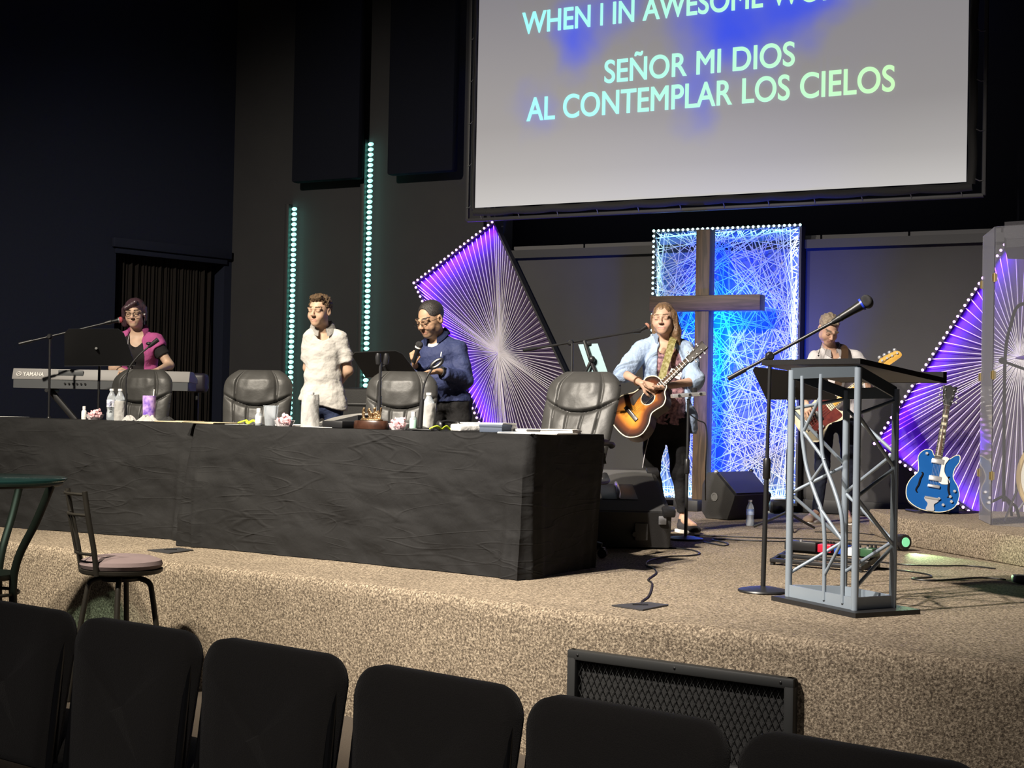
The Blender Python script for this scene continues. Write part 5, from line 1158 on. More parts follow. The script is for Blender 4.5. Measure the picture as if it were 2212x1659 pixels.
# ---------------------------------------------------------------- truss lectern
F0, L0, R0_ = gz(1848, 1336), gz(1666, 1297), gz(1988, 1327); K0 = L0 + R0_ - F0; cen = (F0 + L0 + R0_ + K0) / 4
t = thing('truss_lectern', 'silver tubular truss lectern with a sloping black top on a black base', 'lectern', tuple(cen))
m_tru = M('silver_blue_paint', (.27, .325, .385), .38, metal=.3, var=(4, (.31, .365, .425), 1)); m_top = M('black_lectern_laminate', (.016, .016, .017), .45, bump=(150, .1))
m_rail = M('slate_blue_paint', (.085, .105, .125), .4, metal=.3)
def quadbox(b, pts, z0, z1):
    lo = [b.bm.verts.new(V((p[0], p[1], z0 if not hasattr(z0, '__len__') else z0[i]))) for i, p in enumerate(pts)]; hi = [b.bm.verts.new(V((p[0], p[1], z1 if not hasattr(z1, '__len__') else z1[i]))) for i, p in enumerate(pts)]
    k = len(pts); fs = [b.bm.faces.new(lo[::-1]), b.bm.faces.new(hi)] + [b.bm.faces.new((lo[i], lo[(i + 1) % k], hi[(i + 1) % k], hi[i])) for i in range(k)]; b._f(fs); bmesh.ops.recalc_face_normals(b.bm, faces=fs)
b = MB(); quadbox(b, (F0, R0_, K0, L0), ST, ST + .022); b.obj('base_plate', m_top, t, world=True)
zb_ = ST + .022; Fp, Lp, Rp = gz(1846, 1318, zb_), gz(1703, 1288, zb_), gz(1928, 1312, zb_); Kp = gz(1822, 1291, zb_); e1, e2 = (Lp - Fp).normalized(), (Rp - Fp).normalized()
def trim4(pts, z0, z1, th, name, mat):
    for p, q in zip(pts, pts[1:] + pts[:1]):
        d = (q - p); d.z = 0; n_ = V((-d.y, d.x, 0)).normalized() * th / 2; b = MB(); quadbox(b, (p - n_, q - n_, q + n_, p + n_), z0, z1); b.obj(name, mat, t, world=True)
trim4([Fp, Rp, Kp, Lp], zb_, zb_ + .055, .012, 'base_rail', m_tru)
zF, zL, zR = at(1862, 789, Fp.y).z, at(1711, 795, Lp.y).z, at(1940, 836, Rp.y).z; zK = zL + zR - zF
tops = {'F': V((Fp.x, Fp.y, zF)), 'L': V((Lp.x, Lp.y, zL)), 'R': V((Rp.x, Rp.y, zR)), 'K': V((Kp.x, Kp.y, zK))}; bots = {'F': Fp, 'L': Lp, 'R': Rp, 'K': Kp}
for k in 'FLRK': b = MB(); b.cyl(bots[k], tops[k] - V((0, 0, .01)), .0165, n=18); b.obj('corner_post', m_tru, t, world=True)
def rail4(a, c, hgt=.052):
    p, q = tops[a], tops[c]; d = (q - p); n_ = V((-d.y, d.x, 0)).normalized() * .006; b = MB(); quadbox(b, (p - n_, q - n_, q + n_, p + n_), (p.z - hgt, q.z - hgt, q.z - hgt, p.z - hgt), (p.z, q.z, q.z, p.z)); b.obj('top_rail', m_rail, t, world=True)
for a, c in ('FL', 'FR', 'LK', 'KR'): rail4(a, c)
def zig(a, c, fr):
    pts = []
    for i, f in enumerate(fr): k = (a, c)[i % 2]; pts.append(bots[k].lerp(tops[k], f))
    for p, q in zip(pts, pts[1:]): b = MB(); b.cyl(p, q, .0085, n=12); b.obj('brace', m_tru, t, world=True)
zig('L', 'K', (.10, .27, .45, .63, .82, .95)); zig('F', 'R', (.09, .28, .46, .63, .80, .94)); zig('K', 'R', (.12, .30, .5, .7, .9))
lf = (Fp + Lp) / 2; nF = V((e1.y, -e1.x, 0)); nF = nF if nF.y < 0 else -nF
def on_face(x, y):                     # pixel -> the vertical plane of the long front face
    d = ray(x, y); return CAM + d * ((nF.dot(Fp - CAM) + .005) / nF.dot(d))
c1 = [on_face(*p) for p in ((1733, 812), (1733, 880), (1733, 934), (1735, 960), (1744, 1015), (1764, 1074), (1775, 1105), (1781, 1157), (1781, 1220), (1780, 1296))]
c2 = [on_face(*p) for p in ((1774, 808), (1772, 857), (1773, 920), (1775, 960), (1780, 997), (1801, 1054), (1815, 1100), (1820, 1140), (1821, 1209), (1820, 1303))]
for c in (c1, c2): b = MB(); b.tube(spline(c, 5), .0095, 12); b.obj('curved_tube', m_tru, t, world=True)
for p, q in (((1772, 857), (1736, 932)), ((1737, 934), (1781, 994)), ((1770, 1096), (1819, 1166)), ((1819, 1170), (1782, 1240)), ((1780, 1000), (1752, 1040))):
    b = MB(); b.cyl(on_face(*p), on_face(*q), .008, n=12); b.obj('brace', m_tru, t, world=True)
def on_line(o, d, x): u = (x - 1106 - ROLL * 40) / FPX; return o + d * ((u * o.y - o.x) / (d.x - u * d.y))
oB = Fp - e2 * .02 - e1 * .035; A_ = on_line(oB, e1, 1645); C_ = on_line(oB, e2, 2042); D_ = A_ + C_ - oB
zs = [at(1876, 780, oB.y).z, at(2042, 822, C_.y).z, 0, at(1645, 783, A_.y).z]; zs[2] = zs[1] + zs[3] - zs[0]
b = MB(); quadbox(b, (oB, C_, D_, A_), [z - .012 for z in zs], [z + .012 for z in zs]); bo = b.obj('sloping_top', m_top, t, world=True)
b = MB(); p, q = C_, D_; n_ = e2 * .012; quadbox(b, (p - n_, q - n_, q + n_, p + n_), [zs[1] - .012, zs[2] - .012, zs[2] - .012, zs[1] - .012], [zs[1] + .04, zs[2] + .04, zs[2] + .04, zs[1] + .04]); b.obj('book_ledge', m_top, t, world=True)

# ---------------------------------------------------------------- floor monitors
m_mon = M('black_textured_cabinet', (.026, .025, .025), .6, bump=(260, .4), spec=.4); m_mon2 = M('grey_monitor_carpet', (.075, .074, .073), .85, bump=(220, .4))
BRp = gz(1431, 1187); wm_ = .66; t = thing('floor_monitor', 'large wedge floor monitor with a recessed handle, behind the shaded table end', 'monitor speaker', (BRp.x, BRp.y, ST), .05, 'black floor monitors')
zf = at(1451, 1107, BRp.y).z - ST; zr = at(1405, 1013, BRp.y + .78).z - ST; mxm = Matrix(((0, 0, 1, 0), (1, 0, 0, 0), (0, 1, 0, 0), (0, 0, 0, 1)))
pr = [(.0, .012), (-.05, zf), (.78, zr), (.80, zr - .05), (.62, .012)]
b = MB(); b.prism(pr, -wm_, .05, mxm, bev=.012); b.obj('cabinet', m_mon, t)
sl = math.atan2(zr - zf, .83); mt = Matrix.Translation((0, -.05, zf)) @ Matrix.Rotation(sl, 4, 'X')
b = MB(); b.box(mt @ V((-.30, .415, .003)), (.64, .80, .008), rot=mt.to_3x3(), bev=.003); b.obj('top_carpet', m_mon2, t)
b = MB(); b.box(mt @ V((-.26, .36, .009)), (.235, .30, .006), rot=mt.to_3x3(), bev=.003); hp_ = b.obj('handle_dish', m_pla, t)
b = MB(); b.tube([mt @ V(q) for q in ((-.27, .235, .010), (-.265, .26, .035), (-.262, .36, .042), (-.262, .46, .035), (-.262, .485, .010))], .012, 8); b.obj('bar_handle', m_chr, hp_)
for x, y, z in ((.03, .02, 0), (.03, .79, 0), (-wm_ + .02, .02, 0)):
    b = MB(); b.box(mt @ V((x, y, 0)), (.085, .085, .055), rot=mt.to_3x3(), bev=.014); b.obj('corner_guard', m_pla, t)
b = MB(); b.box((-.145, -.030, .115), (.085, .03, .11), bev=.006); jp = b.obj('jack_plate', m_mon2, t)
b = MB(); b.cyl((-.19, -.03, .105), (-.19, -.075, .10), .016); b.obj('cable_plug', m_pla, jp)
b = MB(); b.box((-.01, -.046, .19), (.05, .012, .055), bev=.004); b.obj('badge', M('grey_badge', (.16, .16, .17), .4), t)
P1, P2, P3 = gz(1524, 1120), gz(1582, 1125), gz(1644, 1121); ex_ = (P2 - P1).normalized(); ey_ = (P3 - P2); ln = max(.36, ey_.length); ey_ = (ey_ - ex_ * ey_.dot(ex_)).normalized(); 
if ey_.y < 0: ey_ = -ey_
t = thing('floor_monitor', 'small wedge floor monitor by the foot of the cross, beside the water bottle', 'monitor speaker', tuple(P1), 0, 'black floor monitors')
sc_ = 3200 / P1.y; mw = Matrix(((ex_.x, 0, ey_.x, P1.x), (ex_.y, 0, ey_.y, P1.y), (0, 1, 0, ST), (0, 0, 0, 1)))
q8 = [(1512, 1106), (1513, 1049), (1527, 1022), (1548, 1020), (1602, 1068), (1600, 1078), (1583, 1121), (1524, 1121)]; q8 = [((x - 1524) / sc_, max(.004, (1121.5 - y) / sc_)) for x, y in q8]
b = MB(); b.prism(q8, 0, ln + .1, mw, bev=.006); b.obj('cabinet', m_mon, t, world=True)
c = mw @ V(((1548.5 - 1524) / sc_, (1121 - 1073) / sc_, -.002)); b = MB(); nn = -ey_; b.lathe([(.020, 0), (.034, 0), (.036, .006), (.024, .008), (.020, .004)], mx=frame(ex_, nn, c), n=22); b.obj('port_ring', M('grey_ring', (.12, .12, .12), .5), t, world=True)
b = MB(); b.lathe([(0, 0), (.020, 0), (.020, .003), (0, .003)], mx=frame(ex_, nn, c), n=18); b.obj('port_hole', m_void, t, world=True)
b = MB(); g0_, g1_ = V((*q8[3], 0)), V((*q8[4], 0)); gd_ = (g1_ - g0_).normalized(); gn_ = V((-gd_.y, gd_.x, 0)); gn_ = gn_ if gn_.y > 0 else -gn_; gm_ = (g0_ + g1_) / 2 + gn_ * .004
b.prism([tuple((gm_ + gd_ * a + gn_ * c_).xy) for a, c_ in ((-.125, 0), (.125, 0), (.125, .008), (-.125, .008))], .03, ln + .07, mw); b.obj('speaker_grille', M('grey_grille_metal', (.06, .06, .065), .45, metal=.3, bump=(500, .5)), t, world=True)
for z in (.015, ln + .085): b = MB(); b.ball(mw @ V((*q8[3], z)), .02, 8, 6); b.obj('corner_guard', m_chr if z < .1 else m_pla, t, world=True)
# ---------------------------------------------------------------- guitars
m_nk = wood('dark_neck_wood', (.05, .025, .012), (.10, .05, .025), (3, 40, 40), .35); m_fb = M('dark_fretboard', (.018, .012, .009), .4); m_str_ = M('guitar_string_steel', (.7, .68, .64), .25, metal=1.); m_crm = M('cream_plastic', (.72, .66, .48), .4)
def strat(pts, n=7): return [tuple(p.xy) for p in spline(pts, n, True)]
def neck_parts(t, X, x0, x1, xh, w0, w1, nfret, headpoly, tuners, nstr, mat_neck, mat_fb, mat_head, mat_tun, zt=.012, xs=None, tun_r=.006, fret_mat=None, inlays=False):
    b = MB(); b.tube([(x0, 0, -.004), ((x0 + x1) / 2, 0, -.006), (x1, 0, -.006)], [w0 * .5, (w0 + w1) * .25, w1 * .5], 12, flat=(1, .62) if False else None); b.bm.transform(X @ Matrix.Diagonal((1, 1, .55, 1))); b.obj('neck', mat_neck, t, world=True)
    b = MB(); b.prism([(x0 - .05, -w0 * .52), (x1, -w1 * .5), (x1, w1 * .5), (x0 - .05, w0 * .52)], .002, .008, X); fb = b.obj('fretboard', mat_fb, t, world=True)
    b = MB(); L = x1 - (xs or .10)
    for k in range(1, nfret + 1):
        x = x1 - L * (1 - 2 ** (-k / 12))
        if x < x0 - .05: break
        w = w1 + (w0 - w1) * (x1 - x) / (x1 - x0); b.box(X @ V((x, 0, .0088)), (.0045, w * .98, .0028), rot=X.to_3x3())
    b.box(X @ V((x1 + .002, 0, .009)), (.007, w1, .006), rot=X.to_3x3()); b.obj('fret_marks', fret_mat or m_str_, fb, world=False) if False else b.obj('fret_marks', fret_mat or m_str_, t, world=True)
    if inlays:
        b = MB()
        for k in (3, 5, 7, 9, 12, 15, 17):
            x = x1 - L * (1 - 2 ** (-(k - .5) / 12)); b.box(X @ V((x, 0, .009)), (.019, w1 * .74, .002), rot=X.to_3x3())
        b.obj('inlay_marks', m_crm, t, world=True)
    b = MB(); b.prism(headpoly, -.012, .004, X, bev=.002); b.obj('headstock', mat_head, t, world=True)
    for (x, y, sy) in tuners:
        b = MB(); b.cyl(X @ V((x, y, .004)), X @ V((x, y, .014)), tun_r * .8, n=10); b.cyl(X @ V((x, y, -.006)), X @ V((x, y + sy * .026, -.006)), tun_r * .5, n=8); b.ball(X @ V((x, y + sy * .032, -.006)), (tun_r * 1.5, tun_r * 1.5, tun_r), 10, 7, rot=X.to_3x3()); b.obj('tuning_peg', mat_tun, t, world=True)
    for k in range(nstr):
        f = (k / (nstr - 1) - .5); b = MB(); b.tube([X @ V((xs or .1, f * w0 * 1.0, zt)), X @ V((x1 + .002, f * w1 * .8, .013)), X @ V((tuners[k][0], tuners[k][1], .009))], .0008 + .0003 * (nstr == 4), 4, caps=False); b.obj('string', m_str_, t, world=True)
def sunburst():
    m = M('sunburst_spruce', (.6, .3, .05), .22, coat=.6); nt = m.node_tree; pb = nt.nodes['Principled BSDF']; L = nt.links.new
    tc = nt.nodes.new('ShaderNodeTexCoord'); mp = nt.nodes.new('ShaderNodeMapping'); mp.vector_type = 'TEXTURE'; mp.inputs['Location'].default_value = (.5, .5, .5); mp.inputs['Scale'].default_value = (.56, .56, .56)
    ln = nt.nodes.new('ShaderNodeVectorMath'); ln.operation = 'LENGTH'; r = nt.nodes.new('ShaderNodeValToRGB'); e = r.color_ramp.elements
    e[0].position = .10; e[0].color = (.60, .27, .03, 1); e[1].position = .90; e[1].color = (.015, .006, .004, 1); k = e.new(.42); k.color = (.42, .15, .018, 1); k = e.new(.64); k.color = (.10, .026, .008, 1)
    at_ = nt.nodes.new('ShaderNodeAttribute'); at_.attribute_name = 'Rim'; L(at_.outputs['Fac'], r.inputs[0]); L(r.outputs[0], pb.inputs['Base Color']); return m
def rim_attr(o, poly, X):
    """Stores on the soundboard how near each point lies to the rim: the finish darkens towards it."""
    me = o.data; inv = (XF[o.parent.name].inverted() @ X).inverted(); P2 = np.array(poly); a = me.attributes.new('Rim', 'FLOAT', 'POINT')
    vals = []
    for v in me.vertices:
        p = inv @ v.co; d = np.min(np.linalg.norm(P2 - np.array((p.x, p.y)), axis=1)); vals.append(max(0., 1 - d / .150))
    a.data.foreach_set('value', vals)
def top_plate(poly, z, X, t, mat, name, rings=9):
    b = MB(); c = np.mean(np.array(poly), 0); n = len(poly); prev = None
    for i in range(rings):
        k = 1 - i / rings; ring = [b.bm.verts.new(X @ V((c[0] + (x - c[0]) * k, c[1] + (y - c[1]) * k, z))) for x, y in poly]
        if prev: b._f([b.bm.faces.new((prev[j], prev[(j + 1) % n], ring[(j + 1) % n], ring[j])) for j in range(n)])
        prev = ring
    b._f([b.bm.faces.new(prev)]); bmesh.ops.recalc_face_normals(b.bm, faces=b.bm.faces[:])
    o = b.obj(name, mat, t, world=True); rim_attr(o, poly, X); return o
# acoustic guitar
o_ = at(1331, 925, 10.62); hd_ = at(1523, 743, 10.50); nx = (hd_ - o_).normalized(); X = frame(nx, (-.62, -.72, .24), o_); GL = (hd_ - o_).length
t = thing('acoustic_guitar', 'sunburst acoustic guitar with a cutaway, held by the woman in pale denim', 'guitar', tuple(o_))
oy = -1 if (X.to_3x3() @ V((0, 1, 0))).z > 0 else 1
poly = strat([(0, 0), (.02, .12), (.10, .188), (.19, .172), (.265, .122), (.33, .118), (.40, .142), (.455, .10), (.47, .035), (.47, -.035), (.43, -.065), (.405, -.11), (.36, -.135), (.30, -.122), (.255, -.122), (.19, -.172), (.10, -.188), (.02, -.12)])
if oy > 0: poly = [(x, -y) for x, y in poly]
m_mah = wood('dark_mahogany', (.03, .010, .006), (.06, .022, .012), (3, 30, 30), .3)
b = MB(); b.prism(poly, -.098, -.002, X, bev=.004); b.obj('body', m_mah, t, world=True)
top_plate(poly, .0, X, t, sunburst(), 'soundboard')
b = MB(); b.tube([X @ V((x, y, .0)) for x, y in poly], .0042, 6, closed=True); b.obj('binding', m_crm, t, world=True)
b = MB(); b.lathe([(0, .001), (.050, .001), (.050, .002), (0, .002)], mx=X @ Matrix.Translation((.315, 0, 0)), n=28); b.obj('soundhole', m_void, t, world=True)
b = MB(); b.tube([X @ V((.315 + .055 * math.cos(a), .055 * math.sin(a), .002)) for a in np.linspace(0, 2 * PI, 29)[:-1]], .0035, 6, closed=True); b.obj('rosette', m_crm, t, world=True)
sg = 1 if oy > 0 else -1
b = MB(); b.prism(strat([(.36, -.05 * sg), (.33, -.06 * sg), (.26, -.055 * sg), (.20, -.04 * sg), (.21, -.10 * sg), (.27, -.105 * sg), (.35, -.085 * sg)], 5), .001, .003, X); b.obj('pickguard', m_fb, t, world=True)
b = MB(); b.box(X @ V((.150, 0, .006)), (.032, .155, .010), rot=X.to_3x3(), bev=.004); br_ = b.obj('bridge', m_fb, t, world=True)
b = MB(); b.box(X @ V((.158, 0, .013)), (.004, .075, .007), rot=X.to_3x3()); b.obj('saddle', m_wsole, t, world=True)
hx = GL - .17
neck_parts(t, X, .47, hx, GL, .056, .044, 20, strat([(hx, -.022), (hx + .03, -.030), (GL - .03, -.036), (GL, -.034), (GL - .006, 0), (GL, .034), (GL - .03, .036), (hx + .03, .030), (hx, .022)], 4),
           [(hx + .04 + .042 * (k if k < 3 else 5 - k), (-1 if k < 3 else 1) * .022, (-1 if k < 3 else 1)) for k in range(6)], 6, m_nk, m_fb, m_fb, m_chr, xs=.16, inlays=False, fret_mat=m_wsole)
# its strap, over her shoulder
ps = [(1466, 728, .10), (1458, 727, .0), (1452, 738, -.10), (1446, 760, -.155), (1437, 790, -.185), (1428, 822, -.19)]
pts = [at(x, y, 10.92 + dy) for x, y, dy in ps]; b = MB(); rows = []
for i, p in enumerate(spline(pts, 5)): rows.append(p)
vs = []
for i, p in enumerate(rows):
    tn = (rows[min(i + 1, len(rows) - 1)] - rows[max(i - 1, 0)]).normalized(); sd = tn.cross(V((0, -1, .4))).normalized() * .026; vs.append((b.bm.verts.new(p - sd), b.bm.verts.new(p + sd)))
for p, q in zip(vs, vs[1:]): b._f([b.bm.faces.new((p[0], q[0], q[1], p[1]))])
b.obj('strap', M('gold_olive_brocade', (.30, .26, .06), .55, var=(55, (.60, .56, .30), .5), bump=(120, .4)), t, world=True, solid=.004)
b = MB(); q = X @ V((.20, 0, .02)); qs = [at(1399, 850, 10.60), at(1406, 880, 10.60), at(1404, 930, 10.62), at(1394, 975, 10.66), at(1388, 1010, 10.7)]; b.tube(spline(qs, 6), .0035, 6); b.obj('guitar_cable', M('grey_cord'), t, world=True)

# bass guitar
o_ = at(1728, 932, 11.93); hd_ = at(1942, 757, 11.66); nx = (hd_ - o_).normalized(); X = frame(nx, (-.15, -.95, .15), o_); GL = (hd_ - o_).length; sg = 1 if (X.to_3x3() @ V((0, 1, 0))).z > 0 else -1
t = thing('bass_guitar', 'cream and dark red bass guitar with a yellow headstock, held by the bass player', 'guitar', tuple(o_))
m_yel = M('yellow_maple', (.62, .36, .07), .3, coat=.4)
f_ = lambda pts: [(x, y * sg) for x, y in pts]
poly = strat(f_([(0, 0), (.015, .10), (.07, .155), (.14, .150), (.20, .115), (.27, .125), (.34, .165), (.41, .165), (.415, .135), (.36, .085), (.345, .035), (.345, -.035), (.35, -.07), (.39, -.115), (.37, -.145), (.30, -.135), (.23, -.105), (.16, -.125), (.08, -.165), (.015, -.11)]))
b = MB(); b.prism(poly, -.045, 0, X, bev=.008); b.obj('body', M('cream_lacquer', (.66, .60, .44), .25, coat=.5), t, world=True)
b = MB(); b.prism(strat(f_([(.07, -.04), (.10, -.12), (.20, -.095), (.28, -.115), (.345, -.11), (.34, -.03), (.35, .04), (.37, .10), (.35, .12), (.28, .085), (.20, .06), (.12, .045)]), 5), .001, .004, X); b.obj('pickguard', M('dark_red_tortoise', (.07, .010, .012), .25, var=(25, (.16, .03, .02), 1)), t, world=True)
b = MB(); b.box(X @ V((.19, 0, .010)), (.05, .085, .014), rot=X.to_3x3(), bev=.004); b.obj('pickup', m_pla, t, world=True)
b = MB(); b.box(X @ V((.075, 0, .010)), (.05, .075, .014), rot=X.to_3x3(), bev=.003); b.obj('bridge', m_chr, t, world=True)
for k in range(3): b = MB(); q = X @ V((.10 + .0 * k + .035 * k, -.085 * sg, .004)); b.cyl(q, q + (X.to_3x3() @ V((0, 0, .016))), .010, n=12); b.obj('knob', m_chr, t, world=True)
hx = GL - .20
neck_parts(t, X, .345, hx, GL, .062, .044, 20, strat(f_([(hx, -.022), (hx + .03, -.028), (hx + .06, -.040), (GL - .05, -.048), (GL - .01, -.046), (GL, -.02), (GL - .02, .012), (hx + .10, .034), (hx + .04, .040), (hx + .015, .028), (hx, .022)]), 5),
           [(hx + .05 + .042 * k, (.022 - .010 * k) * sg, sg) for k in range(4)], 4, m_yel, m_crm, m_yel, m_chr, xs=.08, tun_r=.011, fret_mat=m_fb)
ps = [(1795, 748, .08), (1812, 748, .02), (1824, 752, -.06), (1824, 775, -.125), (1817, 800, -.155), (1806, 850, -.19)]
rows = spline([at(x, y, 12.2 + dy) for x, y, dy in ps], 5); b = MB(); vs = []
for i, p in enumerate(rows):
    tn = (rows[min(i + 1, len(rows) - 1)] - rows[max(i - 1, 0)]).normalized(); sd = tn.cross(V((0, -1, .4))).normalized() * .029; vs.append((b.bm.verts.new(p - sd), b.bm.verts.new(p + sd)))
for p, q in zip(vs, vs[1:]): b._f([b.bm.faces.new((p[0], q[0], q[1], p[1]))])
b.obj('strap', M('brown_leather_strap', (.10, .055, .03), .6), t, world=True, solid=.004)

# ---------------------------------------------------------------- drum riser
RH = .187; Q1, Q2 = gz(1934, 1175), gz(2212, 1226); qd = (Q2 - Q1).normalized(); QE = Q2 + qd * .5
t = thing('drum_riser', 'low carpeted riser that carries the blue guitar and the drum shield', 'riser', (Q1.x + .8, Q1.y, ST))
top = [Q1, QE, V((6.4, QE.y, ST)), V((6.4, 11.2, ST)), V((Q1.x + .03, 11.2, ST))]
b = MB(); b.prism([(p.x, p.y) for p in top], ST, ST + RH, bev=.018); b.obj('riser_deck', m_carpet, t, world=True)
# blue hollow-body guitar
ZR = ST + RH
o_ = gz(2008, 1110, ZR); o_ = V((o_.x, o_.y, ZR + .02)); hd_ = at(2053, 832, o_.y + .22); nx = (hd_ - o_).normalized(); X = frame(nx, (-.25, -.95, .1), o_); GL = (hd_ - o_).length; sg = 1 if (X.to_3x3() @ V((0, 1, 0))).x > 0 else -1
f_ = lambda pts: [(x, y * sg) for x, y in pts]
t = thing('electric_guitar', 'blue hollow-body electric guitar leaning upright on the low riser', 'guitar', tuple(o_))
m_blu = M('blue_lacquer', (.006, .070, .27), .18, coat=.8, var=(3, (.012, .10, .34), 1))
poly = strat(f_([(0, 0), (.012, .09), (.06, .165), (.14, .186), (.21, .168), (.275, .125), (.34, .125), (.40, .150), (.445, .145), (.44, .115), (.405, .075), (.395, .03), (.415, -.03), (.452, -.055), (.445, -.105), (.395, -.14), (.33, -.130), (.275, -.125), (.21, -.168), (.14, -.186), (.06, -.165), (.012, -.09)]))
b = MB(); b.prism(poly, -.06, 0, X, bev=.008); b.obj('body', m_blu, t, world=True)
b = MB(); b.tube([X @ V((x, y, -.002)) for x, y in poly], .0035, 6, closed=True); b.obj('binding', m_crm, t, world=True)
b = MB(); b.prism(strat(f_([(.225, .03), (.215, .085), (.24, .105), (.30, .06), (.36, .055), (.41, .075), (.41, .03), (.33, .030)]), 5), .001, .008, X); b.obj('pickguard', M('silver_plastic', (.68, .66, .64), .3), t, world=True)
for sy in (-1, 1):
    b = MB(); c = spline([(.12, sy * .105, .002), (.14, sy * .118, .002), (.18, sy * .105, .002), (.225, sy * .10, .002), (.265, sy * .088, .002), (.275, sy * .10, .002)], 5); b.tube([X @ p for p in c], [.004 + .004 * math.sin(PI * i / (len(c) - 1)) for i in range(len(c))], 6); b.obj('f_hole', m_void, t, world=True)
for x in (.245, .375): b = MB(); b.box(X @ V((x, 0, .008)), (.038, .088, .016), rot=X.to_3x3(), bev=.004); b.obj('pickup', m_chr, t, world=True)
b = MB(); b.box(X @ V((.185, 0, .010)), (.022, .085, .018), rot=X.to_3x3(), bev=.004); b.obj('bridge', m_chr, t, world=True)
b = MB(); b.prism(strat([(.005, -.028), (.05, -.022), (.075, -.045), (.095, -.045), (.095, .045), (.075, .045), (.05, .022), (.005, .028)], 4), .003, .010, X); b.cyl(X @ V((.095, -.05, .012)), X @ V((.095, .05, .012)), .009); b.obj('tailpiece', m_chr, t, world=True)
for x, y in ((.06, .085), (.10, .05), (.13, .125), (.095, .138), (.175, .148), (.42, -.085)): b = MB(); q = X @ V((x, y * sg, .002)); b.cyl(q, q + X.to_3x3() @ V((0, 0, .014)), .010, n=14); b.obj('knob', m_chr, t, world=True)
hx = GL - .16
neck_parts(t, X, .42, hx, GL, .055, .044, 20, strat([(hx, -.022), (hx + .025, -.034), (GL - .05, -.046), (GL - .01, -.052), (GL - .012, -.02), (GL, 0), (GL - .012, .02), (GL - .01, .052), (GL - .05, .046), (hx + .025, .034), (hx, .022)], 4),
           [(hx + .035 + .042 * (k if k < 3 else 5 - k), (-1 if k < 3 else 1) * .030, (-1 if k < 3 else 1)) for k in range(6)], 6, m_nk, m_fb, m_pla, m_chr, xs=.18, inlays=True, fret_mat=m_str_)
gs = thing('guitar_stand', 'small black folding stand under the blue guitar', 'stand', (o_.x + .02, o_.y + .05, ZR))
for sx in (-1, 1):
    b = MB(); b.tube([(sx * .10, -.10, .022), (sx * .10, .02, .012), (sx * .12, .22, .010)], .008, 8); b.obj('cradle_arm', m_blk_m, gs)
b = MB(); b.tube([(-.12, .22, .010), (.12, .22, .010)], .008, 8); b.obj('cross_bar', m_blk_m, gs)
bp = gz(2052, 1108, ZR); t = thing('blue_pedal_box', 'small blue effect box on the riser by the blue guitar', 'effect box', tuple(bp)); b = MB(); b.box((0, 0, .028), (.11, .08, .055), bev=.006); b.obj('housing', M('blue_enamel', (.01, .07, .45), .35), t)
b = MB(); b.cyl((.03, 0, .05), (.03, 0, .066), .012); b.obj('foot_switch', m_chr, t); b = MB(); b.cyl((.055, -.01, .03), (.085, -.012, .03), .009); b.obj('jack_plug', m_chr, t)

# ---------------------------------------------------------------- drum shield, drum and stand
m_plx = clear('clear_acrylic', (.95, .96, .97), .955, .05, (.55, .55, .6)); m_hng = M('brass_hinge', (.5, .38, .16), .35, metal=.8)
vts = [(4.05, 11.0), (3.245, 10.25), (3.15, 9.70), (3.66, 9.25), (4.3, 9.05)]; zs0 = ZR + .003; hs = 1.955
t = thing('drum_shield', 'clear acrylic folding drum shield standing on the riser', 'drum shield', (3.2, 9.8, ZR))
for (a, c) in zip(vts[1:], vts[2:]):
    p, q = V((*a, 0)), V((*c, 0)); d = (q - p).normalized(); n_ = V((-d.y, d.x, 0)) * .003; p = p + d * .006; q = q - d * .006; b = MB(); quadbox(b, (p - n_, q - n_, q + n_, p + n_), zs0, zs0 + hs); b.obj('acrylic_panel', m_plx, t, world=True)
for (a, _) in zip(vts[1:4], range(3)):
    for z in (.32, .98, 1.62): b = MB(); b.cyl((a[0], a[1], zs0 + z - .03), (a[0], a[1], zs0 + z + .03), .008, n=10); b.box((a[0], a[1], zs0 + z), (.035, .01, .05)); b.obj('hinge', m_hng, t, world=True)
b = MB(); za = at(2150, 529, 9.68).z; quadbox(b, [(3.25, 9.82), (3.72, 9.40), (4.3, 9.2), (4.6, 10.6), (3.5, 10.5)], za, za + .17); b.obj('acoustic_lid', M('charcoal_felt', (.020, .019, .023), .9, bump=(80, .4)), t, world=True)
dc = at(2293, 1035, 9.75); ax = V((-.62, -.78, 0)).normalized(); t = thing('bass_drum', 'bass drum with a gold hoop, cut off by the edge of the photo', 'drum', (dc.x, dc.y, ZR)); r_ = .282
mx = frame(ax.cross(V((0, 0, 1))), ax, dc + V((0, 0, .0)))
dz = ZR + r_ + .03 - dc.z; mx = Matrix.Translation((0, 0, dz)) @ mx
b = MB(); b.lathe([(r_ * .96, -.40), (r_ * .97, -.39), (r_ * .97, -.02), (r_ * .95, 0)], mx=mx, n=44); b.obj('shell', M('black_lacquer', (.012, .012, .014), .2), t, world=True)
b = MB(); b.tube([mx @ V((r_ * math.cos(a), r_ * math.sin(a), -.005)) for a in np.linspace(0, 2 * PI, 49)[:-1]], .020, 8, closed=True); b.obj('hoop', M('gold_maple_hoop', (.50, .36, .17), .35, coat=.4), t, world=True)
b = MB(); b.lathe([(0, .0), (r_ * .96, .0), (r_ * .96, .004), (0, .004)], mx=mx, n=44); b.obj('drum_head', M('cream_drum_skin', (.60, .57, .50), .5), t, world=True)
for k in range(8): a = 2 * PI * k / 8 + .2; b = MB(); b.box(mx @ V((r_ * 1.04 * math.cos(a), r_ * 1.04 * math.sin(a), -.02)), (.025, .025, .05), rot=mx.to_3x3()); b.obj('claw', m_pla, t, world=True)
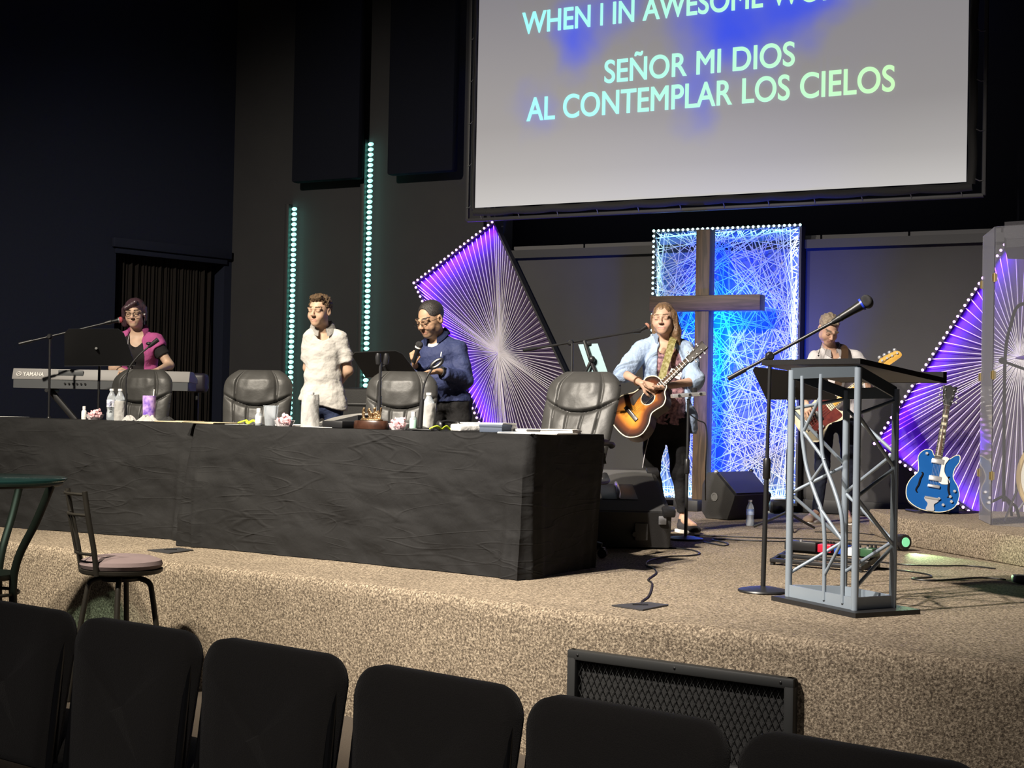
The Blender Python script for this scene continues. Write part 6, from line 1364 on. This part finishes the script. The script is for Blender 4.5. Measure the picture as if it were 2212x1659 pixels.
for s_ in (-1, 1): b = MB(); b.tube([mx @ V((s_ * r_ * .85, -r_ * .5, -.10)), V((*(mx @ V((s_ * r_ * 1.35, -r_, -.02))).xy, ZR + .01))], .008, 8); b.obj('spur', m_chr, t, world=True)
Ys = 10.36; b0 = at(2168, 1100, Ys); b0 = V((b0.x, b0.y, ZR)); t = thing('drum_microphone_stand', 'black gooseneck microphone stand behind the clear shield', 'microphone stand', tuple(b0))
b = MB(); b.tube(spline([b0 + V((0, 0, .12)), at(2169, 900, Ys), at(2172, 760, Ys), at(2184, 700, Ys), at(2196, 665, Ys), at(2216, 656, Ys), at(2245, 664, Ys)], 6), .012, 10); b.obj('bent_tube', m_blk_m, t, world=True)
b = MB(); b.tube([at(2168, 781, Ys - .02), at(2212, 797, Ys), at(2260, 815, Ys)], .010, 8); b.obj('short_arm', m_blk_m, t, world=True); b = MB(); b.ball(at(2166, 779, Ys - .02), (.03, .024, .024), 12, 8); b.obj('microphone_head', m_mesh, t, world=True)
for k in range(3): a = 2 * PI * k / 3 + .9; e = V((math.cos(a), math.sin(a), 0)); b = MB(); b.tube([b0 + V((0, 0, .16)), b0 + e * .13 + V((0, 0, .09)), b0 + e * .16 + V((0, 0, .014))], .010, 8); b.obj('foot', m_blk_m, t, world=True)
cy = at(2262, 764, 10.62); t = thing('cymbal', 'dull cymbal edge showing behind the clear drum shield', 'cymbal', (cy.x, cy.y, ZR)); cz_ = cy.z - ZR
b = MB(); b.lathe([(.012, .022), (.04, .018), (.07, .006), (.22, -.012), (.22, -.014), (.07, .003), (.04, .014), (.012, .018)], mx=Matrix.Translation((0, 0, cz_)) @ Matrix.Rotation(-.14, 4, 'Y') @ Matrix.Rotation(.10, 4, 'X'), n=36); b.obj('bronze_disc', M('dull_bronze', (.45, .40, .34), .35, metal=.9), t)
b = MB(); b.cyl((0, 0, .02), (0, 0, cz_ + .03), .011); b.obj('pole', m_blk_m, t)
for k in range(3): a = 2 * PI * k / 3 + .3; e = V((math.cos(a), math.sin(a), 0)); b = MB(); b.tube([(0, 0, .30), tuple(e * .22 + V((0, 0, .012)))], .009, 8); b.obj('foot', m_chr, t)
# ---------------------------------------------------------------- things on the tables
m_clr = clear('clear_plastic', (.96, .97, .98), .72, .06, (.75, .80, .85)); m_wat = clear('water', (.90, .94, .97), .62, .05, (.80, .85, .88))
m_pap = M('white_paper', (.74, .73, .70), .9, var=(6, (.70, .69, .67), 1)); m_tis = M('white_tissue', (.64, .63, .61), .95, bump=(26, .35, .02)); m_man = M('manila_card', (.62, .52, .34), .85)
def bottle(p, h, label, band=None, wrap=None, cap=m_wsole, r=None, group=None):
    r = r or h * .155; t = thing('water_bottle', label, 'bottle', tuple(p), random.uniform(0, 3), group)
    b = MB(); b.lathe([(0, 0), (r * .92, 0), (r, h * .03), (r, h * .22), (r * .88, h * .30), (r * .96, h * .40), (r, h * .44), (r, h * .64), (r * .86, h * .74), (r * .50, h * .86), (r * .40, h * .90), (r * .40, h * .945)], n=22); b.obj('bottle_body', m_clr, t)
    b = MB(); b.lathe([(0, .003), (r * .9, .003), (r * .93, h * .2), (r * .82, h * .30), (r * .93, h * .44), (r * .93, h * .66)], n=20); b.obj('water_fill', m_wat, t)
    b = MB(); b.lathe([(r * .45, h * .93), (r * .48, h * .935), (r * .48, h * .995), (0, h)], n=18); b.obj('cap', cap, t)
    if band: b = MB(); b.lathe([(r * 1.015, h * .42), (r * 1.02, h * .425), (r * 1.02, h * .645), (r * 1.015, h * .65)], n=22); b.obj('label_band', band, t)
    if wrap:
        z0, z1 = wrap; s = 26; b = MB()
        b.grid(lambda u, v: (lambda a, rr: V((rr * math.cos(a), rr * math.sin(a), h * (z0 + (z1 - z0) * v) + .006 * noise.noise(V((u * 9, 3, 1))) * (v > .9))))(2 * PI * u, r * (1.10 + .10 * noise.noise(V((math.cos(2 * PI * u) * 2, math.sin(2 * PI * u) * 2, v * 3)) ) + .10 * (1 - v) * abs(math.sin(u * 21)))), s * 2, 14, cu=True)
        b.obj('tissue_wrap', m_tis, t, solid=.002)
    return t
m_wl = M('white_bottle_label', (.72, .73, .76), .6, var=(30, (.35, .36, .5), .3)); m_bl = M('blue_bottle_label', (.05, .12, .42), .5, var=(20, (.5, .6, .8), .5))
bt1 = bottle(TL_.px(244, .22), .215, 'water bottle with a lettered white label on the table before the keyboard chair', m_wl)
rb = .215 * .155 * 1.03
for k, ch in enumerate('WATER'):
    a = -PI / 2 - .15; mx = Matrix.Rotation(-bt1.rotation_euler[2] , 4, 'Z') @ Matrix(((0, 1, 0, -.006), (0, 0, -1, -rb), (-1, 0, 0, .205 - .075 - k * .0165), (0, 0, 0, 1)))
    text_mesh(ch, 'lettering', m_blkc, mx, cap=.017, parent=bt1, depth=.0006)
bottle(TL_.px(262, .20), .215, 'water bottle half wrapped in white tissue, touching the lettered bottle', None, wrap=(.0, .62))
bottle(TR.px(673, .10), .205, 'water bottle fully wrapped in white tissue, standing before the boy', None, wrap=(.0, .93), r=.046)
bottle(TR.px(929, .33), .215, 'water bottle with a plain white sleeve behind the gooseneck microphone with a ring', None, wrap=(.0, .72), r=.036)
fb_ = gz(1620, 1136); bottle(fb_, .205, 'water bottle with a blue label standing on the stage carpet', m_bl)
def small_bottle(p, h, label, col, liquid=None):
    t = thing('sanitizer_bottle', label, 'bottle', tuple(p)); r = h * .19
    b = MB(); b.lathe([(0, 0), (r, 0), (r * 1.03, h * .05), (r * 1.0, h * .62), (r * .55, h * .72), (r * .5, h * .76)], n=18); b.obj('bottle_body', col, t)
    b = MB(); b.lathe([(0, h * .74), (r * .66, h * .74), (r * .66, h * .98), (0, h)], n=16); b.obj('cap', m_wsole, t)
    b = MB(); b.lathe([(r * 1.05, h * .12), (r * 1.06, h * .14), (r * 1.05, h * .55), (r * 1.03, h * .56)], n=18); b.obj('label_band', liquid or m_pap, t)
small_bottle(TL_.px(185, .26), .092, 'small white sanitizer bottle beside the candy bowl before the keyboard', m_wsole)
small_bottle(TR.px(562, .15), .105, 'small clear sanitizer bottle leaning on the plastic cup', m_clr)
small_bottle(TR.px(896, .10), .105, 'small clear sanitizer bottle with a green label between candy bowl and microphone', m_clr, M('pale_green_label', (.35, .55, .45), .6))
m_can1 = M('pink_wrapped_candy', (.72, .34, .37), .35, var=(40, (.85, .62, .62), 1)); m_bowl = clear('clear_bowl_plastic', (.97, .95, .96), .85, .05, (.8, .75, .78))
def candy_bowl(p, r, where):
    t = thing('candy_bowl', 'clear low bowl of pink candies ' + where, 'bowl', tuple(p), 0, 'candy bowls on the tables')
    b = MB(); b.lathe([(0, .003), (r * .7, .003), (r, .035), (r * 1.03, .036), (r * .72, 0), (0, 0)], n=26); b.obj('bowl_wall', m_bowl, t)
    rng = random.Random(p.x); me = None
    spots = [(r * .50 * math.cos(a), r * .50 * math.sin(a), .024) for a in np.linspace(0, 2 * PI, 8)[:-1]] + [(0, 0, .024)] + [(r * .40 * math.cos(a), r * .40 * math.sin(a), .042) for a in np.linspace(.3, 2 * PI + .3, 6)[:-1]] + [(0, 0, .058), (.012, .01, .062)]
    for x, y, z in spots:
        c = thing('wrapped_candy', 'pink wrapped candy in the bowl ' + where, 'candy', (p.x + x, p.y + y, p.z + z), 0, 'pink candies ' + where)
        c.rotation_euler = (rng.uniform(-.4, .4), rng.uniform(-.4, .4), rng.uniform(0, 3))
        if me is None:
            b = MB(); b.ball((0, 0, 0), (.016, .012, .011), 10, 7); s1 = b.obj('sweet', m_can1, c); me = s1.data
            b = MB()
            for sx in (-1, 1): b.tube([(sx * .013, 0, 0), (sx * .026, 0, 0)], [.004, .011], 7)
            w = b.obj('wrapper_twists', m_can1, c); mw_ = w.data
        else:
            for nm, m_ in (('sweet', me), ('wrapper_twists', mw_)): o = bpy.data.objects.new(nm, m_); COL.objects.link(o); o.parent = c
candy_bowl(TL_.px(208, .24), .062, 'beside the lettered water bottle'); candy_bowl(TR.px(618, .13), .062, 'between the plastic cup and the tissue-wrapped bottle'); candy_bowl(TR.px(866, .10), .062, 'next to the bronze sculpture')
# tumbler with a violet picture
p = TL_.px(325, .22); t = thing('tumbler', 'violet and pink patterned tumbler with a white straw', 'cup', tuple(p)); m = M('violet_picture_wrap', (.09, .03, .40), .35, var=(22, (.62, .42, .72), .6))
b = MB(); b.lathe([(0, 0), (.036, 0), (.040, .004), (.045, .17), (.043, .172), (.037, .01), (0, .008)], n=24); b.obj('cup_wall', m, t); b = MB(); b.tube([(.02, 0, .01), (.030, .005, .215)], .004, 8); b.obj('straw', m_wsole, t)
p = TR.px(588, .20); t = thing('plastic_cup', 'clear plastic cup standing between the lime ribbon and a candy bowl', 'cup', tuple(p))
b = MB(); b.lathe([(0, 0), (.034, 0), (.045, .118), (.048, .120), (.048, .123), (.043, .121), (.032, .004), (0, .003)], n=26); b.obj('cup_wall', clear('clear_plastic'), t); b = MB(); b.lathe([(0, .005), (.033, .005), (.036, .04), (0, .04)], n=22); b.obj('ice_water', m_wat, t)
def sheet(T, x, t_, w, d, label, mat=m_pap, rz=0., n=1, h=.0016, name='paper_sheet', cat='paper', z=.0, group=None, tilt=0.):
    p = T.px(x, t_); o = thing(name, label, cat, (p.x, p.y, p.z + z), math.atan2(-T.a.y, -T.a.x) + rz, group)
    b = MB(); k = int(max(1, n))
    for i in range(k): b.box((random.uniform(-.004, .004) * (i > 0), random.uniform(-.004, .004) * (i > 0), h * (i + .5) + .001), (w, d, h * .9), rot=Matrix.Rotation(random.uniform(-.02, .02) * (i > 0), 3, 'Z') @ Matrix.Rotation(tilt, 3, 'X'))
    b.obj('pages' if n > 1 else 'sheet', mat, o); return o
sheet(TL_, 12, .40, .22, .28, 'lone white sheet at the far end of the smooth-clothed table')
sheet(TL_, 388, .25, .24, .30, 'manila folder lying where the two draped tables meet', m_man, .2, 2, .003, 'manila_folder', 'folder')
sheet(TR, 462, .26, .33, .24, 'long manila folder beside the lime ribbon', m_man, -.1, 3, .0025, 'manila_folder', 'folder'); sheet(TR, 520, .14, .20, .05, 'narrow white paper lying in front of the manila folder', m_pap, .0)
sheet(TR, 652, .32, .26, .20, 'white papers lying behind the tissue-wrapped bottle', m_pap, .15, 3, .003, 'paper_stack'); sheet(TR, 705, .12, .21, .14, 'pale sheet in front of the black ring binder', m_pap, .1)
sheet(TR, 1054, .42, .28, .22, 'thick stack of white papers behind the white tissue packet', m_pap, .25, 9, .0055, 'paper_stack')
sheet(TR, 1165, .16, .36, .23, 'wide spread of white papers near the shaded table end', m_pap, .08, 3, .0026, 'paper_stack'); sheet(TR, 1146, .62, .22, .2, 'curled white papers behind the spread near the table end', m_pap, -.3, 4, .0045, 'paper_stack'); sheet(TR, 1215, .42, .18, .18, 'pale notebook at the back near the last leather chair', m_pap, .3, 4, .006, 'notebook', 'notebook')
sheet(TR, 1140, .045, .11, .07, 'small white card hanging over the front table edge', m_pap, 0, 1, .003, 'note_card', 'card')
p = TR.px(1015, .13); t = thing('tissue_packet', 'white tissue packet in front of the paper stack', 'tissue packet', (p.x, p.y, p.z), .55); b = MB(); b.box((0, 0, .022), (.17, .11, .042), bev=.012, seg=3); b.obj('packet', m_tis, t); b = MB(); b.tube([(-.07, 0, .036), (0, .01, .046), (.07, 0, .037)], .008, 6, flat=(1.8, .5)); b.obj('folded_flap', m_tis, t)
p = TR.px(1074, .16); t = thing('storage_box', 'slate blue flat box beside the white tissue packet', 'box', (p.x, p.y, p.z), -.5); b = MB(); b.box((0, 0, .020), (.14, .11, .036), bev=.004); b.obj('box_body', M('slate_blue_card', (.07, .09, .13), .7), t); b = MB(); b.box((0, 0, .037), (.145, .115, .014), bev=.003); b.obj('box_lid', M('slate_blue_card'), t)
# crumpled things
def crumple(p, r, label, name, cat, mat, seed):
    t = thing(name, label, cat, tuple(p)); b = MB()
    b.grid(lambda u, v: (lambda a, f: V((r[0] * f * math.cos(a), r[1] * f * math.sin(a), max(.002, r[2] * (1 - f * f) * (1 + .5 * noise.noise(V((math.cos(a) * 2, math.sin(a) * 2, seed + f * 3)))) + .25 * r[2] * noise.noise(V((math.cos(a) * 5, math.sin(a) * 5, seed)))))))(2 * PI * u, max(.02, v) * (1 + .18 * noise.noise(V((math.cos(2 * PI * u) * 3, math.sin(2 * PI * u) * 3, seed))))), 40, 12, cu=True)
    b.obj('crumpled_sheet', mat, t, solid=.002, angle=30); return t
crumple(TL_.px(322, .09), (.075, .05, .036), 'crumpled white napkin in front of the violet tumbler', 'paper_napkin', 'napkin', m_tis, 1.); crumple(TL_.px(283, .12), (.05, .035, .034), 'torn white napkin scrap beside the tissue-wrapped bottle', 'paper_napkin', 'napkin', m_tis, 5.); crumple(TL_.px(364, .18), (.06, .05, .03), 'crumpled dark cloth beside the white napkin', 'dark_cloth', 'cloth', M('dark_grey_cloth', (.04, .04, .042), .9), 8.)
m_lim = M('lime_ribbon', (.55, .70, .03), .6)
def ribbon(T, x, t_, label, n=5):
    p = T.px(x, t_); t = thing('lime_ribbon', label, 'ribbon', tuple(p), 0, 'lime ribbons'); b = MB(); rng = random.Random(x); q = [V((-.07 + .14 * k / n + rng.uniform(-.01, .01), rng.uniform(-.03, .03), .012 + .016 * (k % 2))) for k in range(n + 1)]; b.tube(spline(q, 6), .010, 6, flat=(1, .5)); b.obj('ribbon_loop', m_lim, t)
ribbon(TR, 546, .16, 'lime yellow ribbon lying near the plastic cup'); ribbon(TR, 960, .07, 'lime yellow ribbon lying near the headphones')
p = TR.px(972, .15); t = thing('headphones', 'black headphones lying behind the lime ribbon', 'headphones', tuple(p), .5); b = MB(); b.tube([V((.055 * math.cos(a), .02 * math.sin(a) * 0 + .05 * math.sin(a) * .3, .035 + .02 * math.sin(a) + .0)) for a in np.linspace(0, PI, 14)], .008, 8); b.obj('headband', m_pla, t)
for sx in (-1, 1): b = MB(); b.ball((sx * .055, 0, .030), (.016, .03, .029), 12, 8); b.obj('ear_cup', m_blk_m, t)
p = TR.px(915, .07); t = thing('mobile_phone', 'black phone lying face down at the ringed microphone foot', 'phone', tuple(p), -.4); b = MB(); b.box((0, 0, .006), (.15, .075, .009), bev=.003); b.obj('phone_case', m_pla, t); b = MB(); b.box((-.05, .02, .0112), (.025, .025, .002), bev=.001); b.obj('camera_bump', m_blk_m, t)
# ring binders
p = TR.px(746, .17); t = thing('ring_binder', 'black ring binder lying shut beside the wooden sculpture base', 'binder', tuple(p), -.55); b = MB(); b.box((0, 0, .021), (.15, .22, .040), bev=.006); b.obj('cover', m_pla, t); b = MB(); b.tube([V((-.078, -.06 + .0, .02 + 0)) + V((0, .010 * math.cos(a), .010 * math.sin(a))) for a in np.linspace(0, 2 * PI, 15)[:-1]], .0022, 6, closed=True); b.obj('finger_ring', m_chr, t)
p = TR.px(760, .57); t = thing('open_binder', 'open black binder with white pages propped up behind the sculpture', 'binder', tuple(p), -.55); rt = Matrix.Rotation(.10, 3, 'Y')
b = MB(); b.prism([(-.16, .012), (.15, .075), (.15, .0), (-.10, .0)], -.12, .12, Matrix(((1, 0, 0, 0), (0, 0, 1, 0), (0, 1, 0, 0), (0, 0, 0, 1)))); b.obj('binder_cover', m_pla, t)
b = MB(); b.grid(lambda u, v: V((-.17 + .34 * u, -.125 + .25 * v, .018 + .068 * u + .012 * math.sin(u * PI))), 16, 4); b.obj('open_pages', m_pap, t, solid=.004)
# bronze on a wooden base
p = TR.px(806, .13); t = thing('bronze_sculpture', 'small bronze figure group on an oval dark wood base', 'sculpture', tuple(p), -.5)
b = MB(); b.lathe([(0, 0), (.112, 0), (.114, .006), (.112, .040), (.106, .048), (0, .048)], n=40); b.bm.transform(Matrix.Diagonal((1, .62, 1, 1))); b.obj('wooden_base', wood('dark_walnut', (.025, .010, .006), (.055, .024, .014), (10, 40, 10), .3), t)
m_br = M('aged_bronze', (.20, .12, .055), .35, metal=.85, var=(30, (.32, .22, .12), 1), bump=(90, .4)); s = SDF(.003); s.ell((0, 0, .052), (.075, .040, .012)); rng = random.Random(3)
for k in range(9): x = -.055 + .014 * k; y = rng.uniform(-.015, .015); hh = rng.uniform(.045, .085); s.cone((x, y, .05), (x + rng.uniform(-.01, .01), y, .05 + hh * .7), .006, .005, .008); s.ell((x + rng.uniform(-.006, .006), y, .055 + hh * .75), (.008, .007, .011), None, .006); s.cone((x, y, .05 + hh * .5), (x + rng.uniform(-.02, .02), y - .008, .05 + hh * rng.uniform(.3, .9)), .0035, .003, .005)
s.obj('bronze_figures', m_br, t)
# desk microphones
def desk_mic(T, x, t_, pts, label, kind):
    p = T.px(x, t_); t = thing('desk_microphone_stand', label, 'microphone stand', tuple(p), 0, 'desk microphone stands'); Y = p.y
    b = MB(); round_base(b, (0, 0, 0), .065, .022); b.obj('round_base', m_blk_m, t)
    w = [local(t, at(px_, py_, Y)) for px_, py_ in pts]; w = [V(q) for q in w]
    hl = w[0]; b = MB(); b.tube([V((0, 0, .015)), V((hl.x, 0, hl.z))], [.014, .0125], 12); b.obj('lower_tube', m_blk_m, t)
    b = MB(); b.tube(spline([V((hl.x, 0, hl.z - .01))] + w[1:], 7), .0062 if kind != 'straight' else .0085, 10); b.obj('gooseneck', m_blk_m if kind == 'ring' else m_blk_m, t)
    e = w[-1]; d = (w[-1] - w[-2]).normalized()
    if kind == 'clip':
        b = MB(); b.tube([e - d * .03, e, e + d * .055], [.010, .014, .017], 12); b.ball(e + V((-.02, 0, .005)), (.022, .018, .012), 10, 7); b.obj('microphone_clip', m_pla, t)
    elif kind == 'straight':
        for dx in (-.012, .030): b = MB(); b.tube([e + V((dx, 0, -.012)), e + V((dx * 1.2, -.01, .03)), e + V((dx * 1.1, -.01, .05))], [.014, .017, .012], 12); b.obj('microphone_clip', m_blk_m, t)
    else:
        b = MB(); c = e + V((.010, -.01, .012)); b.tube([c + V((.030 * math.cos(a), 0, .030 * .55 * math.sin(a) + .018 * math.cos(a))) for a in np.linspace(0, 2 * PI, 21)[:-1]], .010, 8, closed=True); b.obj('clip_ring', m_pla, t)
desk_mic(TL_, 273, .40, [(272, 850), (272, 822), (279, 795), (298, 770), (318, 752), (328, 744)], 'black gooseneck microphone stand on the table, bent before the magenta vest', 'clip')
desk_mic(TR, 821, .31, [(820, 855), (821, 820), (822, 782)], 'straight black microphone stand with twin clips by the open binder', 'straight')
desk_mic(TR, 911, .20, [(912, 862), (914, 840), (922, 815), (934, 797), (940, 790)], 'black gooseneck microphone stand ending in a ring, before the man in navy', 'ring')

# ---------------------------------------------------------------- stage floor odds and ends
def plate(cs, label):
    P = [gz(*c) for c in cs]; cen = sum(P, V((0, 0, 0))) / 4; t = thing('floor_box_cover', label, 'floor box', tuple(cen), 0, 'stage floor box covers'); b = MB(); quadbox(b, P, ST + .0015, ST + .007); b.obj('cover_plate', M('grey_floor_plate', (.055, .055, .058), .45, metal=.3), t, world=True)
    b = MB(); q = P[0].lerp(P[2], .5); b.box(q + V((0, 0, .0085)), (.07, .03, .004)); b.obj('hatch', m_pla, t, world=True)
plate([(1321, 1310), (1398, 1303), (1444, 1309), (1388, 1320)], 'dark floor box cover near the stage edge with a black cable leading in'); plate([(318, 1190), (388, 1185), (418, 1190), (366, 1197)], 'dark floor box cover beside the bar stool, below the smooth cloth')
def cable(pts, label, r=.005, z=ST, mat=None, group='black stage cables'):
    w = [gz(*p) for p in pts]; t = thing('stage_cable', label, 'cable', tuple(w[0]), 0, group); q = spline([V((p.x, p.y, z + r)) for p in w], 6); b = MB(); b.tube(q, r, 6); b.obj('rubber_lead', mat or m_pla, t, world=True); return t
cable([(1389, 1311), (1386, 1302), (1398, 1293), (1405, 1280), (1408, 1262), (1400, 1254), (1417, 1240), (1412, 1230), (1396, 1222), (1403, 1212), (1440, 1204), (1490, 1202), (1512, 1197), (1490, 1189), (1450, 1185), (1420, 1181)], 'black cable winding from the floor box to the large floor monitor')
cable([(1500, 1158), (1560, 1160), (1640, 1163), (1760, 1166), (1880, 1171), (1922, 1173)], 'black cable running along the stage behind the pedalboard'); cable([(1520, 1172), (1560, 1180), (1572, 1176), (1540, 1166), (1640, 1170), (1760, 1173), (1905, 1179), (1926, 1180)], 'looped black cable from the gadget stand to the drum riser')
cable([(1880, 1226), (1910, 1230), (1990, 1240), (2012, 1248), (1970, 1252), (2020, 1256), (2110, 1250), (2155, 1252), (2172, 1254)], 'black cable looping on the carpet past the lectern to the drum riser'); cable([(1880, 1214), (1905, 1216), (1960, 1222), (2030, 1224), (2090, 1224), (2150, 1230)], 'straight black cable crossing the green floor light'); cable([(1760, 1150), (1840, 1152), (1875, 1155), (1893, 1157)], 'thin black cable behind the lectern at the riser corner', .004)
# pedalboard
A1, B1, C1 = gz(1663, 1220), gz(1862, 1237), gz(1670, 1192); ex_ = (B1 - A1).normalized(); wpb = min(.62, (B1 - A1).length); eyy = V((-ex_.y, ex_.x, 0)); eyy = eyy if eyy.y > 0 else -eyy
t = thing('pedalboard', 'black raked pedalboard frame on the carpet behind the lectern', 'pedalboard', tuple(A1)); mp_ = Matrix(((ex_.x, eyy.x, 0, A1.x), (ex_.y, eyy.y, 0, A1.y), (0, 0, 1, ST), (0, 0, 0, 1)))
for y, z in ((.02, .028), (.12, .048), (.24, .072)): b = MB(); b.box(mp_ @ V((wpb / 2, y, z)), (wpb, .055, .022), rot=mp_.to_3x3(), bev=.004); b.obj('rail', m_blk_m, t, world=True)
for x in (.012, wpb - .012): b = MB(); b.prism([(.0, .0), (.0, .036), (.27, .085), (.27, 0), (.24, 0), (.24, .045), (.03, .012), (.03, 0)], -.010, .010, mp_ @ Matrix(((0, 0, 1, x), (1, 0, 0, 0), (0, 1, 0, 0), (0, 0, 0, 1)))); b.obj('side_plate', m_blk_m, t, world=True)
def pedal(x, y, z, sz, label, mat, knobs=3, ant=False):
    c = mp_ @ V((x, y, z)); t = thing('effect_pedal', label, 'effect pedal', tuple(c), math.atan2(ex_.y, ex_.x), 'effect pedals on the pedalboard'); b = MB(); b.box((0, 0, sz[2] / 2), sz, bev=.005); b.obj('housing', mat, t)
    for k in range(knobs): b = MB(); xk = -sz[0] * .32 + sz[0] * .64 * k / max(1, knobs - 1); b.cyl((xk, sz[1] * .22, sz[2]), (xk, sz[1] * .22, sz[2] + .014), .007, n=10); b.obj('knob', m_pla, t)
    b = MB(); b.cyl((0, -sz[1] * .3, sz[2]), (0, -sz[1] * .3, sz[2] + .010), .009, n=12); b.obj('foot_switch', m_chr, t)
    if ant: b = MB(); b.tube([(-sz[0] * .5, sz[1] * .4, sz[2]), (-sz[0] * .5, sz[1] * .45, sz[2] + .11)], .005, 8); b.obj('antenna', m_pla, t)
pedal(.13, .17, .083, (.20, .09, .055), 'black volume pedal on the pedalboard, nearest the microphone stand pole', m_pla, 0); pedal(.285, .17, .083, (.085, .10, .048), 'red effect pedal with black knobs and an antenna on the pedalboard', M('red_enamel', (.45, .015, .04), .3), 4, True)
pedal(.39, .16, .083, (.075, .11, .050), 'blue effect pedal on the pedalboard', M('blue_enamel'), 3); pedal(.47, .13, .080, (.07, .11, .045), 'white effect pedal on the pedalboard beside the blue one', m_wsole, 2); pedal(.555, .15, .080, (.075, .11, .048), 'dark green effect pedal at the far end of the pedalboard', M('dark_green_enamel', (.03, .09, .04), .35), 3)
# par lamps on the floor
m_gl = M('green_lens', (.25, .8, .45), .2, emit=((.25, .9, .5), .3)); pc = gz(1946, 1190); t = thing('floor_par_lamp', 'small black floor lamp with green lenses at the riser corner', 'stage lamp', tuple(pc), .0)
ad = (gz(2200, 1226) - pc); ad.z = .02; ad.normalize(); mx = frame(ad, (0, 0, 1), pc + V((0, 0, .060))); c = pc + V((0, 0, .060))
b = MB(); b.tube([c - ad * .06, c - ad * .05, c + ad * .03, c + ad * .045], [.025, .046, .052, .050], 20); b.obj('lamp_housing', M('black_lacquer'), t, world=True)
b = MB(); b.tube([c + ad * .046, c + ad * .049], .032, 18); b.obj('lens', m_gl, t, world=True)
b = MB(); b.tube([c + mx.to_3x3() @ V((0, .056, 0)), c + mx.to_3x3() @ V((0, .056, -.05)), c + mx.to_3x3() @ V((0, -.056, -.05)), c + mx.to_3x3() @ V((0, -.056, 0))], .006, 6); b.obj('yoke', m_pla, t, world=True)
q = c + ad * .07; lamp('SPOT', 'floor_par_beam', tuple(q), tuple(q.lerp(gz(2190, 1247), .6)), 55, (.60, 1., .48), spot_size=.95, spot_blend=.7, shadow_soft_size=.03)
pc = gz(1684, 1109); t = thing('floor_can_lamp', 'black cylindrical floor lamp lying by the blue light panel', 'stage lamp', tuple(pc)); c = pc + V((0, 0, .065)); b = MB(); b.tube([c + V((-.09, 0, 0)), c + V((-.08, 0, 0)), c + V((.09, .02, 0)), c + V((.10, .02, 0))], [.05, .062, .062, .055], 20); b.obj('lamp_housing', m_blk_m, t, world=True); b = MB(); b.tube([c + V((.02, 0, -.062)), c + V((.02, .0, .066))], .066, 18); b.bm.free(); b = MB(); b.box(c + V((.0, .01, .062)), (.12, .08, .012), bev=.004); b.obj('mount_bracket', m_chr, t, world=True); b = MB(); b.box(pc + V((0, .0, .004)), (.12, .10, .008)); b.obj('floor_foot', m_pla, t, world=True)
pc = gz(1706, 1123); t = thing('direct_box', 'small red and black box on the floor beside the lamp', 'box', tuple(pc)); b = MB(); b.box((0, 0, .05), (.045, .09, .10), bev=.004); b.obj('housing', m_pla, t); b = MB(); b.box((0, 0, .095), (.048, .092, .022), bev=.004); b.obj('red_end_cap', M('red_enamel'), t)
pc = gz(2200, 1259); t = thing('floor_connector_box', 'dark low connector box on the carpet cut by the photo edge', 'box', tuple(pc)); b = MB(); b.box((.03, 0, .022), (.12, .08, .042), bev=.012); b.obj('housing', m_dkg, t); b = MB(); b.box((.0, -.03, .043), (.05, .02, .004)); b.obj('label_plate', m_pap, t)
# skirting lamp line at the foot of the wall and cases in the shade
b = MB(); q = wl(1850, 1085, .02); b.box(((sc + s1) / 2, -.012, .06), (s1 - sc, .024, .12), bev=.004); o = struct(b.obj('baseboard_flats', m_trim)); o.matrix_world = WM
